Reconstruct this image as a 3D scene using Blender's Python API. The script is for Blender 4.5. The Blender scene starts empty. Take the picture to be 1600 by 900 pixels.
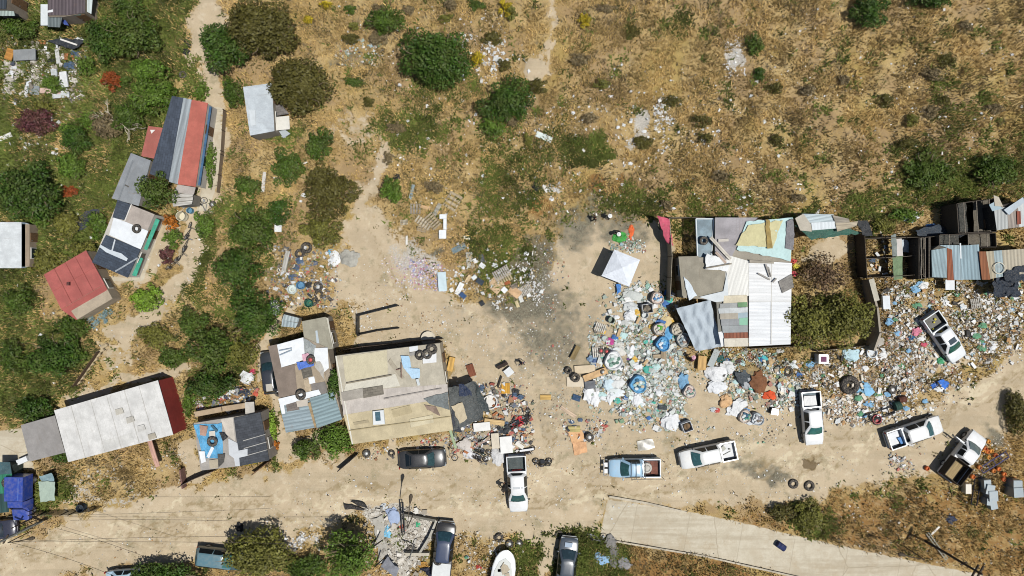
import bpy, bmesh, math, random
import numpy as np
from mathutils import Vector, Matrix
R = math.radians
# ------------------------------------------------------------------ camera, sky, sun, exposure
SC = bpy.context.scene
COL = SC.collection
S, HC = 16.0, 67.6            # photo pixels per metre on the ground, camera height
cam = bpy.data.cameras.new('camera'); cam_o = bpy.data.objects.new('camera', cam); COL.objects.link(cam_o)
cam_o.location = (0, 0, HC); cam_o.rotation_euler = (0, 0, 0)
cam.sensor_width = 36; cam.lens = 36 * HC / 100.0; cam.clip_end = 3000
SC.camera = cam_o
SUN = Vector((0.33, -0.15, 1.0)).normalized()      # towards the sun
w = bpy.data.worlds.new('World'); SC.world = w; w.use_nodes = True
nt = w.node_tree; bg = nt.nodes['Background']
sky = nt.nodes.new('ShaderNodeTexSky'); sky.sky_type = 'NISHITA'; sky.sun_disc = False
sky.sun_elevation = math.asin(SUN.z); sky.sun_rotation = math.atan2(SUN.x, SUN.y)
nt.links.new(sky.outputs[0], bg.inputs[0]); bg.inputs[1].default_value = 0.066
sl = bpy.data.lights.new('sun', 'SUN'); sl.energy = 4.9; sl.angle = R(0.5); sl.color = (1.0, 0.975, 0.93)
so = bpy.data.objects.new('sun', sl); COL.objects.link(so); so.rotation_euler = SUN.to_track_quat('Z', 'Y').to_euler()
SC.view_settings.view_transform = 'Standard'; SC.view_settings.look = 'None'
SC.view_settings.exposure = 0.32; SC.view_settings.gamma = 1.0
SC.cycles.filter_width = 1.0; SC.cycles.max_bounces = 4; SC.cycles.diffuse_bounces = 2; SC.cycles.glossy_bounces = 2; SC.cycles.transmission_bounces = 3

rnd = random.Random(7)
rng = np.random.default_rng(11)
def X(px, py, z=0.0):
    k = (HC - z) / HC / S
    return ((px - 800) * k, (450 - py) * k)
def lin(h, k=0.70):
    h = h.lstrip('#'); o = []
    for i in (0, 2, 4):
        c = int(h[i:i+2], 16) / 255
        l = c / 12.92 if c <= 0.04045 else ((c + 0.055) / 1.055) ** 2.4; o.append(l * k * (1 - .24 * l))
    return tuple(o)

# ------------------------------------------------------------------ materials
MATS = {}
def nodes_of(name):
    m = bpy.data.materials.new(name); m.use_nodes = True
    t = m.node_tree; p = t.nodes['Principled BSDF']
    return m, t, p
def N(t, kind, **kw):
    n = t.nodes.new('ShaderNode' + kind)
    for k, v in kw.items():
        if isinstance(k, str) and hasattr(n, k): setattr(n, k, v)
    return n
def noise(t, vec, scale, detail=4, rough=0.6):
    n = t.nodes.new('ShaderNodeTexNoise'); n.inputs['Scale'].default_value = scale
    n.inputs['Detail'].default_value = detail; n.inputs['Roughness'].default_value = rough
    t.links.new(vec, n.inputs['Vector']); return n.outputs['Fac']
def ramp(t, fac, a, b, lo=0.0, hi=1.0):
    n = t.nodes.new('ShaderNodeMapRange'); n.interpolation_type = 'SMOOTHSTEP'
    n.inputs['From Min'].default_value = a; n.inputs['From Max'].default_value = b
    n.inputs['To Min'].default_value = lo; n.inputs['To Max'].default_value = hi
    t.links.new(fac, n.inputs['Value']); return n.outputs['Result']
def mixc(t, fac, a, b, mode='MIX'):
    n = t.nodes.new('ShaderNodeMix'); n.data_type = 'RGBA'; n.blend_type = mode
    for s, i in ((fac, 0), (a, 6), (b, 7)):
        if isinstance(s, (int, float)): n.inputs[i].default_value = s
        elif isinstance(s, tuple): n.inputs[i].default_value = (*s, 1)
        else: t.links.new(s, n.inputs[i])
    return n.outputs[2]
def mth(t, op, a, b=0.5):
    n = t.nodes.new('ShaderNodeMath'); n.operation = op
    for s, i in ((a, 0), (b, 1)):
        if isinstance(s, (int, float)): n.inputs[i].default_value = s
        else: t.links.new(s, n.inputs[i])
    return n.outputs[0]
def bump(t, p, h, strength, dist=0.05):
    n = t.nodes.new('ShaderNodeBump'); n.inputs['Strength'].default_value = strength; n.inputs['Distance'].default_value = dist
    t.links.new(h, n.inputs['Height']); t.links.new(n.outputs[0], p.inputs['Normal'])
def sc(c, f): return tuple(min(1, x * f) for x in c)

def M(kind, hexc='#808080'):
    key = (kind, hexc)
    if key in MATS: return MATS[key]
    m, t, p = nodes_of(kind + '_' + hexc.lstrip('#')); c = lin(hexc)
    tc = t.nodes.new('ShaderNodeTexCoord'); ob = tc.outputs['Object']
    uvn = t.nodes.new('ShaderNodeUVMap'); uv = uvn.outputs[0]
    p.inputs['Roughness'].default_value = 0.85
    p.inputs['Specular IOR Level'].default_value = 0.25
    if kind in ('flat', 'cloth', 'tarp', 'paper'):
        f = noise(t, ob, 1.7, 5, 0.7); g = noise(t, ob, 9, 3)
        col = mixc(t, ramp(t, f, 0.3, 0.7), sc(c, 0.72 if c[1] < .25 else .9), sc(c, 1.15 if c[1] < .25 else 1.04))
        col = mixc(t, ramp(t, g, 0.55, 0.75, 0, 0.35 if c[1] < .25 else .16), col, sc((0.30, 0.25, 0.18), 0.8))
        t.links.new(col, p.inputs['Base Color'])
        if kind == 'tarp': bump(t, p, noise(t, ob, 2.2, 6, 0.65), 0.8, 0.25); p.inputs['Roughness'].default_value = 0.5
        elif kind == 'cloth': bump(t, p, noise(t, ob, 5, 4), 0.7, 0.1)
        else: bump(t, p, g, 0.25, 0.03)
    elif kind == 'conc':
        f = noise(t, ob, 0.8, 6, 0.7); g = noise(t, ob, 14, 4); s = noise(t, ob, 0.35, 4)
        col = mixc(t, ramp(t, f, 0.3, 0.72), sc(c, 0.78), sc(c, 1.1))
        mp = t.nodes.new('ShaderNodeMapping'); mp.inputs['Scale'].default_value = (2.5, .3, 1); t.links.new(uv, mp.inputs[0]); st = noise(t, mp.outputs[0], 1.4, 6, .75)
        col = mixc(t, ramp(t, st, 0.52, 0.72, 0, 0.5), col, mixc(t, .5, sc(c, .6), (.15, .11, .07)))
        col = mixc(t, ramp(t, s, 0.55, 0.7, 0, 0.4), col, sc(c, 0.55))
        col = mixc(t, ramp(t, g, 0.35, 0.7, 0.0, 0.35), col, sc(c, 0.6))
        t.links.new(col, p.inputs['Base Color']); bump(t, p, g, 0.3, 0.03)
    elif kind in ('corr', 'corrw'):
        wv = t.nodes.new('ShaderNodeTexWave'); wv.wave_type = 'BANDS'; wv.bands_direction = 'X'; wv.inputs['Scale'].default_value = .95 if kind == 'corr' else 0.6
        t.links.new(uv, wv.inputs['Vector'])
        mp = t.nodes.new('ShaderNodeMapping'); mp.inputs['Scale'].default_value = (3.0, 0.25, 1); t.links.new(uv, mp.inputs[0])
        f = noise(t, mp.outputs[0], 1.0, 5, 0.7); g = noise(t, ob, 1.3, 5); h = noise(t, ob, 11, 3)
        col = mixc(t, ramp(t, f, 0.3, 0.7), sc(c, 0.74 if c[0] < .25 else .86), sc(c, 1.14 if c[0] < .25 else 1.05))
        col = mixc(t, ramp(t, g, 0.60, 0.74, 0, 0.4 if c[0] < .3 else .12), col, mixc(t, 0.6, c, (0.16, 0.075, 0.035)))
        col = mixc(t, ramp(t, h, 0.5, 0.75, 0, 0.3), col, sc(c, 0.4))
        col = mixc(t, ramp(t, wv.outputs['Fac'], .35, 0, 0, .5 if c[0] < .35 else .14), col, sc(c, .45))  # valleys darkened in colour as painted shade, so the ridges read
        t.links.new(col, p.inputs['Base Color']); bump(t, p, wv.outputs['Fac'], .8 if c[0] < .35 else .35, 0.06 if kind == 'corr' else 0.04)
        p.inputs['Roughness'].default_value = 0.75
    elif kind == 'shingle':
        br = t.nodes.new('ShaderNodeTexBrick'); br.inputs['Scale'].default_value = 1.1; t.links.new(uv, br.inputs['Vector'])
        br.inputs['Color1'].default_value = (*sc(c, 0.8), 1); br.inputs['Color2'].default_value = (*sc(c, 1.25), 1); br.inputs['Mortar'].default_value = (*sc(c, 0.55), 1)
        br.inputs['Mortar Size'].default_value = 0.015
        f = noise(t, ob, 1.2, 6, 0.7); g = noise(t, ob, 22, 2)
        col = mixc(t, ramp(t, f, 0.4, 0.75, 0, 0.5), br.outputs['Color'], sc(c, 1.7))
        col = mixc(t, ramp(t, g, 0.6, 0.72, 0, 0.5), col, sc(c, 2.2))
        t.links.new(col, p.inputs['Base Color']); bump(t, p, g, 0.4, 0.02)
    elif kind == 'wood':
        mp = t.nodes.new('ShaderNodeMapping'); mp.inputs['Scale'].default_value = (0.6, 9, 9); t.links.new(ob, mp.inputs[0])
        f = noise(t, mp.outputs[0], 1.2, 4); g = noise(t, ob, 2, 4)
        col = mixc(t, ramp(t, f, 0.3, 0.7), sc(c, 0.6), sc(c, 1.15)); col = mixc(t, ramp(t, g, 0.5, 0.8, 0, 0.5), col, sc(c, 0.5))
        t.links.new(col, p.inputs['Base Color'])
    elif kind == 'paint':
        f = noise(t, ob, 3.0, 5); g = noise(t, ob, 30, 2)
        col = mixc(t, ramp(t, f, 0.38, 0.75, 0.04, 0.42) if c[2] > .1 else .07, c, mixc(t, 0.5, c, (0.30, 0.25, 0.18)))
        col = mixc(t, ramp(t, g, 0.62, 0.7, 0, 0.25), col, sc((0.30, 0.25, 0.18), 1))
        t.links.new(col, p.inputs['Base Color']); p.inputs['Roughness'].default_value = 0.32; p.inputs['Specular IOR Level'].default_value = 0.5
        p.inputs['Coat Weight'].default_value = 0.4; p.inputs['Coat Roughness'].default_value = 0.15
    elif kind == 'glass':
        g = noise(t, ob, 4, 4)
        t.links.new(mixc(t, ramp(t, g, 0.4, 0.8, 0, 0.4), sc(c, 0.5), sc(c, 1.4)), p.inputs['Base Color'])
        p.inputs['Roughness'].default_value = 0.12; p.inputs['Specular IOR Level'].default_value = 0.5
    elif kind == 'clear':
        p.inputs['Base Color'].default_value = (*c, 1); p.inputs['Roughness'].default_value = 0.3
        p.inputs['Alpha'].default_value = 0.55
        t.links.new(mixc(t, ramp(t, noise(t, ob, 1.5, 4), 0.35, 0.75), sc(c, 0.7), sc(c, 1.3)), p.inputs['Base Color'])
    elif kind == 'metal':
        f = noise(t, ob, 4, 5)
        t.links.new(mixc(t, ramp(t, f, 0.4, 0.75), c, sc(c, 0.5)), p.inputs['Base Color']); p.inputs['Metallic'].default_value = 0.4; p.inputs['Roughness'].default_value = 0.5
    elif kind == 'rubber':
        f = noise(t, ob, 8, 4)
        t.links.new(mixc(t, ramp(t, f, 0.4, 0.8), sc(c, 0.8), mixc(t, 0.55, c, (0.28, 0.23, 0.17))), p.inputs['Base Color']); p.inputs['Roughness'].default_value = 0.8
    elif kind == 'leaf':
        at = t.nodes.new('ShaderNodeAttribute'); at.attribute_name = 'tint'
        hs = t.nodes.new('ShaderNodeHueSaturation')
        col = mixc(t, at.outputs['Fac'], sc(c, 0.5), sc(c, 2.1))
        f = noise(t, ob, 0.8, 3); col = mixc(t, ramp(t, f, 0.35, 0.7, 0, 0.4), col, mixc(t, 0.5, sc(c, 1.3), (0.19, 0.165, 0.06)))
        t.links.new(col, p.inputs['Base Color']); p.inputs['Roughness'].default_value = 0.6
        tr = t.nodes.new('ShaderNodeBsdfTranslucent'); t.links.new(col, tr.inputs[0])
        mx = t.nodes.new('ShaderNodeMixShader'); mx.inputs[0].default_value = 0.2
        t.links.new(p.outputs[0], mx.inputs[1]); t.links.new(tr.outputs[0], mx.inputs[2])
        t.links.new(mx.outputs[0], t.nodes['Material Output'].inputs[0])
    elif kind == 'vcol':
        at = t.nodes.new('ShaderNodeAttribute'); at.attribute_name = 'own'
        f = noise(t, ob, 7, 3)
        t.links.new(mixc(t, ramp(t, f, 0.35, 0.75, 0.05, 0.6), at.outputs['Color'], (0.24, 0.20, 0.15)), p.inputs['Base Color']); p.inputs['Roughness'].default_value = 0.6
    elif kind == 'skin':
        p.inputs['Base Color'].default_value = (*c, 1); p.inputs['Roughness'].default_value = 0.55
    MATS[key] = m
    return m

# ------------------------------------------------------------------ numpy noise and the ground's height and masks
def vnoise(x, y, seed):
    r = np.random.default_rng(seed).random((64, 64))
    xi = np.floor(x).astype(int); yi = np.floor(y).astype(int); fx = x - xi; fy = y - yi
    fx = fx * fx * (3 - 2 * fx); fy = fy * fy * (3 - 2 * fy)
    a = r[yi % 64, xi % 64]; b = r[yi % 64, (xi + 1) % 64]; c = r[(yi + 1) % 64, xi % 64]; d = r[(yi + 1) % 64, (xi + 1) % 64]
    return (a * (1 - fx) + b * fx) * (1 - fy) + (c * (1 - fx) + d * fx) * fy
def fbm(x, y, seed, o=4):
    s = 0; a = 0.5; n = 0
    for i in range(o):
        s = s + a * vnoise(x * 2 ** i + 13.7 * i, y * 2 ** i + 5.1 * i, seed + i); n += a; a *= 0.5
    return s / n
GX0, GX1, GY0, GY1, GD = -56.0, 56.0, -33.0, 33.0, 0.2
gxs = np.arange(GX0, GX1 + 1e-6, GD); gys = np.arange(GY0, GY1 + 1e-6, GD)
GXX, GYY = np.meshgrid(gxs, gys)
wx = GXX + (fbm(GXX * 0.5, GYY * 0.5, 91) - 0.5) * 3.0 + (fbm(GXX * 2, GYY * 2, 95) - 0.5) * 0.8
wy = GYY + (fbm(GXX * 0.5, GYY * 0.5, 93) - 0.5) * 3.0 + (fbm(GXX * 2, GYY * 2, 97) - 0.5) * 0.8
def pts(s):                       # photo points on the ground -> world
    return [X(a, b) for a, b in s]
def inside(px, py, poly):
    c = np.zeros(px.shape, bool); n = len(poly)
    for i in range(n):
        x1, y1 = poly[i]; x2, y2 = poly[(i + 1) % n]
        cond = ((y1 > py) != (y2 > py)) & (px < (x2 - x1) * (py - y1) / (y2 - y1 + 1e-12) + x1)
        c ^= cond
    return c
def segd(px, py, a, b):
    dx, dy = b[0] - a[0], b[1] - a[1]; L = dx * dx + dy * dy + 1e-9
    u = np.clip(((px - a[0]) * dx + (py - a[1]) * dy) / L, 0, 1)
    return np.hypot(px - a[0] - u * dx, py - a[1] - u * dy)
def mpoly(P, soft=1.0, warp=True):
    P = pts(P); x, y = (wx, wy) if warp else (GXX, GYY)
    d = np.full(x.shape, 1e9)
    for i in range(len(P)): d = np.minimum(d, segd(x, y, P[i], P[(i + 1) % len(P)]))
    return np.clip(0.5 + np.where(inside(x, y, P), d, -d) / soft, 0, 1)
def mline(P, wpx, soft=0.6, warp=True):
    P = pts(P); x, y = (wx, wy) if warp else (GXX, GYY); d = np.full(x.shape, 1e9)
    for a, b in zip(P, P[1:]): d = np.minimum(d, segd(x, y, a, b))
    return np.clip(0.5 + (wpx / 2 / S - d) / soft, 0, 1)
def mblob(px, py, rx, ry, pw=1.0):
    cx, cy = X(px, py); q = ((wx - cx) / (rx / S)) ** 2 + ((wy - cy) / (ry / S)) ** 2
    return np.clip(1.3 - q, 0, 1) ** pw
def mmax(*a):
    o = a[0]
    for b in a[1:]: o = np.maximum(o, b)
    return o
W = {}
ROAD = [(-40, 850), (60, 838), (105, 812), (300, 765), (420, 738), (560, 716), (620, 690), (720, 690), (760, 640), (720, 560), (690, 520), (560, 480), (520, 470), (520, 400), (570, 320), (600, 330), (650, 430), (720, 470), (800, 478), (842, 452), (868, 410), (858, 372), (905, 345), (1040, 350), (1045, 460), (1060, 560), (1240, 600), (1380, 640), (1450, 640), (1600, 548), (1660, 520), (1660, 640), (1570, 655), (1520, 735), (1420, 735), (1300, 775), (1180, 790), (1060, 790), (950, 780), (930, 832), (830, 850), (740, 830), (680, 850), (600, 790), (480, 830), (400, 870), (300, 880), (150, 900), (-40, 940)]
W['dirt'] = mmax(mpoly(ROAD, 2.6), mline([(325, -10), (320, 60), (338, 150), (345, 230), (332, 300), (300, 380), (290, 440), (240, 482), (185, 522)], 30, 1.2), mline([(320, -10), (318, 60), (330, 150)], 44, 1.5),
                 mline([(105, 618), (200, 592), (290, 568)], 17, 0.8), mline([(470, 462), (425, 500), (405, 555), (432, 640), (440, 700)], 18, 1),
                 mpoly([(280, 700), (310, 680), (320, 750), (285, 760)], .8), mline([(600, 240), (560, 330)], 40, 2) * .7,
                 mpoly([(425, 620), (445, 680), (520, 660), (540, 700), (430, 720)], .8), mblob(1295, 395, 40, 30) * .8, mline([(306, 335), (285, 440)], 34, 1.0), mblob(845, 105, 22, 20), mline([(858, 5), (866, 60), (855, 95)], 12, .8) * .8,
                 mpoly([(150, 535), (205, 540), (195, 570), (160, 575)], .6) * .6, mblob(560, 200, 50, 40) * .5, mblob(940, 620, 140, 130) * .9,
                 mpoly([(850, 830), (905, 850), (860, 910), (830, 910)], 1), mblob(1480, 560, 60, 30) * .7, mpoly([(240, 345), (280, 330), (250, 430), (215, 440), (170, 440)], .5))
W['dirt'] = np.maximum(W['dirt'], mpoly([(552, 482), (700, 452), (770, 560), (770, 640), (700, 610), (690, 545), (560, 552)], 1.2))
W['conc'] = mmax(mpoly([(950, 782), (1060, 797), (1150, 815), (1300, 851), (1400, 872), (1530, 898), (1570, 915), (1300, 915), (1100, 868), (960, 845), (938, 840)], .5, False),
                 mpoly([(332, 166), (347, 168), (340, 285), (322, 330), (306, 330), (318, 270)], .3, False), mpoly([(302, 330), (316, 335), (296, 430), (282, 430)], .8) * .45,
                 mpoly([(-20, 676), (40, 668), (52, 735), (-20, 735)], .3, False), mpoly([(243, 350), (251, 352), (222, 440), (165, 440), (150, 425), (200, 436)], .3, False) * .9)
W['green'] = mmax(mpoly([(-60, -60), (300, -60), (290, 60), (330, 140), (260, 200), (250, 300), (180, 330), (150, 390), (60, 430), (70, 640), (-60, 660)], 2.5) * (.12 + .85 * fbm(GXX * .22, GYY * .22, 71)),
                  mpoly([(345, 300), (440, 310), (430, 380), (400, 470), (400, 560), (330, 640), (290, 620), (310, 560), (340, 480)], 2.5) * (.05 + .75 * fbm(GXX * .4, GYY * .4, 73)), mline([(335, 330), (300, 470)], 26, 1.2) * .7,
                  mpoly([(740, 170), (800, 150), (870, 230), (840, 330), (760, 340), (730, 250)], 5) * (.02 + .75 * fbm(GXX * .4, GYY * .4, 72)), mblob(915, 235, 42, 26), mblob(640, 200, 65, 35) * .5, mblob(1010, 320, 60, 25) * .5,
                  mpoly([(1400, 240), (1620, 220), (1620, 310), (1490, 320), (1430, 350), (1370, 350), (1300, 340), (1360, 290)], 3) * (.08 + .7 * fbm(GXX * .35, GYY * .35, 74)), mpoly([(830, 825), (960, 830), (980, 905), (840, 905)], 1.5) * .85,
                  mblob(1265, 815, 45, 28) * .8, mline([(412, 640), (428, 735)], 12, .6), mline([(514, 560), (530, 640)], 16, .6), mblob(1130, 350, 120, 16) * .5, mblob(780, 400, 50, 60) * .4,
                  mblob(1100, 330, 200, 18) * .3, mblob(900, 470, 40, 20) * .3, mblob(440, 205, 40, 20) * .5, mblob(820, 870, 20, 40) * .5, mblob(1020, 440, 20, 40) * .35, mblob(680, 140, 80, 40) * .4, mblob(60, 560, 100, 70) * .5, mblob(1500, 160, 90, 50) * .18, mblob(1090, 40, 60, 30) * .2, mblob(70, 770, 30, 30))
W['dirt'] = np.maximum(W['dirt'], 0.0) * (1 - 0.85 * mpoly([(345, 300), (430, 310), (400, 470), (400, 560), (330, 640), (290, 620)], 1.5))
W['ash'] = mmax(mblob(832, 430, 36, 70, .5), mblob(820, 475, 80, 42) * .85, mblob(862, 520, 70, 85) * .68, mblob(905, 350, 55, 45, .8) * .75, mblob(960, 330, 60, 35) * .75, mblob(980, 360, 40, 30) * .7, mblob(1180, 738, 50, 14) * .7, mblob(840, 525, 40, 22) * .8, mline([(800, 470), (830, 500), (850, 540), (860, 590), (875, 650)], 46, 3) * .5, mblob(865, 545, 170, 110) * .36, mblob(760, 500, 120, 40) * .3, mblob(940, 640, 150, 70) * .3, mblob(1060, 700, 160, 50) * .22, mblob(720, 520, 40, 16) * .2, mblob(1547, 680, 18, 14) * .8,
                mblob(870, 640, 45, 60) * .4, mblob(900, 480, 60, 26) * .25, mblob(440, 420, 30, 30) * .6, mblob(545, 90, 40, 26) * .6, mblob(560, 100, 12, 22) * .5, mblob(1010, 440, 25, 40) * .25, mblob(1270, 810, 22, 14) * .4, mblob(860, 760, 60, 14) * .15, mblob(680, 385, 14, 9) * .8, mblob(1213, 752, 30, 12) * .8)
W['rub'] = mmax(mpoly([(0, 100), (30, 104), (28, 145), (0, 146)], .5), mpoly([(45, 98), (64, 94), (66, 130), (42, 134)], .5), mpoly([(572, 790), (640, 785), (680, 812), (660, 870), (640, 905), (600, 905), (600, 850)], 1) * .8, mblob(1010, 190, 20, 26) * .8,
                mblob(655, 410, 55, 40) * .6, mblob(440, 720, 40, 20) * .2, mblob(750, 860, 30, 30) * .3, mblob(150, 780, 90, 12) * .5, mblob(1000, 210, 16, 30) * .6, mblob(1390, 560, 150, 60) * .25, mblob(1150, 90, 12, 25), mblob(480, 850, 60, 10) * .5, mblob(95, 140, 40, 22) * .5)
W['red'] = mmax(mblob(940, 300, 18, 26), mblob(973, 300, 13, 32), mblob(840, 320, 26, 18) * .6, mblob(745, 870, 60, 30) * .4, mpoly([(1080, 790), (1200, 800), (1300, 770), (1500, 760), (1620, 740), (1620, 905), (1540, 900), (1300, 855), (1150, 812)], 1.5) * .55, mpoly([(965, 850), (1100, 872), (1300, 915), (960, 915)], .8) * .6,
                mblob(700, 780, 60, 20) * .35, mblob(1450, 100, 140, 90) * .2, mblob(700, 830, 30, 40) * .4, mblob(880, 690, 20, 20) * .3, mblob(300, 700, 14, 40) * .4, mblob(1390, 700, 60, 14) * .12)
W['ash'] = np.maximum(W['ash'], mmax(mpoly([(925, 520), (965, 480), (985, 440), (1045, 455), (1062, 560), (1075, 660), (1000, 650), (920, 590)], 4) * .5, mpoly([(1120, 545), (1250, 548), (1240, 620), (1150, 600)], 3) * .5, mpoly([(715, 600), (825, 600), (840, 690), (760, 725), (700, 700)], 3) * .45, mpoly([(420, 390), (510, 385), (520, 470), (440, 470)], 2) * .4))
W['rub'] = np.maximum(W['rub'], mpoly([(1245, 560), (1380, 545), (1385, 440), (1600, 440), (1600, 540), (1500, 580), (1400, 650), (1260, 650)], 4) * .45)
W['wet'] = mmax(mblob(1270, 730, 16, 9), mline([(182, 825), (186, 838), (186, 848)], 5, .4) * .6, mline([(822, 830), (824, 810)], 3, .4) * .5, mblob(175, 826, 8, 4) * .6)
W['dirt'] = np.where(W['rub'] > .6, W['dirt'] * .6, W['dirt'])
W['trk'] = np.zeros(GXX.shape)
for off in (-30, -21, -6, 4, 16, 25):
    for P in ([(-40, 878 + off * .7), (200, 835 + off * .8), (420, 800 + off), (640, 770 + off), (850, 765 + off), (1060, 745 + off), (1260, 715 + off * .9), (1450, 655 + off * .8), (1640, 575 + off * .7)],):
        W['trk'] = np.maximum(W['trk'], mline([(a, b + 5 * math.sin(a * .011 + off)) for a, b in P], 4.5, .35) * (.4 + .9 * vnoise(GXX * .15 + off, GYY * .15, 88)))
for P in ([(840, 760), (850, 700), (845, 620), (820, 540), (760, 500), (690, 470)], [(852, 760), (863, 700), (858, 615), (832, 530), (768, 488), (695, 458)], [(620, 470), (590, 420), (585, 350), (570, 300)], [(632, 468), (602, 415), (597, 350), (584, 300)], [(945, 850), (930, 800), (870, 770)], [(1300, 720), (1200, 700), (1060, 690), (960, 690)], [(1300, 732), (1200, 713), (1060, 702), (960, 700)]):
    W['trk'] = np.maximum(W['trk'], mline(P, 4.5, .35) * (.4 + .9 * vnoise(GXX * .2, GYY * .2, 89)))
W['trk'] = np.clip(W['trk'], 0, 1)
wild = np.clip(1 - 1.15 * np.maximum(W['dirt'], W['conc']), 0, 1)
HGT = (fbm(GXX * 0.25, GYY * 0.25, 31) - 0.5) * 0.7 * wild + (fbm(GXX * 1.1, GYY * 1.1, 35, 3) - 0.5) * 0.35 * wild + (fbm(GXX * 1.6, GYY * 1.6, 37, 3) - 0.5) * 0.05
heap = mmax(mpoly([(930, 500), (1000, 470), (1045, 480), (1060, 560), (1050, 640), (990, 650), (920, 600)], 2.5) * .3, mpoly([(1250, 560), (1400, 440), (1600, 450), (1560, 560), (1440, 640), (1300, 660)], 3) * .25, mpoly([(310, 635), (345, 608), (400, 606), (395, 632), (330, 645)], .6) * .5, mpoly([(715, 600), (820, 610), (830, 690), (740, 690)], 2) * .25, mpoly([(1150, 560), (1240, 560), (1235, 630), (1170, 620)], 1.5) * .35)
HGT = HGT + heap * (0.6 + 0.8 * fbm(GXX * 1.5, GYY * 1.5, 41))
HGT = HGT - HGT[np.argmin(abs(gys)), np.argmin(abs(gxs))]
def gi(x, y):
    return (np.clip(((np.asarray(y) - GY0) / GD).round().astype(int), 0, len(gys) - 1), np.clip(((np.asarray(x) - GX0) / GD).round().astype(int), 0, len(gxs) - 1))
def gh(x, y):
    i, j = gi(x, y); return HGT[i, j]

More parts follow.
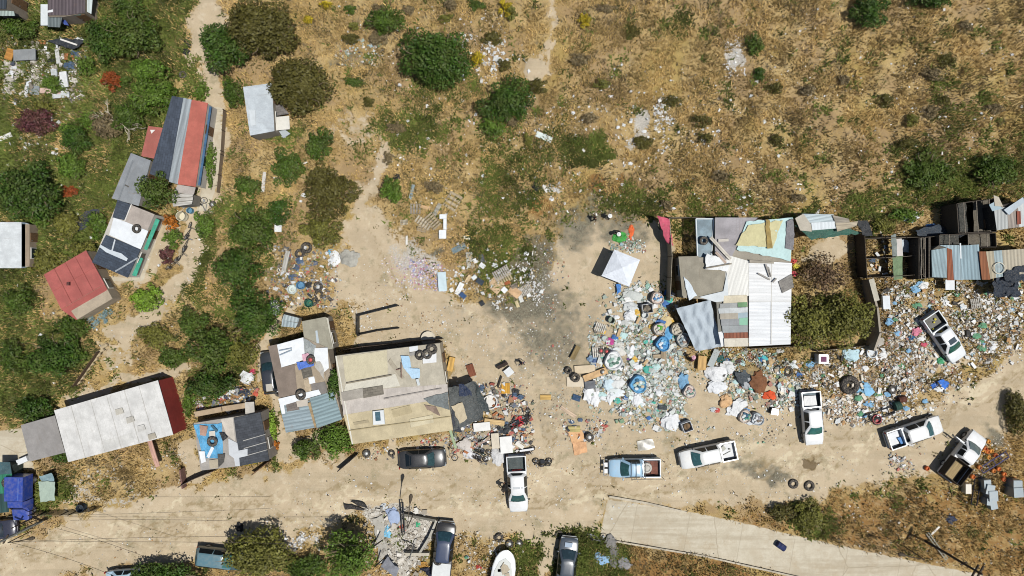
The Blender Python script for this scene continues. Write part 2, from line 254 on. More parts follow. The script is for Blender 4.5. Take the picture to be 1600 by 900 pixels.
# ------------------------------------------------------------------ mesh building
class MB:
    def __init__(s): s.v, s.f, s.uv = [], [], []
    def add(s, vs, fs, uvs=None):
        b = len(s.v); s.v += [tuple(q) for q in vs]; s.f += [tuple(b + i for i in q) for q in fs]
        s.uv += list(uvs) if uvs else [(q[0], q[1]) for q in vs]; return s
    def box(s, c, size, rz=0, rx=0, ry=0, taper=1.0):
        m = Matrix.Rotation(rz, 3, 'Z') @ Matrix.Rotation(ry, 3, 'Y') @ Matrix.Rotation(rx, 3, 'X'); vs = []; uv = []
        for z in (-.5, .5):
            k = taper if z > 0 else 1
            for a, b in ((-.5, -.5), (.5, -.5), (.5, .5), (-.5, .5)):
                vs.append(Vector(c) + m @ Vector((a * size[0] * k, b * size[1] * k, z * size[2]))); uv.append((a * size[0], b * size[1]))
        return s.add(vs, [(3, 2, 1, 0), (4, 5, 6, 7), (0, 1, 5, 4), (1, 2, 6, 5), (2, 3, 7, 6), (3, 0, 4, 7)], uv)
    def prism(s, poly, z0, z1, ang=0.0):
        n = len(poly); area = sum(poly[i][0] * poly[(i + 1) % n][1] - poly[(i + 1) % n][0] * poly[i][1] for i in range(n))
        zs0 = z0 if isinstance(z0, (list, tuple)) else [z0] * n; zs1 = z1 if isinstance(z1, (list, tuple)) else [z1] * n
        q = [(p[0], p[1], a, b) for p, a, b in zip(poly, zs0, zs1)]
        if area < 0: q.reverse()
        ca, sa = math.cos(ang), math.sin(ang)
        vs = [(a, b, c) for a, b, c, d in q] + [(a, b, d) for a, b, c, d in q]
        return s.add(vs, [tuple(range(n - 1, -1, -1)), tuple(range(n, 2 * n))] + [(i, (i + 1) % n, n + (i + 1) % n, n + i) for i in range(n)], [(v[0] * ca + v[1] * sa, -v[0] * sa + v[1] * ca) for v in vs])
    def tube(s, path, r, n=6, caps=True, r2=None):
        path = [Vector(p) for p in path]; b0 = len(s.v); vs = []; L = len(path)
        for i, p in enumerate(path):
            d = (path[min(i + 1, L - 1)] - path[max(i - 1, 0)]).normalized()
            a = d.orthogonal().normalized(); b = d.cross(a); rr = r if r2 is None else r + (r2 - r) * i / max(1, L - 1)
            if isinstance(r, list): rr = r[i]
            vs += [p + (a * math.cos(2 * math.pi * k / n) + b * math.sin(2 * math.pi * k / n)) * rr for k in range(n)]
        fs = [(i * n + k, i * n + (k + 1) % n, (i + 1) * n + (k + 1) % n, (i + 1) * n + k) for i in range(L - 1) for k in range(n)]
        if caps: fs += [tuple(range(n - 1, -1, -1)), tuple(range((L - 1) * n, L * n))]
        return s.add(vs, fs)
    def lathe(s, prof, c=(0, 0, 0), n=16, axis=None, close=False):
        vs = []; m = axis.to_track_quat('Z', 'Y').to_matrix() if axis else Matrix.Identity(3)
        for r, z in prof: vs += [Vector(c) + m @ Vector((r * math.cos(2 * math.pi * k / n), r * math.sin(2 * math.pi * k / n), z)) for k in range(n)]
        L = len(prof); fs = [(i * n + k, i * n + (k + 1) % n, (i + 1) * n + (k + 1) % n, (i + 1) * n + k) for i in range(L - 1) for k in range(n)]
        if close: fs += [((L - 1) * n + k, (L - 1) * n + (k + 1) % n, (k + 1) % n, k) for k in range(n)]
        else: fs += [tuple(range(n - 1, -1, -1)), tuple(range((L - 1) * n, L * n))]
        return s.add(vs, fs)
    def torus(s, c, Rr, r, n=20, k=8, axis=None, sq=1.0):
        return s.lathe([(Rr + r * math.cos(2 * math.pi * i / k), sq * r * math.sin(2 * math.pi * i / k)) for i in range(k)], c, n, axis, True)
    def sheet(s, q, th=0.03, amp=0.08, nu=8, nv=8, sd=0, freq=1.3, lift=0.0):
        q = [Vector(p) for p in q]; vs = []; r = random.Random(sd); ph = [r.uniform(0, 60) for _ in range(2)]; uv = []
        U = np.linspace(0, 1, nu + 1); V = np.linspace(0, 1, nv + 1)
        for layer in (0, 1):
            for v in V:
                for u in U:
                    p = q[0].lerp(q[1], u).lerp(q[3].lerp(q[2], u), v)
                    x, y = np.array([p.x * freq + ph[0]]), np.array([p.y * freq + ph[1]])
                    z = (fbm(x, y, 7, 3)[0] - .5) * 2 * amp + lift * math.sin(math.pi * u) * math.sin(math.pi * v)
                    jx = (vnoise(x * 2, y * 2, 3)[0] - .5) * amp * 1.6; jy = (vnoise(x * 2, y * 2, 4)[0] - .5) * amp * 1.6
                    vs.append((p.x + jx, p.y + jy, p.z + z + (th if layer else 0))); uv.append((u, v))
        n = (nu + 1) * (nv + 1); w1 = nu + 1; fs = []
        for j in range(nv):
            for i in range(nu):
                a = j * w1 + i; fs.append((n + a, n + a + 1, n + a + 1 + w1, n + a + w1)); fs.append((a + w1, a + w1 + 1, a + 1, a))
        rim = [i for i in range(nu)] + [nu + j * w1 for j in range(nv)] + [nv * w1 + nu - i for i in range(nu)] + [(nv - j) * w1 for j in range(nv)]
        for a, b in zip(rim, rim[1:] + rim[:1]): fs.append((a, b, n + b, n + a))
        return s.add(vs, fs, uv)
    def blob(s, c, size, sd=0, amp=0.25, freq=1.6, sub=2, flat=0.0):
        bm = bmesh.new(); bmesh.ops.create_icosphere(bm, subdivisions=sub, radius=1)
        vs = []
        for v in bm.verts:
            p = v.co; a = np.array([p.x * freq + sd * 3.1 + 9 + p.z * 1.7]); b = np.array([p.y * freq + sd * 1.7 + 9 - p.z * 1.3])
            k = 1 + (fbm(a, b, 17, 3)[0] - .5) * 2 * amp
            z = max(p.z, -flat) if flat else p.z
            vs.append((c[0] + p.x * k * size[0], c[1] + p.y * k * size[1], c[2] + z * k * size[2]))
        bm.verts.index_update(); fs = [tuple(v.index for v in f.verts) for f in bm.faces]; bm.free()
        return s.add(vs, fs)
    def loft(s, secs):
        n = len(secs[0]); vs = [p for q in secs for p in q]; L = len(secs)
        fs = [(i * n + k, i * n + (k + 1) % n, (i + 1) * n + (k + 1) % n, (i + 1) * n + k) for i in range(L - 1) for k in range(n)]
        fs += [tuple(range(n - 1, -1, -1)), tuple(range((L - 1) * n, L * n))]
        return s.add(vs, fs)
    def build(s, name, mat, parent=None, loc=None, rz=0.0, smooth=False, sharp=None):
        me = bpy.data.meshes.new(name)
        o = (0, 0, 0) if loc is None else loc
        me.from_pydata([(a - o[0], b - o[1], c - o[2]) for a, b, c in s.v], [], s.f)
        uvl = me.uv_layers.new(name='UVMap'); li = np.empty(len(me.loops), np.int32); me.loops.foreach_get('vertex_index', li)
        uvl.data.foreach_set('uv', np.array(s.uv, np.float32)[li].ravel())
        me.materials.append(mat)
        bm = bmesh.new(); bm.from_mesh(me); bmesh.ops.recalc_face_normals(bm, faces=bm.faces); bm.to_mesh(me); bm.free()
        if smooth:
            me.polygons.foreach_set('use_smooth', np.ones(len(me.polygons), bool)); me.set_sharp_from_angle(angle=R(sharp or 40))
        ob = bpy.data.objects.new(name, me); COL.objects.link(ob); ob.location = o if parent is None else (0, 0, 0)
        if parent is not None: ob.parent = parent
        if rz: ob.rotation_euler.z = rz
        return ob
LABELS = {}
def tag(o, label, cat, group=None, kind=None):
    if label: o['label'] = label; LABELS.setdefault(label, []).append((o.name, group))
    if cat: o['category'] = cat
    if group: o['group'] = group
    if kind: o['kind'] = kind
    return o
def empty(name, label, cat, loc, rz=0.0, group=None):
    o = bpy.data.objects.new(name, None); COL.objects.link(o); o.location = loc; o.rotation_euler.z = rz; o.empty_display_size = 0.2
    return tag(o, label, cat, group)
def np_mesh(name, V, k, mat, tint=None, own=None, parent=None, loc=(0, 0, 0)):
    me = bpy.data.meshes.new(name); n = len(V); m = n // k
    me.vertices.add(n); me.vertices.foreach_set('co', (V - np.array(loc)).astype(np.float32).ravel())
    me.loops.add(n); me.loops.foreach_set('vertex_index', np.arange(n, dtype=np.int32))
    me.polygons.add(m); me.polygons.foreach_set('loop_start', np.arange(0, n, k, dtype=np.int32))
    me.update(calc_edges=True)
    if tint is not None:
        a = me.attributes.new('tint', 'FLOAT', 'POINT'); a.data.foreach_set('value', tint.astype(np.float32))
    if own is not None:
        a = me.attributes.new('own', 'FLOAT_COLOR', 'POINT'); a.data.foreach_set('color', np.concatenate([own, np.ones((n, 1))], 1).astype(np.float32).ravel())
    me.materials.append(mat); o = bpy.data.objects.new(name, me); COL.objects.link(o)
    if parent is not None: o.parent = parent
    else: o.location = loc
    return o
# words that say where a thing lies
LM = [('white canopy tent', 968, 418), ('silver-roofed scrap compound', 1185, 430), ('draped grey tarp', 1095, 508), ('black sedan', 660, 717), ('light blue pickup', 985, 732),
      ('tan-roofed house', 615, 620), ('patchwork-roofed shack', 468, 580), ('long white-roofed house', 180, 660), ('maroon-roofed house', 122, 445), ('striped row house', 285, 225), ('navy and white house', 195, 375),
      ('black-shingled shed', 380, 690), ('small silver-roofed hut', 408, 170), ('huge round dark bush', 681, 87), ('wooden pallet pile', 680, 340), ('burnt black patch', 825, 430), ('corrugated shacks', 1500, 410),
      ('walled yard', 1320, 490), ('wood-sided white truck', 1500, 712), ('white boat', 787, 878), ('pale concrete road', 1200, 840), ('blue box truck', 33, 770), ('grey-roofed hut by the edge', 20, 385), ('steps cut in soil', 140, 575),
      ('dark-roofed cottage', 100, 20), ('slab ruins', 85, 120), ('pale footpath', 325, 60), ('open dirt yard', 780, 520), ('stony bare strip', 855, 60), ('rubble lot', 620, 840), ('parked motorcycle', 848, 716), ('bottle heap', 1010, 590), ('brown grassy bank', 1350, 800), ('power pole', 1447, 848),
      ('dry hillside', 1350, 130), ('olive weed patch', 640, 200)]
def where(px, py, n=1, skip=()):
    d = sorted((math.hypot(px - a, py - b), t, a, b) for t, a, b in LM if t not in skip)[:n]; o = []
    for r, t, a, b in d:
        if r < 42: o.append('beside the ' + t)
        elif abs(px - a) > abs(py - b): o.append(('right of the ' if px > a else 'left of the ') + t)
        else: o.append(('below the ' if py > b else 'above the ') + t)
    return ', '.join(o)
def uniq(desc, px, py):
    for n in (1, 2, 3):
        l = desc + ' ' + where(px, py, n)
        if l not in LABELS and len(l.split()) <= 16: return l
    return desc + ' ' + where(px, py, 1)
# ------------------------------------------------------------------ the ground, one sheet to the horizon
def build_ground():
    ext = np.array([2, 5, 10, 20, 40, 80, 160, 320, 640, 1200.])
    xs = np.concatenate([(GX0 - ext)[::-1], gxs, GX1 + ext]); ys = np.concatenate([(GY0 - ext)[::-1], gys, GY1 + ext])
    XX, YY = np.meshgrid(xs, ys); k = len(ext)
    pad = lambda a: np.pad(a, k, mode='constant')
    Z = np.pad(HGT, k, mode='edge')
    n = XX.size; V = np.stack([XX, YY, Z], -1).reshape(-1, 3)
    me = bpy.data.meshes.new('ground'); me.vertices.add(n); me.vertices.foreach_set('co', V.astype(np.float32).ravel())
    w1 = len(xs); a = (np.arange(len(ys) - 1)[:, None] * w1 + np.arange(w1 - 1)[None, :]).ravel()
    F = np.stack([a, a + 1, a + 1 + w1, a + w1], -1).astype(np.int32); m = len(F)
    me.loops.add(m * 4); me.loops.foreach_set('vertex_index', F.ravel()); me.polygons.add(m)
    me.polygons.foreach_set('loop_start', np.arange(0, m * 4, 4, dtype=np.int32)); me.update(calc_edges=True)
    for nm, ch in (('gA', ('dirt', 'green', 'conc', 'ash')), ('gB', ('rub', 'red', 'wet', 'trk'))):
        at = me.attributes.new(nm, 'FLOAT_COLOR', 'POINT')
        at.data.foreach_set('color', np.stack([pad(W[c]) for c in ch], -1).reshape(-1, 4).astype(np.float32).ravel())
    me.polygons.foreach_set('use_smooth', np.ones(m, bool))
    mt, t, p = nodes_of('ground_soil'); p.inputs['Roughness'].default_value = 0.95; p.inputs['Specular IOR Level'].default_value = 0.1
    ob = t.nodes.new('ShaderNodeTexCoord').outputs['Object']
    ch = {}
    for nm, names in (('gA', ('dirt', 'green', 'conc')), ('gB', ('rub', 'red', 'wet'))):
        at = t.nodes.new('ShaderNodeAttribute'); at.attribute_name = nm; sp = t.nodes.new('ShaderNodeSeparateColor'); t.links.new(at.outputs['Color'], sp.inputs[0])
        for i, q in enumerate(names): ch[q] = sp.outputs[i]
        ch['ash' if nm == 'gA' else 'trk'] = at.outputs['Alpha']
    n1 = noise(t, ob, 0.35, 6, .65); n2 = noise(t, ob, 1.5, 6, .7); n3 = noise(t, ob, 6, 4, .7); n4 = noise(t, ob, 22, 3, .7)
    def wt(q, amp=0.9, lo=.38, hi=.62, src=None):
        return ramp(t, mth(t, 'ADD', ch[q], mth(t, 'MULTIPLY', mth(t, 'SUBTRACT', src or n2, 0.5), amp)), lo, hi)
    H = lambda h: lin(h, 0.70)
    dry = mixc(t, ramp(t, n1, .35, .65), H('#ab8d58'), H('#cbad76')); dry = mixc(t, ramp(t, n2, .5, .72), dry, H('#7d7056')); dry = mixc(t, ramp(t, n3, .52, .72, 0, .7), dry, H('#dcc492'))
    dry = mixc(t, ramp(t, n4, .46, .62, 0, .75), dry, H('#66553a')); gy = noise(t, ob, 0.16, 4, .6); dry = mixc(t, ramp(t, gy, .48, .6, 0, .6), dry, H('#9a8060')); dry = mixc(t, ramp(t, gy, .44, .36, 0, .5), dry, H('#a08a4a'))
    red = mixc(t, n3, H('#70532f'), H('#a27b4a')); col = mixc(t, wt('red', 1.1), dry, red)
    gr = mixc(t, ramp(t, n3, .35, .65), H('#4a5526'), H('#8a8a4a')); gr = mixc(t, ramp(t, n2, .5, .66, 0, .85), gr, H('#a08c5c'))
    col = mixc(t, wt('green', 1.3), col, gr)
    tr = t.nodes.new('ShaderNodeMapping'); tr.inputs['Scale'].default_value = (0.06, 0.9, 1); tr.inputs['Rotation'].default_value = (0, 0, R(-6)); t.links.new(ob, tr.inputs[0])
    tk = noise(t, tr.outputs[0], 1.0, 4)
    dirt = mixc(t, ramp(t, n1, .35, .65), H('#c9b494'), H('#b7a486')); dirt = mixc(t, ramp(t, n2, .5, .75, 0, .75), dirt, H('#dccbae')); dirt = mixc(t, ramp(t, tk, .52, .66, 0, .5), dirt, H('#aa9a7e'))
    dirt = mixc(t, ramp(t, n3, .58, .74, 0, .6), dirt, H('#9a8868')); dirt = mixc(t, ramp(t, n4, .6, .7, 0, .5), dirt, H('#e0d3b6')); dirt = mixc(t, ramp(t, n4, .42, .32, 0, .55), dirt, H('#8b7757'))
    dk = noise(t, ob, 0.5, 5, .75); dirt = mixc(t, ramp(t, dk, .52, .68, 0, .7), dirt, H('#948a6c')); dl = noise(t, ob, 0.8, 6, .75); dirt = mixc(t, ramp(t, dl, .6, .72, 0, .5), dirt, H('#756e56'))
    dirt = mixc(t, mth(t, 'MULTIPLY', ramp(t, mth(t, 'ADD', ch['trk'], mth(t, 'MULTIPLY', mth(t, 'SUBTRACT', n3, .5), .8)), .25, .75), .75), dirt, mixc(t, ramp(t, n1, .42, .56), H('#decdaa'), H('#94815f')))
    col = mixc(t, wt('dirt', 1.15), col, dirt)
    rub = mixc(t, ramp(t, n4, .4, .6), H('#8f887b'), H('#ddd6c8')); col = mixc(t, wt('rub', 1.0, src=n3), col, rub)
    ash = mixc(t, ramp(t, n3, .35, .7), H('#3a3a33'), H('#7c7a68')); ash = mixc(t, ramp(t, n4, .62, .7, 0, .8), ash, H('#c8c8bb'))
    col = mixc(t, mth(t, 'MULTIPLY', wt('ash', 1.5, .2, .95), .85), col, ash)
    cr = noise(t, tr.outputs[0], 2.2, 6, .7)
    con = mixc(t, ramp(t, n2, .35, .7), H('#c2b69e'), H('#d3c8b0')); con = mixc(t, ramp(t, cr, .52, .7, 0, .7), con, H('#b0a48d')); con = mixc(t, ramp(t, n1, .5, .65, 0, .5), con, H('#bdae94'))
    con = mixc(t, ramp(t, n4, .6, .72, 0, .4), con, H('#8f8672'))
    sx = t.nodes.new('ShaderNodeSeparateXYZ'); rt = t.nodes.new('ShaderNodeMapping'); rt.inputs['Rotation'].default_value = (0, 0, R(10)); t.links.new(ob, rt.inputs[0]); t.links.new(rt.outputs[0], sx.inputs[0])
    jt = mth(t, 'LESS_THAN', mth(t, 'FRACT', mth(t, 'MULTIPLY', mth(t, 'ADD', sx.outputs[0], mth(t, 'MULTIPLY', n3, .12)), .19)), .014); con = mixc(t, mth(t, 'MULTIPLY', jt, .28), con, H('#7d715c'))
    vo = t.nodes.new('ShaderNodeTexVoronoi'); vo.feature = 'DISTANCE_TO_EDGE'; vo.inputs['Scale'].default_value = .10; wv_ = t.nodes.new('ShaderNodeMix'); wv_.data_type = 'VECTOR'; wv_.inputs[0].default_value = .25
    nz_ = t.nodes.new('ShaderNodeTexNoise'); nz_.inputs['Scale'].default_value = 1.2; nz_.inputs['Detail'].default_value = 5; t.links.new(ob, nz_.inputs['Vector']); t.links.new(ob, wv_.inputs[4]); t.links.new(nz_.outputs['Color'], wv_.inputs[5]); t.links.new(wv_.outputs[1], vo.inputs['Vector'])
    con = mixc(t, ramp(t, vo.outputs['Distance'], .001, .005, .45, 0), con, H('#8a7c64')); con = mixc(t, ramp(t, dk, .5, .66, 0, .55), con, H('#b3a184'))
    con = mixc(t, mth(t, 'MULTIPLY', ramp(t, tk, .5, .6), .4), con, H('#a5977e'))
    col = mixc(t, wt('conc', 0.75), col, con)
    col = mixc(t, mth(t, 'MULTIPLY', wt('wet', .8, .3, .7), .75), col, H('#57452b'))
    t.links.new(col, p.inputs['Base Color'])
    hh = mth(t, 'ADD', mth(t, 'MULTIPLY', n3, .6), mth(t, 'MULTIPLY', n4, .4)); bump(t, p, hh, 0.55, 0.12)
    me.materials.append(mt); o = bpy.data.objects.new('ground', me); COL.objects.link(o); tag(o, 'sunlit hillside of dirt, dry grass and trodden yard', 'ground', kind='structure')
build_ground()

def scatter(n, dens, seed):
    r = np.random.default_rng(seed); out = []; got = 0
    while got < n:
        x = r.uniform(-62, 62, n * 2); y = r.uniform(-39, 39, n * 2); i, j = gi(x, y)
        k = r.random(n * 2) < dens[i, j]; out.append(np.stack([x[k], y[k]], -1)); got += k.sum()
        if k.sum() < n * 0.01: break
    return np.concatenate(out)[:n]
def tufts(name, P, blades, hgt, wid, spread, seed, mat, label, lowf, droop=.6):
    r = np.random.default_rng(seed); n = len(P); B = np.repeat(P, blades, 0); m = len(B)
    a = r.uniform(0, 2 * np.pi, m); tintc = np.repeat(np.clip(fbm(P[:, 0] * lowf, P[:, 1] * lowf, seed, 4) * 1.8 - .4 + r.normal(0, .12, n), 0, 1), blades)
    base = B + r.normal(0, spread, (m, 2)); z = gh(base[:, 0], base[:, 1]); h = hgt * r.uniform(.5, 1.3, m) * np.repeat(r.uniform(.6, 1.4, n), blades); l = h * droop * r.uniform(.4, 1.5, m); ww = wid * r.uniform(.6, 1.4, m)
    dx, dy = np.cos(a), np.sin(a); V = np.zeros((m, 3, 3))
    V[:, 0] = np.stack([base[:, 0] - dy * ww, base[:, 1] + dx * ww, z - .03], -1); V[:, 1] = np.stack([base[:, 0] + dy * ww, base[:, 1] - dx * ww, z - .03], -1)
    V[:, 2] = np.stack([base[:, 0] + dx * l, base[:, 1] + dy * l, z + h], -1)
    ti = np.repeat(np.clip(tintc + r.normal(0, .2, m), 0, 1), 3)
    o = np_mesh(name, V.reshape(-1, 3), 3, mat, tint=ti); tag(o, label, name.replace('_', ' '), kind='stuff'); return o
dm = np.clip(1 - W['dirt'] * 1.6, 0, 1) * np.clip(1 - W['conc'] * 3, 0, 1) * np.clip(1 - W['rub'] * 1.3, 0, 1) * np.clip(1 - W['ash'] * .9, 0, 1)
nz = fbm(GXX * .6, GYY * .6, 61)
tufts('dry_grass', scatter(108000, np.clip(dm * (1 - .55 * W['green']) * np.clip(nz * 3.4 - 1.15, .08, 1), 0, 1), 1), 4, .33, .055, .13, 21, M('leaf', '#bd9e66'), 'dry straw-coloured grass covering the open slopes', .45)
tufts('brown_scrub', scatter(10000, np.clip(dm * np.clip(fbm(GXX * .35, GYY * .35, 63) * 4 - 2.0, .03, 1), 0, 1), 2), 5, .34, .05, .2, 22, M('leaf', '#6c604a'), 'low grey-brown dead scrub among the dry grass', .8)
tufts('grey_scrub', scatter(7500, np.clip(dm * np.clip(fbm(GXX * .3, GYY * .3, 163) * 5 - 2.8, .01, 1), 0, 1), 12), 5, .3, .045, .2, 122, M('leaf', '#7d6d54'), 'greyish dead weeds in drifts on the dry slope', .8)
tufts('olive_weeds', scatter(10000, np.clip(dm * np.clip(fbm(GXX * .3, GYY * .3, 263) * 5 - 2.5, .03, 1) + .025 * W['dirt'] * (fbm(GXX * .5, GYY * .5, 264) > .62), 0, 1), 13), 5, .3, .055, .18, 123, M('leaf', '#5f5a2e'), 'olive weeds in patches through the dry grass', .8)
gd = np.clip(W['green'] * 1.3 - .15 + (fbm(GXX * .8, GYY * .8, 65) - .5) * 1.2, 0, 1) * np.clip(1 - W['conc'] * 2, 0, 1) * np.clip(1 - W['dirt'] * 1.2, 0.02, 1) * (1 - .8 * W['rub'])
tufts('green_weeds', scatter(46000, gd, 3), 5, .3, .085, .16, 23, M('leaf', '#57622a'), 'leafy green weeds spreading between the shrubs and paths', .5, .9)
yd = mmax(mblob(640, 200, 65, 30), mblob(700, 205, 40, 20) * .4, mblob(780, 270, 60, 60) * .5, mblob(760, 370, 60, 70) * .45, mblob(480, 425, 14, 30) * .6, mblob(845, 440, 20, 20) * .6, mblob(240, 110, 30, 20) * .4, mblob(40, 20, 30, 20) * .8, mblob(330, 320, 12, 40) * .5, mblob(590, 255, 50, 20) * .6, mblob(395, 560, 12, 10), mblob(390, 720, 30, 6) * .7)
tufts('yellow_flowers', scatter(6500, np.clip(yd * 1.2 - .1, 0, 1) * np.clip(fbm(GXX * .9, GYY * .9, 265) * 3 - 1, .1, 1) * np.clip(1 - W['dirt'], .05, 1), 4), 3, .22, .06, .12, 24, M('leaf', '#9a9a48'), 'low yellow-flowering weeds dotted over the slope', .9, 1.0)

# ------------------------------------------------------------------ uncountable litter
PAL = {'clear': ['#d0dad6', '#b5c6c0', '#eef2f1', '#9fb5ae', '#dde4e1', '#c5d2d4', '#7f958a'], 'white': ['#f2f5f5', '#e6e9e8', '#d8dedd', '#fbfbf8'], 'mix': ['#f2f5f5', '#e9ecea', '#cfd6d4', '#b9c6bf', '#8fa59b', '#5e7a6c', '#46606c', '#c9b99a', '#e8dcc2', '#b9a184', '#6b5f50', '#3b4144', '#a8cfdc', '#d7efe8', '#dfe6e2', '#e9ecea', '#7f9a86', '#6f9a7c', '#b5bdb4', '#9f9482', '#c9cfc8', '#2f3638', '#b06a5a', '#5f8f6a', '#d6bf7a'],
       'brown': ['#efe9dc', '#d9cbb0', '#b5936a', '#8d6a45', '#6a4f36', '#4b3d30', '#e6e7e3', '#c7cfcc', '#a9783f', '#f5f5f0', '#3a3a38'], 'pink': ['#e8c8d8', '#d9a8c4', '#b8b4d8', '#f2e6ea', '#c47a98', '#8890c0', '#ffffff'],
       'junk': ['#2c2f33', '#454b52', '#8b9299', '#d9dcdd', '#f0f0ec', '#9a6a44', '#39506e', '#b04038', '#c9b99a', '#5f6f5b'], 'stone': ['#d9d3c6', '#c2bbad', '#aaa294', '#ece7db', '#938b7d']}
def litter(name, zones, label, seed):
    r = np.random.default_rng(seed); Vs = []; Cs = []
    for poly, n, pal, s0, s1 in zones:
        P = np.array(pts(poly)); lo, hi = P.min(0), P.max(0); c = P.mean(0); got = []
        while sum(map(len, got)) < n:
            x = r.uniform(lo[0], hi[0], n * 3); y = r.uniform(lo[1], hi[1], n * 3)
            ed = .9 if n > 600 else .5; k = inside(x + r.normal(0, ed, n * 3), y + r.normal(0, ed, n * 3), [tuple(q) for q in P]) & (fbm(x * .75 + 40, y * .75 + 40, 5, 3) * 1.5 - .5 + r.random(n * 3) * .42 > (.36 if n > 600 else .45))
            got.append(np.stack([x[k], y[k]], -1))
        Q = np.concatenate(got)[:n]; pc = np.array([lin(h, .72) for h in PAL[pal]])
        sx = (s0 + (s1 - s0) * r.random(n) ** 2.2) * r.choice([.6, .8, 1, 1.3], n); sy = sx * r.uniform(.4, 1.1, n); sz = np.minimum(sx, sy) * r.uniform(.1, .8, n); a = r.uniform(0, 6.28, n)
        cor = np.array([(-1, -1, 0), (1, -1, 0), (1, 1, 0), (-1, 1, 0), (-1, -1, 1), (1, -1, 1), (1, 1, 1), (-1, 1, 1)], float)
        B = cor[None] * np.stack([sx / 2, sy / 2, sz], -1)[:, None]; B = B * r.uniform(.45, 1.25, B.shape)
        tz = r.normal(0, .3, n); B[..., 2] += B[..., 0] * tz[:, None] * .6
        X2 = B[..., 0] * np.cos(a)[:, None] - B[..., 1] * np.sin(a)[:, None]; Y2 = B[..., 0] * np.sin(a)[:, None] + B[..., 1] * np.cos(a)[:, None]
        V = np.stack([X2 + Q[:, :1], Y2 + Q[:, 1:], B[..., 2] + gh(Q[:, 0], Q[:, 1])[:, None] + .015], -1)
        f = np.array([(4, 5, 6, 7), (0, 1, 5, 4), (1, 2, 6, 5), (2, 3, 7, 6), (3, 0, 4, 7)])
        Vs.append(V[:, f].reshape(-1, 3)); Cs.append(np.repeat(pc[r.integers(0, len(pc), n)] * r.uniform(.75, 1.1, (n, 1)), 20, 0))
    o = np_mesh(name, np.concatenate(Vs), 4, M('vcol'), own=np.clip(np.concatenate(Cs), 0, 1)); tag(o, label, 'litter', kind='stuff')
HEAP1 = [(925, 520), (965, 480), (985, 440), (1045, 455), (1060, 500), (1062, 560), (1055, 640), (1075, 660), (1045, 675), (1000, 650), (945, 630), (920, 590)]
HEAP2 = [(1245, 560), (1380, 545), (1385, 440), (1600, 440), (1600, 540), (1500, 580), (1470, 625), (1400, 650), (1300, 665), (1260, 640)]
HEAP3 = [(1120, 545), (1250, 548), (1255, 610), (1215, 640), (1170, 610), (1130, 590)]
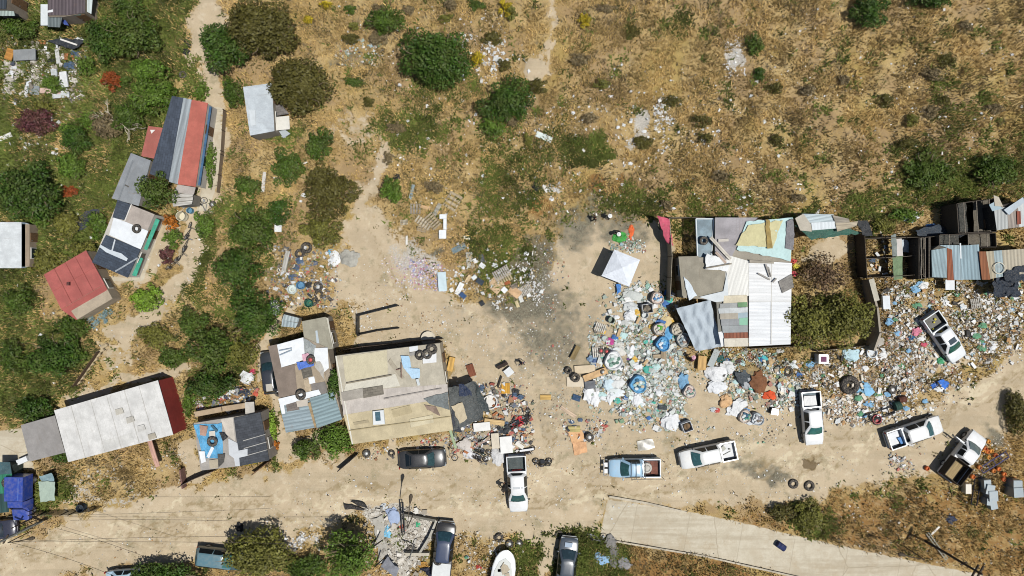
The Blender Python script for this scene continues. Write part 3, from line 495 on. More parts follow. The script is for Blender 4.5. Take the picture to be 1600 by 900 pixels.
LIT = [([(520, 440), (700, 400), (860, 470), (900, 560), (880, 680), (760, 690), (700, 540), (560, 500)], 1500, 'brown', .04, .16), ([(820, 680), (1250, 660), (1480, 640), (1480, 720), (1050, 780), (820, 770)], 900, 'brown', .04, .14), ([(-20, 850), (400, 770), (700, 730), (900, 760), (900, 820), (500, 830), (0, 900)], 900, 'brown', .04, .13), ([(800, 380), (870, 380), (900, 560), (830, 560)], 500, 'junk', .05, .2), ([(0, 55), (140, 55), (140, 160), (0, 160)], 500, 'junk', .08, .35), ([(0, 60), (60, 70), (130, 60), (120, 155), (20, 160)], 700, 'stone', .1, .45), (HEAP1, 3200, 'mix', .08, .34), (HEAP1, 1800, 'clear', .1, .45), (HEAP1, 4200, 'mix', .05, .16), (HEAP3, 2200, 'mix', .05, .2), (HEAP2, 4500, 'brown', .05, .16), (HEAP2, 1500, 'mix', .06, .24), ([(1250, 545), (1400, 545), (1400, 640), (1260, 650)], 1800, 'brown', .06, .24), ([(1040, 540), (1250, 545), (1240, 640), (1120, 600), (1060, 640)], 700, 'mix', .05, .18), ([(1000, 570), (1060, 560), (1070, 650), (1020, 660), (990, 620)], 2000, 'mix', .08, .24), (HEAP2, 5600, 'brown', .07, .3), (HEAP2, 1500, 'white', .08, .34), ([(1380, 440), (1600, 440), (1600, 520), (1450, 560), (1380, 530)], 1200, 'mix', .08, .3), (HEAP3, 1500, 'mix', .1, .4),
       ([(715, 600), (820, 600), (835, 690), (780, 730), (700, 700)], 1300, 'junk', .1, .4), ([(610, 680), (760, 680), (750, 710), (610, 705)], 250, 'junk', .1, .3), ([(880, 660), (950, 655), (945, 690), (880, 690)], 160, 'junk', .1, .35), ([(640, 405), (690, 425), (695, 455), (665, 450), (640, 425)], 800, 'pink', .06, .2), ([(590, 410), (640, 400), (680, 450), (610, 450)], 260, 'pink', .06, .14),
       ([(410, 390), (520, 380), (530, 480), (440, 480)], 800, 'junk', .1, .36), ([(303, 638), (345, 608), (401, 606), (401, 620), (383, 633), (329, 648)], 620, 'junk', .12, .42), ([(300, 636), (330, 622), (345, 640), (310, 648)], 160, 'pink', .12, .3), ([(690, 410), (760, 395), (850, 420), (845, 465), (780, 485), (700, 462)], 330, 'white', .08, .35), ([(950, 360), (1005, 360), (1010, 395), (960, 395)], 330, 'mix', .08, .26), ([(810, 370), (850, 385), (872, 440), (845, 490), (805, 470)], 260, 'white', .05, .17),
       ([(480, 0), (800, 0), (860, 300), (760, 400), (600, 330), (560, 80)], 700, 'white', .06, .26), ([(800, 120), (1120, 100), (1330, 330), (850, 350)], 1000, 'white', .06, .26), ([(1000, 150), (1060, 150), (1040, 240), (990, 240)], 330, 'white', .06, .3), ([(1100, 0), (1600, 0), (1600, 330), (1200, 330)], 420, 'white', .05, .22), ([(1130, 60), (1165, 60), (1160, 110), (1145, 120)], 260, 'white', .06, .2), ([(720, 50), (790, 60), (780, 130), (730, 130)], 260, 'white', .08, .35), ([(520, 60), (600, 60), (600, 105), (520, 105)], 200, 'mix', .08, .3),
       ([(0, 60), (150, 60), (140, 300), (0, 300)], 450, 'white', .06, .3), ([(0, 300), (340, 200), (330, 640), (0, 640)], 420, 'white', .05, .22), ([(100, 740), (290, 700), (290, 760), (100, 800)], 420, 'stone', .06, .2), ([(400, 740), (1250, 640), (1250, 780), (400, 860)], 600, 'white', .05, .16), ([(570, 790), (670, 790), (650, 900), (600, 900)], 1100, 'stone', .1, .4), ([(720, 830), (820, 850), (800, 900), (710, 900)], 330, 'stone', .06, .25), ([(1180, 790), (1600, 720), (1600, 900), (1300, 850)], 900, 'stone', .05, .16), ([(1480, 690), (1600, 680), (1600, 790), (1540, 800)], 260, 'stone', .06, .25),
       ([(0, 100), (30, 104), (28, 145), (0, 146)], 420, 'stone', .1, .3), ([(45, 98), (64, 94), (66, 130), (42, 134)], 420, 'stone', .1, .3), ([(440, 830), (500, 850), (480, 860), (430, 850)], 130, 'white', .08, .3), ([(1355, 360), (1450, 360), (1450, 440), (1355, 440)], 420, 'brown', .1, .3), ([(520, 460), (720, 440), (900, 560), (780, 700), (700, 560), (560, 540)], 420, 'white', .05, .14), ([(860, 560), (960, 600), (960, 680), (850, 680)], 240, 'mix', .05, .18), ([(1040, 640), (1240, 640), (1240, 700), (1050, 700)], 300, 'mix', .05, .2), ([(1390, 700), (1440, 690), (1430, 730), (1390, 735)], 200, 'junk', .08, .3), ([(545, 690), (620, 700), (600, 720), (560, 715)], 60, 'junk', .08, .25), ([(1240, 0), (1600, 230), (1600, 330), (1300, 330)], 300, 'white', .05, .2), ([(835, 280), (900, 285), (880, 300), (830, 300)], 120, 'white', .1, .35)]
litter('litter', LIT, 'fine scattered rubbish, bottles and paper strewn over yard and slope', 77)

# ------------------------------------------------------------------ plants
def leaf_cloud(rx, ry, h, z0, n, lobes, ls, seed):
    r = np.random.default_rng(seed); L = []
    for i in range(lobes):
        a = 2.39996 * i + r.uniform(-.3, .3); d = r.uniform(.45, .76 if rx > 2.9 else .92) if i % 3 else r.uniform(.05, .4)
        rad = r.uniform(.24 if rx > 2.9 else .17, .38) if i % 3 else r.uniform(.3, .48)
        L.append((math.cos(a) * d, math.sin(a) * d, r.uniform(.25, .6) if i % 3 else r.uniform(.4, .75), rad))
    L = np.array(L); k = r.choice(len(L), n, p=L[:, 3] ** 2 / (L[:, 3] ** 2).sum()); q = r.normal(size=(n, 3)); q[:, 2] = np.abs(q[:, 2]) * 1.1 - .35; q /= np.linalg.norm(q, axis=1)[:, None]
    rr = L[k, 3] * r.uniform(.62, 1.16, n) ** .8 * (1 + .35 * (vnoise(q[:, 0] * 3 + k * 7 + 30, q[:, 1] * 3 + 30, seed % 50) - .5))
    P = np.stack([(L[k, 0] + q[:, 0] * rr) * rx, (L[k, 1] + q[:, 1] * rr) * ry, z0 + np.clip(L[k, 2] + q[:, 2] * rr * .8, 0.02, 2) * h], -1)
    nrm = q * .7 + r.normal(0, .55, (n, 3)); nrm[:, 2] += .35; nrm /= np.linalg.norm(nrm, axis=1)[:, None]
    u = np.cross(nrm, r.normal(size=(n, 3))); u /= np.linalg.norm(u, axis=1)[:, None]; v = np.cross(nrm, u)
    s = ls * r.uniform(.6, 1.3, n)[:, None]; V = np.stack([P - u * s, P - v * s * .55, P + u * s, P + v * s * .55], 1)
    ti = np.clip(r.beta(2, 2.6, n) + (r.random(len(L))[k] - .5) * .35, 0, 1)
    return V.reshape(-1, 3), np.repeat(ti, 4)
KINDS = {'dead': '#6b5540', 'dark': '#3f5418', 'olive': '#66662a', 'green': '#4f6a20', 'bright': '#6f8f2a', 'brown': '#4c481c', 'maroon': '#5a3236', 'red': '#8a3f1c', 'grey': '#75664a', 'yellow': '#a8921c', 'blue': '#5d7a7c', 'deep': '#344f14', 'orange': '#a8601c'}
def plant(name, px, py, rx, ry, tone, label, cat, h=None, group=None, seed=None, trunk=None, dens=1.0):
    rx_, ry_ = rx / S, ry / S; rm = (rx_ + ry_) / 2; h = h or rm * 1.25; seed = seed or (int(px * 31 + py * 17) % 9973)
    tz = trunk if trunk is not None else min(1.2, .25 * h)
    x, y = X(px, py, tz + .45 * h); z = float(gh(x, y)); lobes = int(min(26, 8 + rm * 6)); ls = .085 + .02 * min(rm, 3)
    n = int(max(260, min(9000, 780 * dens * rx_ * ry_ + 150))); V, ti = leaf_cloud(rx_, ry_, h, z + tz * .6, n, lobes, ls, seed)
    root = empty(name, label, cat, (x, y, z), group=group)
    np_mesh('crown', V, 4, M('leaf', KINDS[tone]), tint=ti, parent=root)
    b = MB(); r = random.Random(seed); tr = max(.03, .05 * rm)
    b.tube([(0, 0, -.15), (r.uniform(-.1, .1) * rm, r.uniform(-.1, .1) * rm, tz), (r.uniform(-.15, .15) * rm, r.uniform(-.15, .15) * rm, tz + .5 * h)], tr * 1.4, 7, r2=tr * .5)
    for i in range(5):
        a = i * 1.257 + r.uniform(-.4, .4); q = r.uniform(.45, .7)
        b.tube([(0, 0, tz * .7), (math.cos(a) * rx_ * q * .5, math.sin(a) * ry_ * q * .5, tz + .2 * h), (math.cos(a) * rx_ * q, math.sin(a) * ry_ * q, tz + .5 * h)], tr * .7, 5, r2=tr * .2)
    for i in range(int(2 + rm * 2)):
        a = r.uniform(0, 6.28); q = r.uniform(.75, 1.08); zt_ = tz + h * r.uniform(.35, .75)
        b.tube([(math.cos(a) * rx_ * q * .45, math.sin(a) * ry_ * q * .45, tz + .3 * h), (math.cos(a + .1) * rx_ * q * .8, math.sin(a + .1) * ry_ * q * .8, zt_), (math.cos(a) * rx_ * q, math.sin(a) * ry_ * q, zt_ + .1 * h)], tr * .35, 4, r2=.008)
    b.build('trunk', M('wood', '#8d7b64'), root)
    for ob in root.children:
        if ob.name.startswith('crown'):
            ob.data.transform(Matrix.Translation((0, 0, -z)))
    return root
TREES = [(681, 87, 56, 48, 'deep', 'huge round dark green bush alone on the upper dry slope', 3.4), (793, 157, 40, 34, 'deep', 'dense dark green bush with lumpy crown below the huge round bush', 2.4), (768, 196, 20, 18, 'green', 'small fresh green bush tucked under the lumpy dark bush', 1.4),
    (345, 75, 40, 40, 'deep', 'dark green tree overhanging the sandy path at the top', 3.5), (405, 42, 58, 46, 'brown', 'broad brownish tree crown against the top of the slope', 3.6), (466, 134, 52, 46, 'brown', 'brown-green tree shading the silver-roofed hut', 3.2), (600, 31, 30, 24, 'dark', 'spiky dark bush on the top slope left of the huge bush', 1.6),
    (497, 226, 25, 27, 'dark', 'rounded olive-dark bush halfway down the central slope', 2.0), (447, 262, 28, 30, 'dark', 'ragged dark bush hiding white scraps on the central slope', 1.8), (511, 296, 42, 40, 'brown', 'largest brown-green bush on the central slope', 2.6), (498, 356, 30, 27, 'olive', 'olive bush at the foot of the largest brown-green bush', 1.8), (611, 297, 17, 22, 'green', 'compact fresh green bush near the wooden pallets', 1.5), (362, 142, 17, 28, 'dark', 'upright dark shrub between sandy path and silver-roofed hut', 1.6), (384, 290, 24, 20, 'dark', 'low dark bush beside the upper end of the dense thicket', 1.5),
    (36, 300, 50, 48, 'deep', 'very dark spreading tree at the left edge above a white roof', 3.6), (241, 298, 28, 27, 'dark', 'dark tree growing through the gap between striped and grey roofs', 4.0), (388, 360, 38, 38, 'dark', 'tall green thicket tree at the head of the central strip', 3.0), (370, 424, 33, 36, 'deep', 'leafy green thicket tree in the middle of the central strip', 2.8), (393, 498, 36, 40, 'deep', 'dark thicket tree at the bend of the narrow dirt path', 3.2), (330, 552, 36, 33, 'dark', 'dark thicket tree above the junk-covered shed roof', 3.0), (326, 602, 35, 27, 'deep', 'deep green tree right above the pile of junk', 2.8), (372, 548, 24, 26, 'olive', 'smaller green thicket tree beside the narrow dirt path', 2.2), (436, 328, 20, 20, 'deep', 'dark shrub at the upper right tip of the thicket', 1.8),
    (523, 600, 19, 34, 'deep', 'leafy tree squeezed between patchwork shack and tan-roofed house', 3.2), (476, 702, 23, 20, 'dark', 'small dark shrub at the road edge below the patchwork shack', 1.6), (520, 690, 28, 30, 'green', 'bright leafy tree by the road corner of the tan-roofed house', 2.4), (400, 868, 56, 38, 'olive', 'grey-green tree over the dark green car at the road', 3.6), (540, 876, 42, 36, 'green', 'bright green lobed tree beside the rubble lot', 4.2, 3.2), (470, 892, 40, 24, 'dark', 'dark shaded shrub between the two roadside trees', 1.6), (256, 905, 60, 26, 'deep', 'very dark tree cut by the bottom edge over a pale blue car', 2.0),
    (1266, 505, 44, 40, 'olive', 'olive tree leaning on the white corrugated roof', 3.2), (1326, 499, 38, 38, 'olive', 'dark olive tree filling the walled yard corner', 3.2), (1290, 430, 38, 30, 'dead', 'sparse dull brown bush inside the walled yard', 1.8), (1360, 16, 32, 26, 'deep', 'dark bush at the top of the dry hillside', 2.0), (1462, -4, 38, 12, 'deep', 'dark bush cut by the top edge of the dry hillside', 1.6), (1180, 66, 15, 17, 'dark', 'small lone dark bush by the white paper spill', 1.0), (1188, 114, 10, 13, 'deep', 'tiny dark bush below the small lone one on the dry hillside', .8), (1266, 812, 28, 26, 'olive', 'low olive bush at the edge of the pale concrete road', 1.2), (1225, 800, 26, 14, 'brown', 'low brown bush on the bank beside the olive one', .9), (1556, 268, 36, 30, 'dark', 'low dark bush near the broken-roof shack', 1.4), (1450, 268, 40, 30, 'dark', 'sprawling dark green bush on the slope above the yards', 1.0), (1590, 640, 18, 36, 'brown', 'brown thorny bush at the right edge by the dirt track', 1.2),
    (80, 556, 42, 34, 'deep', 'dark shadowy bush on the bank left of the soil steps', 2.0), (50, 642, 34, 24, 'deep', 'dark green bush above the grey annex roof', 2.0), (108, 512, 24, 24, 'dark', 'dark bush at the lower corner of the maroon roof', 1.6), (206, 52, 42, 38, 'dark', 'large dark green tree at the top of the left hillside', 2.6), (228, 110, 30, 26, 'green', 'green tree in the middle of the upper left hillside', 2.0), (155, 60, 24, 36, 'deep', 'narrow dark tree beside the wrecked slabs', 2.2), (196, 12, 26, 20, 'dark', 'dark bush at the top edge beside the dark-roofed cottage', 1.8), (238, 150, 34, 26, 'green', 'leafy green bush just above the striped row house', 2.2), (160, 195, 26, 22, 'grey', 'grey leafless bush with pale twigs on the left hillside', 1.6), (195, 178, 28, 24, 'dark', 'dark bush behind the small maroon annex', 2.0), (112, 214, 22, 26, 'deep', 'deep green shrub above the weedy left slope', 1.7), (52, 188, 28, 22, 'maroon', 'purple-brown bush on the rubble slope at left', 1.3), (20, 40, 30, 18, 'dark', 'dark bush below the top left corner roof', 1.6), (172, 124, 15, 17, 'red', 'rusty red bush on the upper left hillside', 1.2), (108, 298, 14, 9, 'red', 'low rusty red plant in the left weeds', .5), (224, 466, 27, 22, 'bright', 'bright yellow-green flowering shrub beside the footpath bend', 1.2), (265, 346, 14, 13, 'orange', 'orange-flowered shrub beside the green awning', 1.2), (268, 372, 15, 16, 'green', 'green shrub in the garden strip by the navy and white house', 1.1), (258, 398, 14, 13, 'maroon', 'wine-red shrub in the garden strip by the black bikes', 1.0), (316, 352, 15, 24, 'green', 'green flowering hedge along the pale footpath', 1.2), (326, 250, 9, 40, 'green', 'thin green hedge between footpath and dry slope', 1.0), (312, 142, 13, 14, 'green', 'little green shrub in the middle of the sandy path', .7), (150, 350, 18, 22, 'green', 'low green bush left of the navy and white house', 1.0), (110, 260, 26, 24, 'green', 'green bush in the weeds below the deep green shrub', 1.2), (70, 410, 30, 20, 'olive', 'olive bush between the white roof and maroon roof', 1.0), (100, 350, 26, 24, 'olive', 'olive weeds bush beside the crumpled black tarp', 1.0), (20, 470, 26, 24, 'dark', 'dark bush at left edge below the white roof', 1.4), (15, 560, 22, 30, 'dark', 'dark bush at left edge level with the soil steps', 1.5), (265, 560, 26, 20, 'dark', 'dark bush on the bank below the footpath bend', 1.2), (240, 525, 28, 20, 'olive', 'olive scrub bush beside the lower footpath', .9), (300, 510, 22, 26, 'dark', 'dark scrub between footpath and thicket', 1.2), (290, 630, 9, 22, 'green', 'narrow green weeds clump at the red end of the long roof', .8), (1420, 335, 24, 14, 'green', 'green bush behind the frame fence of the corrugated shacks', .9), (1385, 350, 20, 12, 'olive', 'yellowish bush above the walled yard corner', .8),
    (745, 88, 12, 10, 'yellow', 'yellow-flowering bush right beside the huge round bush', .9), (480, 28, 9, 8, 'yellow', 'small yellow-flowering bush at the top of the slope', .8), (508, 4, 10, 6, 'yellow', 'yellow bush cut by the top edge', .8), (914, 30, 11, 12, 'yellow', 'mustard-coloured bush by the stony bare strip', .8), (792, 10, 12, 12, 'yellow', 'mustard bush at the top edge right of the huge bush', .8), (428, 695, 7, 9, 'orange', 'orange marigold clump beside the black-shingled shed', .5), (424, 668, 8, 28, 'bright', 'bright green weed hedge along the black-shingled shed', .8), (516, 572, 7, 26, 'bright', 'bright green weed strip beside the patchwork shack', 1.0), (378, 722, 20, 7, 'yellow', 'yellow weeds at the lower edge of the black-shingled shed', .5), (70, 776, 10, 8, 'deep', 'dark plant beside the grey-green cover', .7), (92, 712, 16, 16, 'deep', 'dark green plant at the corner of the long white roof', 1.1), (772, 30, 0, 0, '', '', 0)]
for q in TREES:
    if not q[2]: continue
    big = q[2] > 30 and q[6] > 1.7
    plant('tree' if big or q[6] > 2.3 else 'bush', q[0], q[1], q[2], q[3], q[4], q[5], 'tree' if big or q[6] > 2.3 else 'bush', q[6], trunk=q[7] if len(q) > 7 else None, dens=.3 if q[4] == 'dead' else 1.0)
tr_ = random.Random(5)
for i in range(26):      # small scrub bushes of the top slope
    px = tr_.uniform(530, 830); py = tr_.uniform(2, 60) if i < 18 else tr_.uniform(90, 330)
    if abs(px - 681) < 62 and abs(py - 87) < 56: continue
    tone = tr_.choice(['brown', 'grey', 'dark', 'olive'])
    plant('scrub_bush', px, py, tr_.uniform(8, 17), tr_.uniform(7, 13), tone, uniq('low %s scrub bush' % {'brown': 'brown', 'grey': 'grey-brown', 'dark': 'dark green', 'olive': 'olive'}[tone], px, py), 'bush', tr_.uniform(.5, .9), 'scrub bushes on the upper slope')
for i in range(74):      # bushes of the dry hillside and left slope
    if i < 26: px, py = tr_.uniform(840, 1590), tr_.uniform(5, 320); tone = tr_.choice(['brown', 'grey', 'brown', 'olive', 'grey']); sz = (8, 18)
    else: px, py = tr_.uniform(60, 300), tr_.uniform(100, 620); tone = tr_.choice(['green', 'dark', 'olive', 'green']); sz = (12, 22)
    if px < 340 and (140 < px < 345 and 150 < py < 510 or W['green'][gi(*X(px, py))] < .4): continue
    if 1020 < px < 1345 and py > 320: continue
    plant('scrub_bush', px, py, tr_.uniform(*sz), tr_.uniform(sz[0] * .8, sz[1] * .8), tone, uniq('%s %s bush' % ('low dry' if i < 26 else 'leafy', {'brown': 'brown', 'grey': 'greyish', 'dark': 'dark green', 'olive': 'olive', 'green': 'mid-green'}[tone]), px, py), 'bush', tr_.uniform(.4, .9) if i < 26 else tr_.uniform(.8, 1.5), 'scrub bushes on the dry hillside' if i < 26 else 'leafy bushes on the left slope', dens=.8)
def agave(px, py, n=9):
    for i in range(n):
        qx = px + tr_.uniform(-22, 22); qy = py + tr_.uniform(-9, 9) - (qx - px) * .45; x, y = X(qx, qy); b = MB()
        for k in range(13):
            a = k * 2.4; l = tr_.uniform(.3, .5); e = tr_.uniform(.3, .9); d = Vector((math.cos(a) * math.cos(e), math.sin(a) * math.cos(e), math.sin(e)))
            b.tube([(0, 0, .03), d * l * .5 + Vector((0, 0, .05)), d * l], [.03, .05, .004], 4)
        o = b.build('agave', M('flat', '#7f9a9c')); o.location = (x, y, float(gh(x, y))); tag(o, 'blue-grey spiky agave in the row below the maroon roof', 'agave', 'agaves below the maroon roof')
agave(152, 502, 12)
# ------------------------------------------------------------------ buildings
def cen(P): return (sum(p[0] for p in P) / len(P), sum(p[1] for p in P) / len(P))
def insetp(P, f): c = cen(P); return [(c[0] + (p[0] - c[0]) * f, c[1] + (p[1] - c[1]) * f) for p in P]
def building(name, label, outline, h, panels, wall='#b8ab94', cat='house', door=True, inset=.985, wallkind='conc'):
    foot = [X(*p, h) for p in outline]; c = cen(foot); loc = (c[0], c[1], 0.0)
    root = empty(name, label, cat, loc); z0 = -.35; I = insetp(foot, inset)
    hs = h if isinstance(h, (list, tuple)) else h
    MB().prism(I, z0, hs - .05).build('wall', M(wallkind, wall), root, loc)
    if door:
        def score(i):
            a, b = I[i], I[(i + 1) % len(I)]; m = Vector(((a[0] + b[0]) / 2 - c[0], (a[1] + b[1]) / 2 - c[1]))
            return m.normalized().dot(Vector((-c[0], -c[1])).normalized()) * math.hypot(b[0] - a[0], b[1] - a[1])
        best = max(range(len(I)), key=score)
        a, b = Vector(I[best]), Vector(I[(best + 1) % len(I)]); d = (b - a).normalized(); L = (b - a).length; ang = math.atan2(d.y, d.x); nn = Vector((-d.y, d.x))
        if nn.dot((a + b) / 2 - Vector(c)) < 0: nn = -nn
        p = a + d * L * .3; dr = MB().box((p.x + nn.x * .02, p.y + nn.y * .02, min(1.0, h * .45)), (.85, .09, min(2.0, h * .85)), ang).build('door', M('wood', '#6d5238'), root, loc)
        MB().box((p.x + nn.x * .09 + d.x * .3, p.y + nn.y * .09 + d.y * .3, 1.0), (.05, .06, .12), ang).build('handle', M('metal', '#888888'), dr, loc)
        if L > 3:
            p = a + d * L * .68; wd = MB().box((p.x + nn.x * .02, p.y + nn.y * .02, h * .55), (1.1, .1, .8), ang).build('window', M('flat', '#d8d4c8'), root, loc)
            MB().box((p.x + nn.x * .05, p.y + nn.y * .05, h * .55), (.95, .1, .66), ang).build('pane', M('glass', '#2b3a40'), wd, loc)
    for i, q in enumerate(panels):
        nm, P, mt = q[0], q[1], q[2]; o = q[3] if len(q) > 3 else {}
        dz = o.get('dz', .012 * i); th = o.get('th', .05); zs = o.get('z')
        zz = [h + dz + (zs[k] if zs else 0) for k in range(len(P))]; W_ = [X(*p, z) for p, z in zip(P, zz)]
        e = o.get('e', 0); k2 = (e + 1) % len(W_); ang = math.atan2(W_[k2][1] - W_[e][1], W_[k2][0] - W_[e][0])
        if o.get('sheet'):
            ob = MB().sheet([(a, b, z) for (a, b), z in zip(W_, zz)], .02, o['sheet'], 12, 12, i + len(outline) * 7, o.get('freq', 1.2)).build(nm, mt, root, loc, smooth=True, sharp=70)
        else: ob = MB().prism(W_, zz, [z + th for z in zz], ang).build(nm, mt, root, loc)
        if o.get('label'): ob['label'] = o['label']
    return root
RP = 'roof_panel'
def laps(q, nu, nv, mt, dz=.06, w=.9, sd=1):
    r = random.Random(sd); o = []; L = lambda a, b, t: (a[0] + (b[0] - a[0]) * t, a[1] + (b[1] - a[1]) * t); a, b, c, d = q; wu = math.hypot(b[0] - a[0], b[1] - a[1]); wv = math.hypot(d[0] - a[0], d[1] - a[1])
    for i in range(1, nu): t = i / nu + r.uniform(-.02, .02); e = w * r.uniform(.6, 1.2) / wu; o.append(('lap', [L(a, b, t), L(a, b, t + e), L(d, c, t + e), L(d, c, t)], mt, dict(dz=dz, th=.02)))
    for i in range(1, nv): t = i / nv + r.uniform(-.03, .03); e = w * r.uniform(.6, 1.2) / wv; o.append(('lap', [L(a, d, t), L(a, d, t + e), L(b, c, t + e), L(b, c, t)], mt, dict(dz=dz + .025, th=.02)))
    return o
building('row_house', 'long narrow row house roofed in navy, grey and red strips', [(269, 150), (325, 161), (306, 291), (234, 272)], 2.0, [
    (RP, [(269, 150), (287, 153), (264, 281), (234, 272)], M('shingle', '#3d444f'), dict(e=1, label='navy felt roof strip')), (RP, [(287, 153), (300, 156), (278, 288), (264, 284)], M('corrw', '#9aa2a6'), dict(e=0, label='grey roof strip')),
    (RP, [(300, 156), (325, 161), (306, 292), (278, 288)], M('conc', '#b86456'), dict(e=0, label='red roof strip', z=[.25, .0, 0, .25])), (RP, [(278, 288.5), (306, 293), (303, 304), (272, 300)], M('conc', '#b7ada4'), dict(dz=-.1)),
    ('awning', [(326, 166), (331, 167), (313, 290), (307, 289)], M('flat', '#3e5f80'), dict(dz=-.5))], '#c9c2b6')
building('shed', 'small maroon-roofed annex stuck to the striped row house', [(232, 197), (255, 200), (241, 248), (221, 244)], 1.7, [(RP, [(232, 197), (255, 200), (241, 248), (221, 244)], M('conc', '#ad6358'), dict(e=1)), ('patch', [(235, 203), (243, 203), (237, 209)], M('flat', '#e6dfd6'))], '#a89a88', 'shed')
building('shed', 'plain grey felt-roofed shed below the striped row house', [(205, 239), (236, 251), (217, 322), (175, 310)], 1.8, [(RP, [(205, 239), (236, 251), (217, 322), (175, 310)], M('conc', '#8d9194')), ('plank', [(194, 287), (202, 291), (201.5, 293), (193, 289)], M('flat', '#55534f')), ('ridge', [(207, 250), (209, 251), (187, 312), (185, 311)], M('conc', '#7f8487'))], '#a09a90', 'shed')
building('house', 'house with navy, white and tan roof squares and a green awning', [(184, 312), (242, 335), (200, 434), (144, 410)], 1.9, [
    (RP, [(184, 312), (205, 320), (194, 344), (176, 340)], M('shingle', '#3c434d')), (RP, [(205, 320), (242, 335), (231, 360), (195, 346)], M('conc', '#b3a79c'), dict(label='tan roof square')), (RP, [(178, 340), (195, 346), (232, 361), (220, 390), (171, 367)], M('flat', '#e9eef1'), dict(label='white roof square')),
    (RP, [(166, 367), (220, 389.5), (200, 434), (144, 410)], M('shingle', '#3a424d')), ('streak', [(157, 382), (171, 390), (190, 396), (200, 404), (198, 408), (184, 402), (166, 394), (156, 386)], M('flat', '#c9d2d8')), ('seam', [(179, 374), (181, 375), (176, 394), (174, 393)], M('flat', '#c2c8cc')), ('seam', [(215, 402), (216, 404), (181, 425), (180, 423)], M('flat', '#99a0a6')),
    ('trim', [(205, 319), (206.5, 319.5), (196, 346), (194.5, 345)], M('flat', '#dcd6cc')), ('awning', [(244, 341), (250, 344), (230, 391), (225, 389)], M('cloth', '#45a184'), dict(dz=-.3, label='green cloth awning')), ('awning', [(217, 401), (224, 404), (213, 432), (206, 430)], M('cloth', '#3f9c80'), dict(dz=-.6))], '#cfc8bb')
building('house', 'house under one tilted maroon sheet roof with a vent pipe', [(135, 391), (176, 467), (120, 500), (69, 429)], 1.6, [(RP, [(135, 391), (164, 444), (96, 483), (69, 429)], M('conc', '#b05e57'), dict(e=1)), (RP, [(164, 444.5), (176, 467), (120, 500), (96, 483.5)], M('conc', '#a85750'), dict(z=[0, -.3, -.3, 0]))] + laps([(135, 391), (164, 444), (96, 483), (69, 429)], 2, 4, M('conc', '#a8574f'), .07, .6) + [('vent', [(106, 441), (110, 441), (110, 446), (106, 446)], M('flat', '#5a3230'), dict(dz=.12, th=.2))], '#b5a48c')
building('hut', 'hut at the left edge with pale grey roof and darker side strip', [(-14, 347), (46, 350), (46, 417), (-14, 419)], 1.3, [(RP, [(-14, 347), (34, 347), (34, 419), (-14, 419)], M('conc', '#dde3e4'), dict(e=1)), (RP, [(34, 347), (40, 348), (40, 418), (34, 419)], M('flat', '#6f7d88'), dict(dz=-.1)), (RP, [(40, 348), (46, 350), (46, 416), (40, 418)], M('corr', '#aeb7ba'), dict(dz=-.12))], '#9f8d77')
building('house', 'long house with weathered white roof and dark red end wall', [(85, 641), (247, 594), (272, 679), (107, 722)], 2.7, [(RP, [(85, 641), (247, 594), (271, 679), (107, 722)], M('conc', '#e2e0da')), ('patch', [(158, 690), (206, 676), (210, 690), (160, 707)], M('conc', '#d8d6cf'))] + laps([(86, 641.5), (246, 595), (270, 679), (108, 721)], 6, 1, M('conc', '#cfccc4')) + [('patch', [(180 + i * 17, 640 + (i * 13) % 40), (191 + i * 17, 637 + (i * 13) % 40), (194 + i * 17, 645 + (i * 13) % 40), (182 + i * 17, 649 + (i * 13) % 40)], M('conc', ['#c9c3b4', '#bdb8ac', '#d5d2ca', '#b3aa98'][i]), dict(dz=.12)) for i in range(4)], '#a03c34', door=False)
building('annex', 'grey-roofed annex on the left end of the long white roof', [(33, 664), (86, 649), (102, 707), (47, 721)], 2.0, [(RP, [(33, 664), (86, 649), (102, 707), (47, 721)], M('conc', '#97938f'))], '#a3988a', 'shed')
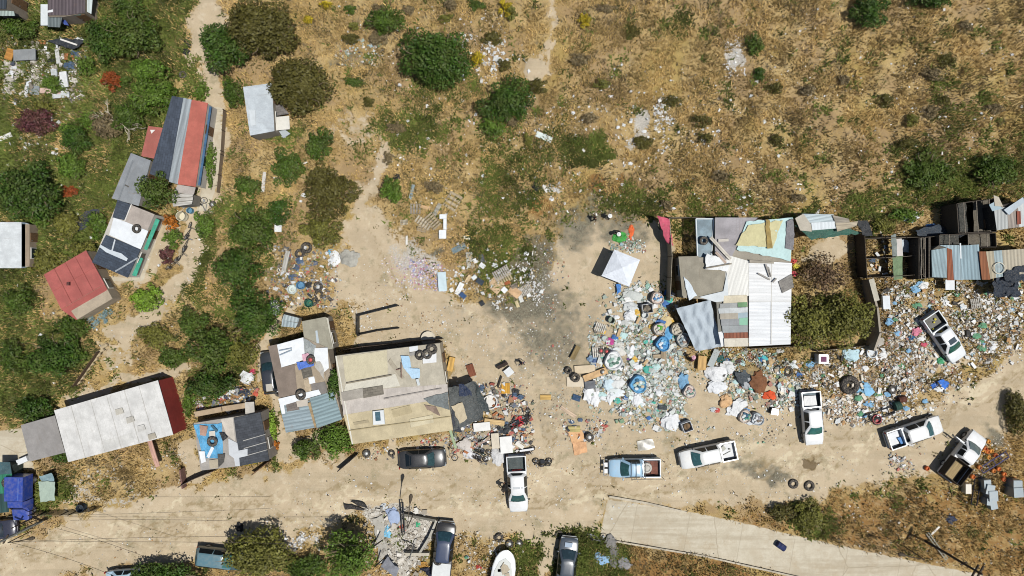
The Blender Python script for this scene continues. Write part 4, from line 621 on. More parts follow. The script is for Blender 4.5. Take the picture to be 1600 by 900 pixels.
building('shed', 'low shed half under a blue tarp, half black shingles', [(303, 661), (407, 644), (421, 719), (314, 735)], 2.3, [
    (RP, [(303, 661), (366, 651), (376, 728), (314, 735)], M('conc', '#a6a098')), (RP, [(365.5, 653), (407, 644), (421, 719), (375, 728)], M('shingle', '#3e4146'), dict(label='black shingle roof dotted with white nails', e=0)), (RP, [(345, 655), (364, 652), (368, 690), (354, 678)], M('conc', '#d3c8b8')),
    ('tarp', [(303, 664), (347, 661), (348, 715), (318, 716)], M('tarp', '#5aa6d8'), dict(sheet=.07, dz=.1, label='bright blue tarpaulin')), (RP, [(357, 685), (371, 692), (373, 704), (387, 701), (387, 712), (374, 715), (375, 728), (368, 728), (366, 716), (358, 710)], M('flat', '#c9cdd0'), dict(dz=.07)),
    ('patch', [(340, 709), (352, 709), (350, 722), (342, 730)], M('shingle', '#4a4844'), dict(dz=.17)), ('patch', [(327, 719), (341, 717), (341, 731), (328, 732)], M('conc', '#b5a890'), dict(dz=.15)), ('patch', [(312, 664), (325, 666), (322, 681), (313, 680)], M('flat', '#b08a78'), dict(dz=.2)), ('patch', [(311, 705), (320, 705), (322, 721), (315, 724)], M('flat', '#f0f2f2'), dict(dz=.22)), ('patch', [(331, 697), (335, 700), (327, 716), (323, 713)], M('flat', '#e6ecf2'), dict(dz=.24)), ('patch', [(329, 665), (333, 664), (341, 673), (338, 676)], M('flat', '#3f6172'), dict(dz=.24)), ('patch', [(327, 674), (336, 673), (337, 686), (328, 687)], M('flat', '#d5cfc0'), dict(dz=.25))] +
    [('nail_row', [(376 + i * 1.2 + 4, 691 + i * 12 - 3), (415 + i * 1.5, 682 + i * 12 - 4), (415 + i * 1.5, 683 + i * 12 - 4), (376 + i * 1.2 + 4, 692.2 + i * 12 - 3)], M('conc', '#b9b6ae'), dict(dz=.05)) for i in range(3)], '#9a9186', 'shed')
WT = M('flat', '#eef2f4'); BRN = M('conc', '#84766a'); BG = M('corr', '#93a4aa')
building('shack', 'patchwork shack of brown felt, white sheets and corrugated iron', [(419, 541), (474, 526), (512, 543), (535, 656), (447, 676), (424, 565)], 2.5, [
    (RP, [(419, 541), (433, 538), (440, 574), (461, 569), (465, 617), (437, 622), (424, 562)], BRN), (RP, [(433, 538.5), (474, 527), (477, 560), (464, 567), (440, 574)], WT, dict(label='large white roof sheet')), (RP, [(474, 527), (493, 540), (492, 560), (477, 560)], M('tarp', '#9aa09e'), dict(sheet=.06)),
    (RP, [(492, 544), (512, 543), (514, 575), (506, 582), (490, 561)], WT), (RP, [(461, 571), (491, 561), (508, 582), (511, 600), (465, 615)], M('conc', '#a8977f')), (RP, [(470, 575), (486, 571), (489, 587), (474, 592)], M('shingle', '#5d5950')), ('mound', [(491, 570), (500, 565), (507, 580), (507, 593), (494, 597)], M('cloth', '#b9b4a9'), dict(sheet=.14, dz=.15)),
    (RP, [(486, 600), (508, 596), (513, 614), (489, 618)], M('conc', '#827c76')), (RP, [(475, 594), (483, 591), (487, 612), (478, 614)], M('flat', '#b9a68a'), dict(dz=.1)), (RP, [(482, 590), (491, 588), (493, 598), (484, 600)], WT, dict(dz=.12)),
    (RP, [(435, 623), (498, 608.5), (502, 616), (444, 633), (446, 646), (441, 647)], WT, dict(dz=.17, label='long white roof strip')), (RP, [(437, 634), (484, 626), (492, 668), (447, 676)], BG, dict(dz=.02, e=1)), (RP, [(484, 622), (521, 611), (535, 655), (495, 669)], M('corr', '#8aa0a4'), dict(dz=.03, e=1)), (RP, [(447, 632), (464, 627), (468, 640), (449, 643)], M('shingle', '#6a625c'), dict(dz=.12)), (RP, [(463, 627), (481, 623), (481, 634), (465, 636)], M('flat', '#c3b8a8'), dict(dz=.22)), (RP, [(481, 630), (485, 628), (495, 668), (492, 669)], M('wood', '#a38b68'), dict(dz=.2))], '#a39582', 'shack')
building('shed', 'flat grey-felt shed above the patchwork shack', [(472, 502), (509, 495), (520, 545), (478, 549)], 2.3, [(RP, [(472, 502), (509, 495), (520, 545), (478, 549)], M('conc', '#a09b88')), ('edge_strip', [(509, 496), (513, 497), (521, 543), (518, 545)], M('flat', '#c3bfae'), dict(dz=-.15)), ('patch', [(493, 517), (496, 516), (499, 536), (495, 537)], M('flat', '#b7c3c9'))], '#8f877a', 'shed')
building('tin_shelter', 'low lean-to of two pale tin sheets by the dirt path', [(444, 491), (468, 497), (462, 512), (440, 510)], 1.2, [(RP, [(444, 491), (468, 497), (466, 504), (441, 500)], M('corr', '#aebbbd')), (RP, [(441, 500), (466, 505), (462, 512), (440, 510)], M('corr', '#a5b4b8'))], '#8c8478', 'shelter', False)
building('house', 'big square house under beige and tan patched roof', [(524, 556), (687, 536), (700, 617), (708, 672), (550, 694)], 3.0, [
    (RP, [(524, 556), (687, 536), (691, 567), (699, 612), (533, 632)], M('conc', '#c0b7a2')), (RP, [(533, 612), (699, 600), (701, 625), (537, 650)], M('conc', '#c9bfb4')), (RP, [(537, 648), (700, 622), (708, 672), (550, 694)], M('conc', '#cdbc96'), dict(label='tan lower roof')), ('tarp', [(535, 557), (604, 547), (606, 584), (540, 596)], M('cloth', '#cbc09f'), dict(sheet=.05, dz=.09)), ('tarp', [(541, 599), (618, 584), (625, 603), (536, 616)], M('cloth', '#d3cdba'), dict(sheet=.04, dz=.1)),
    (RP, [(533, 613), (567, 606), (568, 621), (536, 627)], M('conc', '#a39c90'), dict(dz=.14)), (RP, [(567, 607), (598, 602), (600, 616), (568, 622)], M('shingle', '#6d675c'), dict(dz=.16)), (RP, [(672, 539), (686, 537), (690, 566), (660, 569)], M('conc', '#bdb4a0'), dict(dz=.06)), ('patch', [(660, 555), (682, 552), (682, 566), (661, 568)], M('flat', '#e8eaea'), dict(dz=.12)), ('patch', [(639, 542), (653, 540), (653, 548), (640, 550)], M('flat', '#dfe2e2'), dict(dz=.12)), ('patch', [(640, 551), (653, 549), (653, 554), (641, 556)], M('flat', '#8e8b85'), dict(dz=.12)),
    ('skylight', [(583, 642), (600, 640), (602, 662), (584, 663)], M('flat', '#dfe4e4'), dict(dz=.1, th=.25)), ('skylight_pane', [(586, 644), (594, 643), (595, 657), (587, 658)], M('glass', '#5d7f8e'), dict(dz=.34, th=.04)), ('tarp', [(662, 623), (700, 613), (702, 640), (672, 632)], M('tarp', '#6e7473'), dict(sheet=.08, dz=.16)), ('ridge_cap', [(541, 598), (612, 585), (612, 587), (541, 600)], M('wood', '#8d8370'), dict(dz=.2)), ('seam', [(600, 622), (690, 606), (690, 607.5), (600, 624)], M('flat', '#9c948c'), dict(dz=.15)), ('cloth', [(663, 632), (682, 636), (688, 650), (668, 640)], M('cloth', '#8a7668'), dict(dz=.2, sheet=.06)), ('patch', [(552, 660), (575, 656), (577, 660), (553, 664)], M('conc', '#b3a483'), dict(dz=.1)), ('patch', [(612, 640), (640, 633), (644, 645), (615, 652)], M('conc', '#bfae88'), dict(dz=.1)), ('patch', [(640, 655), (676, 648), (678, 660), (642, 668)], M('conc', '#d8caa6'), dict(dz=.1)), ('patch', [(610, 560), (632, 590), (628, 593), (606, 566)], M('conc', '#a89e8a'), dict(dz=.1)), ('seam', [(545, 672), (704, 650), (704, 651.2), (545, 673.4)], M('conc', '#a89873'), dict(dz=.12)), ('batten', [(524, 556), (526, 556), (552, 694), (550, 694)], M('flat', '#ded9c8'), dict(dz=.1))], '#b3a58d')
building('mesh_shelter', 'torn black mesh shelter beside the tan-roofed house', [(700, 605), (744, 597), (762, 640), (756, 657), (735, 668), (709, 670)], 2.1, [('net', [(699, 605), (744, 597), (758, 655), (709, 671)], M('tarp', '#4f5352'), dict(sheet=.22, freq=.9, dz=.1)), ('net', [(716, 600), (726, 598), (738, 618), (718, 620)], M('tarp', '#23304a'), dict(sheet=.15, dz=.3)), ('net', [(705, 634), (722, 630), (730, 655), (718, 662)], M('cloth', '#c5b596'), dict(sheet=.12, dz=.25)), ('net', [(738, 598), (747, 600), (766, 645), (752, 640)], M('tarp', '#3c4445'), dict(sheet=.2, dz=.2)), ('net', [(706, 640), (715, 660), (722, 676), (708, 674)], M('tarp', '#2c313a'), dict(sheet=.1, dz=.12))], '#57524a', 'shelter', False, .8)
building('hut', 'small hut with flat silver roof under brown trees', [(380, 136), (425, 130), (429, 205), (391, 212)], 2.0, [(RP, [(380, 136), (425, 130), (429, 205), (391, 212)], M('conc', '#c6cfd4'), dict(e=1)), (RP, [(431, 183), (452, 181), (453, 202), (431, 204)], M('flat', '#e2ddcf'), dict(dz=-.6)), ('hatch', [(390, 173), (399, 172), (400, 196), (392, 197)], M('flat', '#cdd4d6'), dict(dz=.06)), (RP, [(436, 205), (446, 203), (454, 209), (443, 216)], M('flat', '#aeb6b8'), dict(dz=-1.2)), (RP, [(430, 165), (440, 163), (452, 178), (432, 181)], M('shingle', '#6f6a66'), dict(dz=-.8))], '#9c9384')
building('cottage', 'dark plum-roofed cottage with a pale porch at the top left', [(75, -12), (133, -12), (133, 20), (100, 26), (75, 26)], 2.0, [(RP, [(75, -12), (133, -12), (133, 20), (104, 24), (75, 24)], M('corr', '#5d5356')), (RP, [(64, 7), (75, 7), (75, 40), (64, 40)], M('flat', '#d9e0e0'), dict(dz=-.3)), (RP, [(75, 25), (98, 25), (94, 43), (75, 42)], M('corr', '#6d7778'), dict(dz=-.3)), (RP, [(132, -12), (146, -12), (143, 22), (131, 16)], M('corr', '#c9d6d4'), dict(dz=-.4)), ('patch', [(75, 17), (83, 15), (83, 19), (75, 20)], M('flat', '#e8eaea')), (RP, [(104, 20), (128, 19), (126, 24), (106, 25)], M('flat', '#4a6a64'), dict(dz=-.2)), ('tarp', [(90, 22), (97, 26), (108, 40), (101, 39)], M('tarp', '#3f549a'), dict(sheet=.08, dz=-.9))], '#8b7f70', 'house')
building('cottage', 'corner cottage cut off by the top left corner', [(-20, -15), (12, -15), (10, 14), (-20, 14)], 2.6, [(RP, [(-20, -15), (12, -15), (10, 14), (-20, 14)], M('corr', '#3c434a')), (RP, [(-20, 14), (22, 18), (24, 25), (-20, 25)], M('corr', '#a3b3ac'), dict(dz=-.5))], '#8b7f70', 'house')
# the silver compound in the middle right
building('scrap_store', 'silver-white roofed scrap store patched with tarps and coloured boards', [(1060, 401), (1117, 401), (1117, 340), (1239, 340), (1236, 538), (1130, 541), (1120, 470), (1066, 466)], 2.6, [
    (RP, [(1060, 401), (1091, 400), (1093, 409), (1135, 424), (1131, 455), (1098, 466), (1066, 462)], M('conc', '#989180'), dict(e=0)), (RP, [(1117, 340), (1184, 340), (1162, 362), (1138, 412), (1117, 402)], M('conc', '#a39ea0')), ('tarp', [(1166, 346), (1239, 340), (1236, 408), (1150, 390)], M('cloth', '#bfe0dc'), dict(sheet=.1, dz=.2, label='pale aqua tarpaulin')), ('tarp', [(1168, 352), (1222, 344), (1208, 386), (1150, 383)], M('cloth', '#cfc694'), dict(sheet=.12, dz=.3, label='stained mustard cloth')), ('tarp', [(1196, 343), (1202, 343), (1207, 388), (1199, 388)], M('cloth', '#a08850'), dict(sheet=.08, dz=.42)),
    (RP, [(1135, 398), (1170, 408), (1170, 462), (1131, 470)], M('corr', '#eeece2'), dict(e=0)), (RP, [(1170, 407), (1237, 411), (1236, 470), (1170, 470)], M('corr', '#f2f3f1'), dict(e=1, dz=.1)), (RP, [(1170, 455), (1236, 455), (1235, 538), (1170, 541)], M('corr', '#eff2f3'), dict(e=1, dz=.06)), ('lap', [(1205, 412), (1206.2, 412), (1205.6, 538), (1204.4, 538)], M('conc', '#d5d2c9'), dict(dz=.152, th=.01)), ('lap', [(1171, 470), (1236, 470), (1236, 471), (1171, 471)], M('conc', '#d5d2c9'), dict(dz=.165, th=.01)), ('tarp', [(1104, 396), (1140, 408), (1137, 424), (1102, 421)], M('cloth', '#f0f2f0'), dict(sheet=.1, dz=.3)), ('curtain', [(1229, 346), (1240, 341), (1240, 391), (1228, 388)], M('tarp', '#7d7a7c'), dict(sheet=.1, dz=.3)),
    ('board', [(1131, 462), (1167, 461), (1167, 472), (1130, 474)], M('conc', '#dfd2b4')), ('board', [(1152, 472.5), (1167, 472), (1168, 479), (1153, 480)], M('flat', '#6b9068')), ('board', [(1125, 474.5), (1152, 473), (1152, 481), (1124, 482)], M('conc', '#a7a9a6')), ('board', [(1122, 482), (1168, 480), (1168, 489), (1123, 490)], M('conc', '#cfd4d3')), ('board', [(1153, 489), (1168, 488), (1168, 497), (1153, 498)], M('flat', '#9dafb7')), ('board', [(1125, 490), (1153, 489), (1153, 498), (1125, 499)], M('conc', '#b7ae9d')), ('board', [(1155, 497), (1168, 496), (1168, 508), (1155, 508)], M('flat', '#86b79b')), ('board', [(1126, 499), (1155, 498), (1155, 508), (1127, 509)], M('conc', '#96999a')), ('board', [(1128, 509), (1168, 508), (1168, 519), (1129, 520)], M('conc', '#9fa4a4')), ('board', [(1131, 520), (1168, 519), (1169, 528), (1132, 529)], M('corr', '#8a5440')), ('board', [(1131, 529), (1169, 528), (1169, 541), (1132, 542)], M('conc', '#e3dac6')), ('board', [(1119, 470), (1126, 470), (1132, 520), (1122, 520)], M('conc', '#8d8b80'), dict(dz=.08)), ('board', [(1122, 519), (1131, 517), (1133, 540), (1127, 542)], M('flat', '#e8eaea'), dict(dz=.1)),
    (RP, [(1092, 464), (1130, 455), (1136, 425), (1138, 470), (1118, 472)], M('flat', '#d2d9da'), dict(dz=.14)), ('board', [(1171, 406), (1209, 409), (1209, 412), (1171, 411)], M('wood', '#a59c8c'), dict(dz=.25)), ('board', [(1216, 440), (1237, 428), (1240, 449), (1222, 458)], M('shingle', '#76726c'), dict(dz=.2)), ('tarp', [(1068, 432), (1074, 436), (1090, 462), (1076, 470)], M('cloth', '#d6e2ea'), dict(sheet=.1, dz=.15))], '#a39b8c', 'shed', True, .97)
building('net_shelter', 'green-net shelter with bent tin sheets right of the scrap store', [(1243, 340), (1300, 335), (1345, 350), (1350, 366), (1270, 372), (1242, 362)], 1.9, [('net', [(1241, 352), (1300, 350), (1350, 364), (1268, 374)], M('tarp', '#2f5a4c'), dict(sheet=.12, dz=.0)), (RP, [(1253, 334), (1302, 335), (1306, 356), (1268, 359)], M('corr', '#bfcfd3'), dict(dz=.2, e=1)), (RP, [(1242, 341), (1255, 334), (1268, 352), (1268, 362), (1250, 360)], M('conc', '#c0b7a5'), dict(dz=.25)), (RP, [(1267, 348), (1304, 346), (1306, 357), (1269, 360)], M('corr', '#dfe8ea'), dict(dz=.3)), (RP, [(1300, 336), (1326, 342), (1328, 349), (1305, 348)], M('wood', '#9a9182'), dict(dz=.35)), (RP, [(1305, 349), (1340, 346), (1338, 353), (1308, 362)], M('wood', '#b0a38b'), dict(dz=.4)), ('net', [(1340, 345), (1356, 345), (1364, 370), (1346, 368)], M('tarp', '#26292c'), dict(sheet=.15, dz=.4))], '#6f6a58', 'shelter', False, .7)
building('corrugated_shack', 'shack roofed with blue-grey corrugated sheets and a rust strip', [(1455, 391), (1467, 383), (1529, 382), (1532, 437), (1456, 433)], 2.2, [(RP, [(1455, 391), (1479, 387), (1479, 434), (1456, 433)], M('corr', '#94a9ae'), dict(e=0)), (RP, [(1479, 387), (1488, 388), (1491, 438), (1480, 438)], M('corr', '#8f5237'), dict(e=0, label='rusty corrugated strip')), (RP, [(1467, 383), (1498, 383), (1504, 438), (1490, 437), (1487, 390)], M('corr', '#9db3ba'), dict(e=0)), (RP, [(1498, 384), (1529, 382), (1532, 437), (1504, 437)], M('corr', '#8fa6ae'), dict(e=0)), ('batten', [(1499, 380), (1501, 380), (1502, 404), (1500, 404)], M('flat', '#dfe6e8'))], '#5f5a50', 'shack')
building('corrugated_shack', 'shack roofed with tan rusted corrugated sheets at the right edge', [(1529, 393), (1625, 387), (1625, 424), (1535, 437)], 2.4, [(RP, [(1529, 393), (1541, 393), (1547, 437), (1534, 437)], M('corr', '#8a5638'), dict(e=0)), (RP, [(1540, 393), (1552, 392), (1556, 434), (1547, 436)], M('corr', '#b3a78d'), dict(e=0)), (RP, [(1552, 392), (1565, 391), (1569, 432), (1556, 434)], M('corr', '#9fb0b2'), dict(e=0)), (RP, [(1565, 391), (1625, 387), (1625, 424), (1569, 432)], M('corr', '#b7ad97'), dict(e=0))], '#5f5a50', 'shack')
building('ruined_shack', 'tall shack with torn white tin roof at the right edge', [(1552, 322), (1625, 308), (1625, 352), (1557, 359)], 3.4, [(RP, [(1552, 324), (1573, 324), (1575, 357), (1557, 360)], M('corr', '#b4b7b3'), dict(e=0)), (RP, [(1573, 324), (1590, 322), (1592, 355), (1575, 357)], M('corr', '#9a8f84'), dict(e=0)), (RP, [(1590, 318), (1625, 312), (1625, 350), (1592, 355)], M('corr', '#c9cdcb'), dict(e=0)), (RP, [(1545, 320), (1556, 314), (1566, 326), (1550, 330)], M('flat', '#9fb4bc'), dict(dz=.15)), (RP, [(1552, 305), (1560, 308), (1567, 323), (1554, 322)], M('conc', '#bdb39f'), dict(dz=.2)), (RP, [(1568, 328), (1598, 308), (1600, 316), (1576, 336)], M('flat', '#b3bfc7'), dict(dz=.25)), (RP, [(1588, 330), (1594, 330), (1595, 350), (1589, 351)], M('corr', '#8a4a38'), dict(dz=.1))], '#2e2a26', 'shack', True, .98, 'flat')
for lab, P, hh in (('roofless cell by the torn roof, walls and sheets coloured dark for shade', [(1495, 318), (1555, 310), (1557, 362), (1498, 364)], 2.4), ('roofless dark pen between frame fence and blue-grey shack', [(1436, 372), (1454, 370), (1454, 434), (1436, 436)], 2.0), ('roofless plank cell above the blue-grey corrugated roof', [(1468, 367), (1556, 364), (1557, 386), (1468, 384)], 2.0)):
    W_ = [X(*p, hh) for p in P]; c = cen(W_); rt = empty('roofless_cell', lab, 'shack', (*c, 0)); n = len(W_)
    for i in range(n):
        a, b = Vector(W_[i]), Vector(W_[(i + 1) % n]); d = b - a; m = (a + b) / 2
        MB().box((m.x, m.y, hh / 2 - .1), (d.length - .06, .06, hh + .2), math.atan2(d.y, d.x)).build('plank_wall', M('wood', '#4a4239'), rt, (*c, 0))
    for k in range(3):
        f = (k + .5) / 3; a = Vector(W_[0]).lerp(Vector(W_[1]), f); b = Vector(W_[3]).lerp(Vector(W_[2]), f); MB().tube([(a.x, a.y, hh + .06), (b.x, b.y, hh + .06)], .04, 5).build('beam', M('wood', '#8a8072'), rt, (*c, 0))
    q = .42 if hh > 2.2 else .5
    a, b, cc, dd = [Vector(p) for p in W_]; MB().sheet([(*a.lerp(b, .02), hh - .5), (*a.lerp(b, q - .1), hh - .5), (*dd.lerp(cc, q - .1), hh - .5), (*dd.lerp(cc, .02), hh - .5)], .02, .1, 6, 6, 3).build('tarp', M('tarp', '#35352f'), rt, (*c, 0)); MB().sheet([(*a.lerp(b, q + .1), hh - .6), (*a.lerp(b, .98), hh - .6), (*dd.lerp(cc, .98), hh - .6), (*dd.lerp(cc, q + .1), hh - .6)], .02, .1, 6, 6, 4).build('tarp', M('tarp', '#5a5346'), rt, (*c, 0))  # dark sheets added to stand in for shade inside the roofless rooms

# ------------------------------------------------------------------ vehicles
def wheel(root, x, y, r=.36, wd=.24):
    ty = MB().torus((0, 0, 0), r * .74, r * .30, 18, 8, Vector((0, 1, 0)), sq=wd / (r * .6)).build('wheel', M('rubber', '#2a2a2b'), root); ty.location = (x, y, r)
    rm = MB().lathe([(.02, -.07), (r * .5, -.08), (r * .55, .0), (r * .5, .08), (.02, .07)], (0, 0, 0), 12, Vector((0, 1, 0))).build('rim', M('metal', '#a9adb0'), ty)
def vehicle(name, label, cat, px, py, ang, L=5.3, Wd=1.86, paint='#eef1f2', style='pickup', lower=None, bedmat='#3b4246', zmid=.9, group=None, roofmat=None, hoodlen=None, glass='#3f6a68', cabfrac=None, bedcol=None):
    x, y = X(px, py, zmid); root = empty(name, label, cat, (x, y, float(gh(x, y))), R(ang), group); PM = M('paint', paint); h = L / 2; w2 = Wd / 2
    zb = .32 if style != 'pickup' else .42; ZH = 1.0 if style == 'sedan' else 1.12; ZB = .98 if style == 'sedan' else 1.18; ZR = 1.44 if style == 'sedan' else (1.78 if style != 'suv' else 1.72)
    hl = hoodlen or {'sedan': 1.15, 'pickup': 1.2, 'suv': 1.15}[style]; xc = h - hl                 # cowl
    def sec(xx, wf, zt):
        ww = w2 * wf; return [(xx, -ww * .93, zb), (xx, -ww, zb + .2), (xx, -ww, zt - .16), (xx, -ww * .95, zt - .05), (xx, -ww * .78, zt), (xx, 0, zt + .03), (xx, ww * .78, zt), (xx, ww * .95, zt - .05), (xx, ww, zt - .16), (xx, ww, zb + .2), (xx, ww * .93, zb)]
    if style == 'pickup': xr = -h + (1.55 if cabfrac is None else cabfrac)      # cab rear
    elif style == 'sedan': xr = -h + .75
    else: xr = -h + .12
    st = [(h, .70, ZH - .34), (h - .06, .80, ZH - .2), (h - .2, .90, ZH - .12), (h - .5, .97, ZH - .05), (xc, 1, ZH)]
    if style == 'pickup': st += [(xc - .4, 1, ZB), (xr - .02, 1, ZB)]
    elif style == 'sedan': st += [(xc - .3, 1, ZB), (xr, 1, ZB), (-h + .35, .96, ZB - .04), (-h + .08, .86, ZB - .12), (-h, .76, ZB - .3)]
    else: st += [(xc - .3, 1, ZB), (xr, .98, ZB), (-h, .9, ZB - .1)]
    b = MB().loft([sec(*q) for q in st])
    b.build('body', PM, root, smooth=True, sharp=35); b = MB()
    if style == 'pickup':
        for sgn in (-1, 1): b.box(((xr - h) / 2 - .01, sgn * (w2 - .05), (zb + 1.14) / 2 + .02), (h + xr - .06, .1, 1.14 - zb))
        b.box((-h + .05, 0, .82), (.09, Wd - .05, .66)); b.box((xr - .07, 0, .84), (.07, Wd - .12, .72))
    if style == 'pickup':
        b.build('bed', M('paint', bedcol or paint), root)
        MB().box(((xr - h) / 2 - .02, 0, .62), (h + xr - .26, Wd - .24, .06)).build('bed_floor', M('flat', bedmat), root)
        for sgn in (-1, 1): MB().box(((xr - h) / 2 - .02, sgn * (w2 - .125), .92), (h + xr - .26, .035, .5)).build('bed_liner', M('flat', '#2b2f31'), root)
    # cabin
    xf0 = xc + .05; xf1 = xc - .78 if style != 'sedan' else xc - .7
    xr0, xr1 = (xr + .06, xr + .2) if style == 'pickup' else ((xr - .1, xr + .55) if style == 'sedan' else (-h + .14, -h + .4))
    wb, wr = w2 * .96, w2 * .64; z0 = ZB - .06
    def plan(xa, xb, ww, z, k): return [(xa - k, -ww, z), (xa, -ww * .72, z), (xa + .07, 0, z), (xa, ww * .72, z), (xa - k, ww, z), (xb + k, ww, z), (xb, ww * .8, z), (xb, -ww * .8, z), (xb + k, -ww, z)]
    cb = MB().loft([plan(xf0, xr0, wb, z0, .16), plan((xf0 + xf1 * 2) / 3 , (xr0 + 2 * xr1) / 3, wb * .36 + wr * .64, ZR - .16, .14), plan(xf1 - .02, xr1 + .03, wr, ZR - .03, .14), plan(xf1 - .16, xr1 + .16, wr * .86, ZR, .1), plan(xf1 - .4, xr1 + .36, wr * .5, ZR + .02, .1)])
    cb.build('cab', M('paint', roofmat) if roofmat else PM, root, smooth=True, sharp=50)
    G = M('glass', glass); DG = M('glass', '#1c2529')
    zt = ZR - .10
    def pane(nm, q, mt):
        c = sum((Vector(p) for p in q), Vector()) / len(q); n = (Vector(q[1]) - Vector(q[0])).cross(Vector(q[2]) - Vector(q[0])).normalized()
        if n.dot(c - Vector(((xf0 + xr0) / 2, 0, 1.0))) < 0: n = -n
        m = MB(); m.add([Vector(p) + n * .03 for p in q] + [Vector(p) - n * .02 for p in q], [tuple(range(len(q)))] + [(i, (i + 1) % len(q), len(q) + (i + 1) % len(q), len(q) + i) for i in range(len(q))]); return m.build(nm, mt, root)
    # windshield follows the cab's first loft step, split in two facets so it wraps
    fx = lambda f: xf0 + (xf1 - xf0) * f
    ws = MB(); rows = []
    for f, zz in ((.04, z0 + .03), (.60, ZR - .17), (.86, ZR - .07)):
        xx = fx(f) if f > .1 else xf0; hw = wb + (wr - wb) * f
        rows.append([(xx - .02, -hw * .80, zz + .03), (xx + .045, -hw * .5, zz + .03), (xx + .085, 0, zz + .035), (xx + .045, hw * .5, zz + .03), (xx - .02, hw * .80, zz + .03)])
    vs = [p for r_ in rows for p in r_]; ws.add(vs, [(i * 5 + k, i * 5 + k + 1, i * 5 + 5 + k + 1, i * 5 + 5 + k) for i in range(2) for k in range(4)]); ws.build('windshield', G, root, smooth=True)
    if style == 'pickup': pane('rear_window', [(xr0 - .005, -wb * .66, z0 + .12), (xr0 - .005, wb * .66, z0 + .12), (xr1 - .03, wr * .68, zt - .02), (xr1 - .03, -wr * .68, zt - .02)], DG)
    else: pane('rear_window', [(xr0 + .03, -wb * .7, z0 + .08), (xr0 + .03, wb * .7, z0 + .08), (xr1 - .02, wr * .74, zt + .02), (xr1 - .02, -wr * .74, zt + .02)], DG)
    nwin = 2 if (style != 'pickup' or L > 5.1) else 1
    for sgn in (-1, 1):
        for k in range(nwin):
            a0 = xf0 - .32 + (xr0 + .22 - xf0 + .32) * k / nwin; a1 = xf0 - .32 + (xr0 + .22 - xf0 + .32) * (k + 1) / nwin; a0 -= .05; a1 += .05; u0 = min(a0, xf1 - .12); u1 = max(a1, xr1 + .12)
            pane('side_window', [(a0, sgn * wb * .995, z0 + .1), (a1, sgn * wb * .995, z0 + .1), (u1, sgn * (wb * .12 + wr * .88), ZR - .075), (u0, sgn * (wb * .12 + wr * .88), ZR - .075)], DG)
        MB().blob((xc - .12, sgn * (w2 + .1), ZB + .08), (.07, .13, .09), 1, .1).build('side_mirror', M('flat', '#2a2c2e') if paint[1] in 'ef' else PM, root, smooth=True)
        MB().box((h - .1, sgn * w2 * .68, ZH - .28), (.14, .34, .16)).build('headlight', M('glass', '#d5dde0'), root); MB().box((-h + .02, sgn * (w2 - .12), .86), (.07, .16, .3)).build('taillight', M('flat', '#a02822'), root)
        for xx in (h - .85, -h + 1.05 if style == 'pickup' else -h + .85): wheel(root, xx, sgn * (w2 - .1))
    BM = M('metal', '#b9bdbf') if style == 'pickup' else PM
    MB().box((h - .02, 0, .56), (.12, Wd * .74, .2)).build('front_bumper', BM, root); MB().box((-h - .02, 0, .5), (.12, Wd * .84, .16)).build('rear_bumper', BM, root)
    for sgn in (-.5, .5): MB().tube([(xc + .1, sgn * .9, ZH + .065), (xc + .02, sgn * .9 - .5 * (1 if sgn > 0 else 1), ZH + .1)], .012, 4).build('wiper', M('rubber', '#151515'), root)
    return root
WP = 'white pickups'
def extras(root, *parts):
    for nm, mb, mt in parts: mb.build(nm, mt, root)
vehicle('car', 'shiny black sedan parked at the road edge below the tan-roofed house', 'car', 660, 717, 3, 4.55, 1.82, '#23262a', 'sedan', zmid=.6, glass='#3d5a5c')
v = vehicle('pickup_truck', 'white double-cab pickup in mid-road with an empty dark bed', 'pickup', 808.5, 757, -87, 5.45, 1.9, '#eef0ef', zmid=.9, group=WP, bedmat='#4c5454', bedcol='#d3d8da')
extras(v, ('cargo', MB().box((-1.28, 0, .78), (.14, .95, .2)).box((-1.2, .3, .74), (.1, .2, .25)), M('flat', '#b94038')), ('roof_marking', MB().box((.15, -.1, 1.795), (.22, .7, .012)).box((.15, .42, 1.795), (.16, .2, .012)), M('flat', '#c4c8ca')))
v = vehicle('pickup_truck', 'light blue pickup with roof rack and junk in its bed', 'pickup', 992, 732, 180.5, 5.0, 1.8, '#9cc4e2', zmid=.9, bedmat='#8c6a5c', cabfrac=1.75)
rk = MB()
for sx in (-.85, .0, .45): rk.tube([(sx, -.82, 1.9), (sx, .82, 1.9)], .025, 5)
for sy in (-.82, .82):
    rk.tube([(.5, sy, 1.9), (-2.75, sy, 1.9)], .025, 5)
    for sx in (-2.6, -.8): rk.tube([(sx, sy, 1.1), (sx, sy, 1.9)], .025, 5)
extras(v, ('roof_rack', rk, M('metal', '#4d5356')), ('cargo', MB().torus((-1.15, 0, .95), .42, .12, 14, 6).blob((-1.2, .05, .85), (.35, .35, .2), 4, .3), M('cloth', '#c9c4b8')), ('cargo', MB().sheet([(-2.3, -.7, .75), (-1.6, -.7, .75), (-1.6, .7, .75), (-2.3, .7, .75)], .03, .1, 5, 6, 3), M('flat', '#7a4d40')), ('bull_bar', MB().box((2.75, .3, .75), (.3, .42, .12)).box((2.75, -.3, .75), (.3, .42, .12)).tube([(2.6, -.75, .6), (2.95, -.75, .7), (2.95, .75, .7), (2.6, .75, .6)], .05), M('metal', '#c9ccce')))
v = vehicle('pickup_truck', 'white pickup facing left with pale tools lying in its white bed', 'pickup', 1107, 712, 191.5, 5.5, 1.85, '#eceeea', zmid=.9, group=WP, bedmat='#eceeee', glass='#4d7c80')
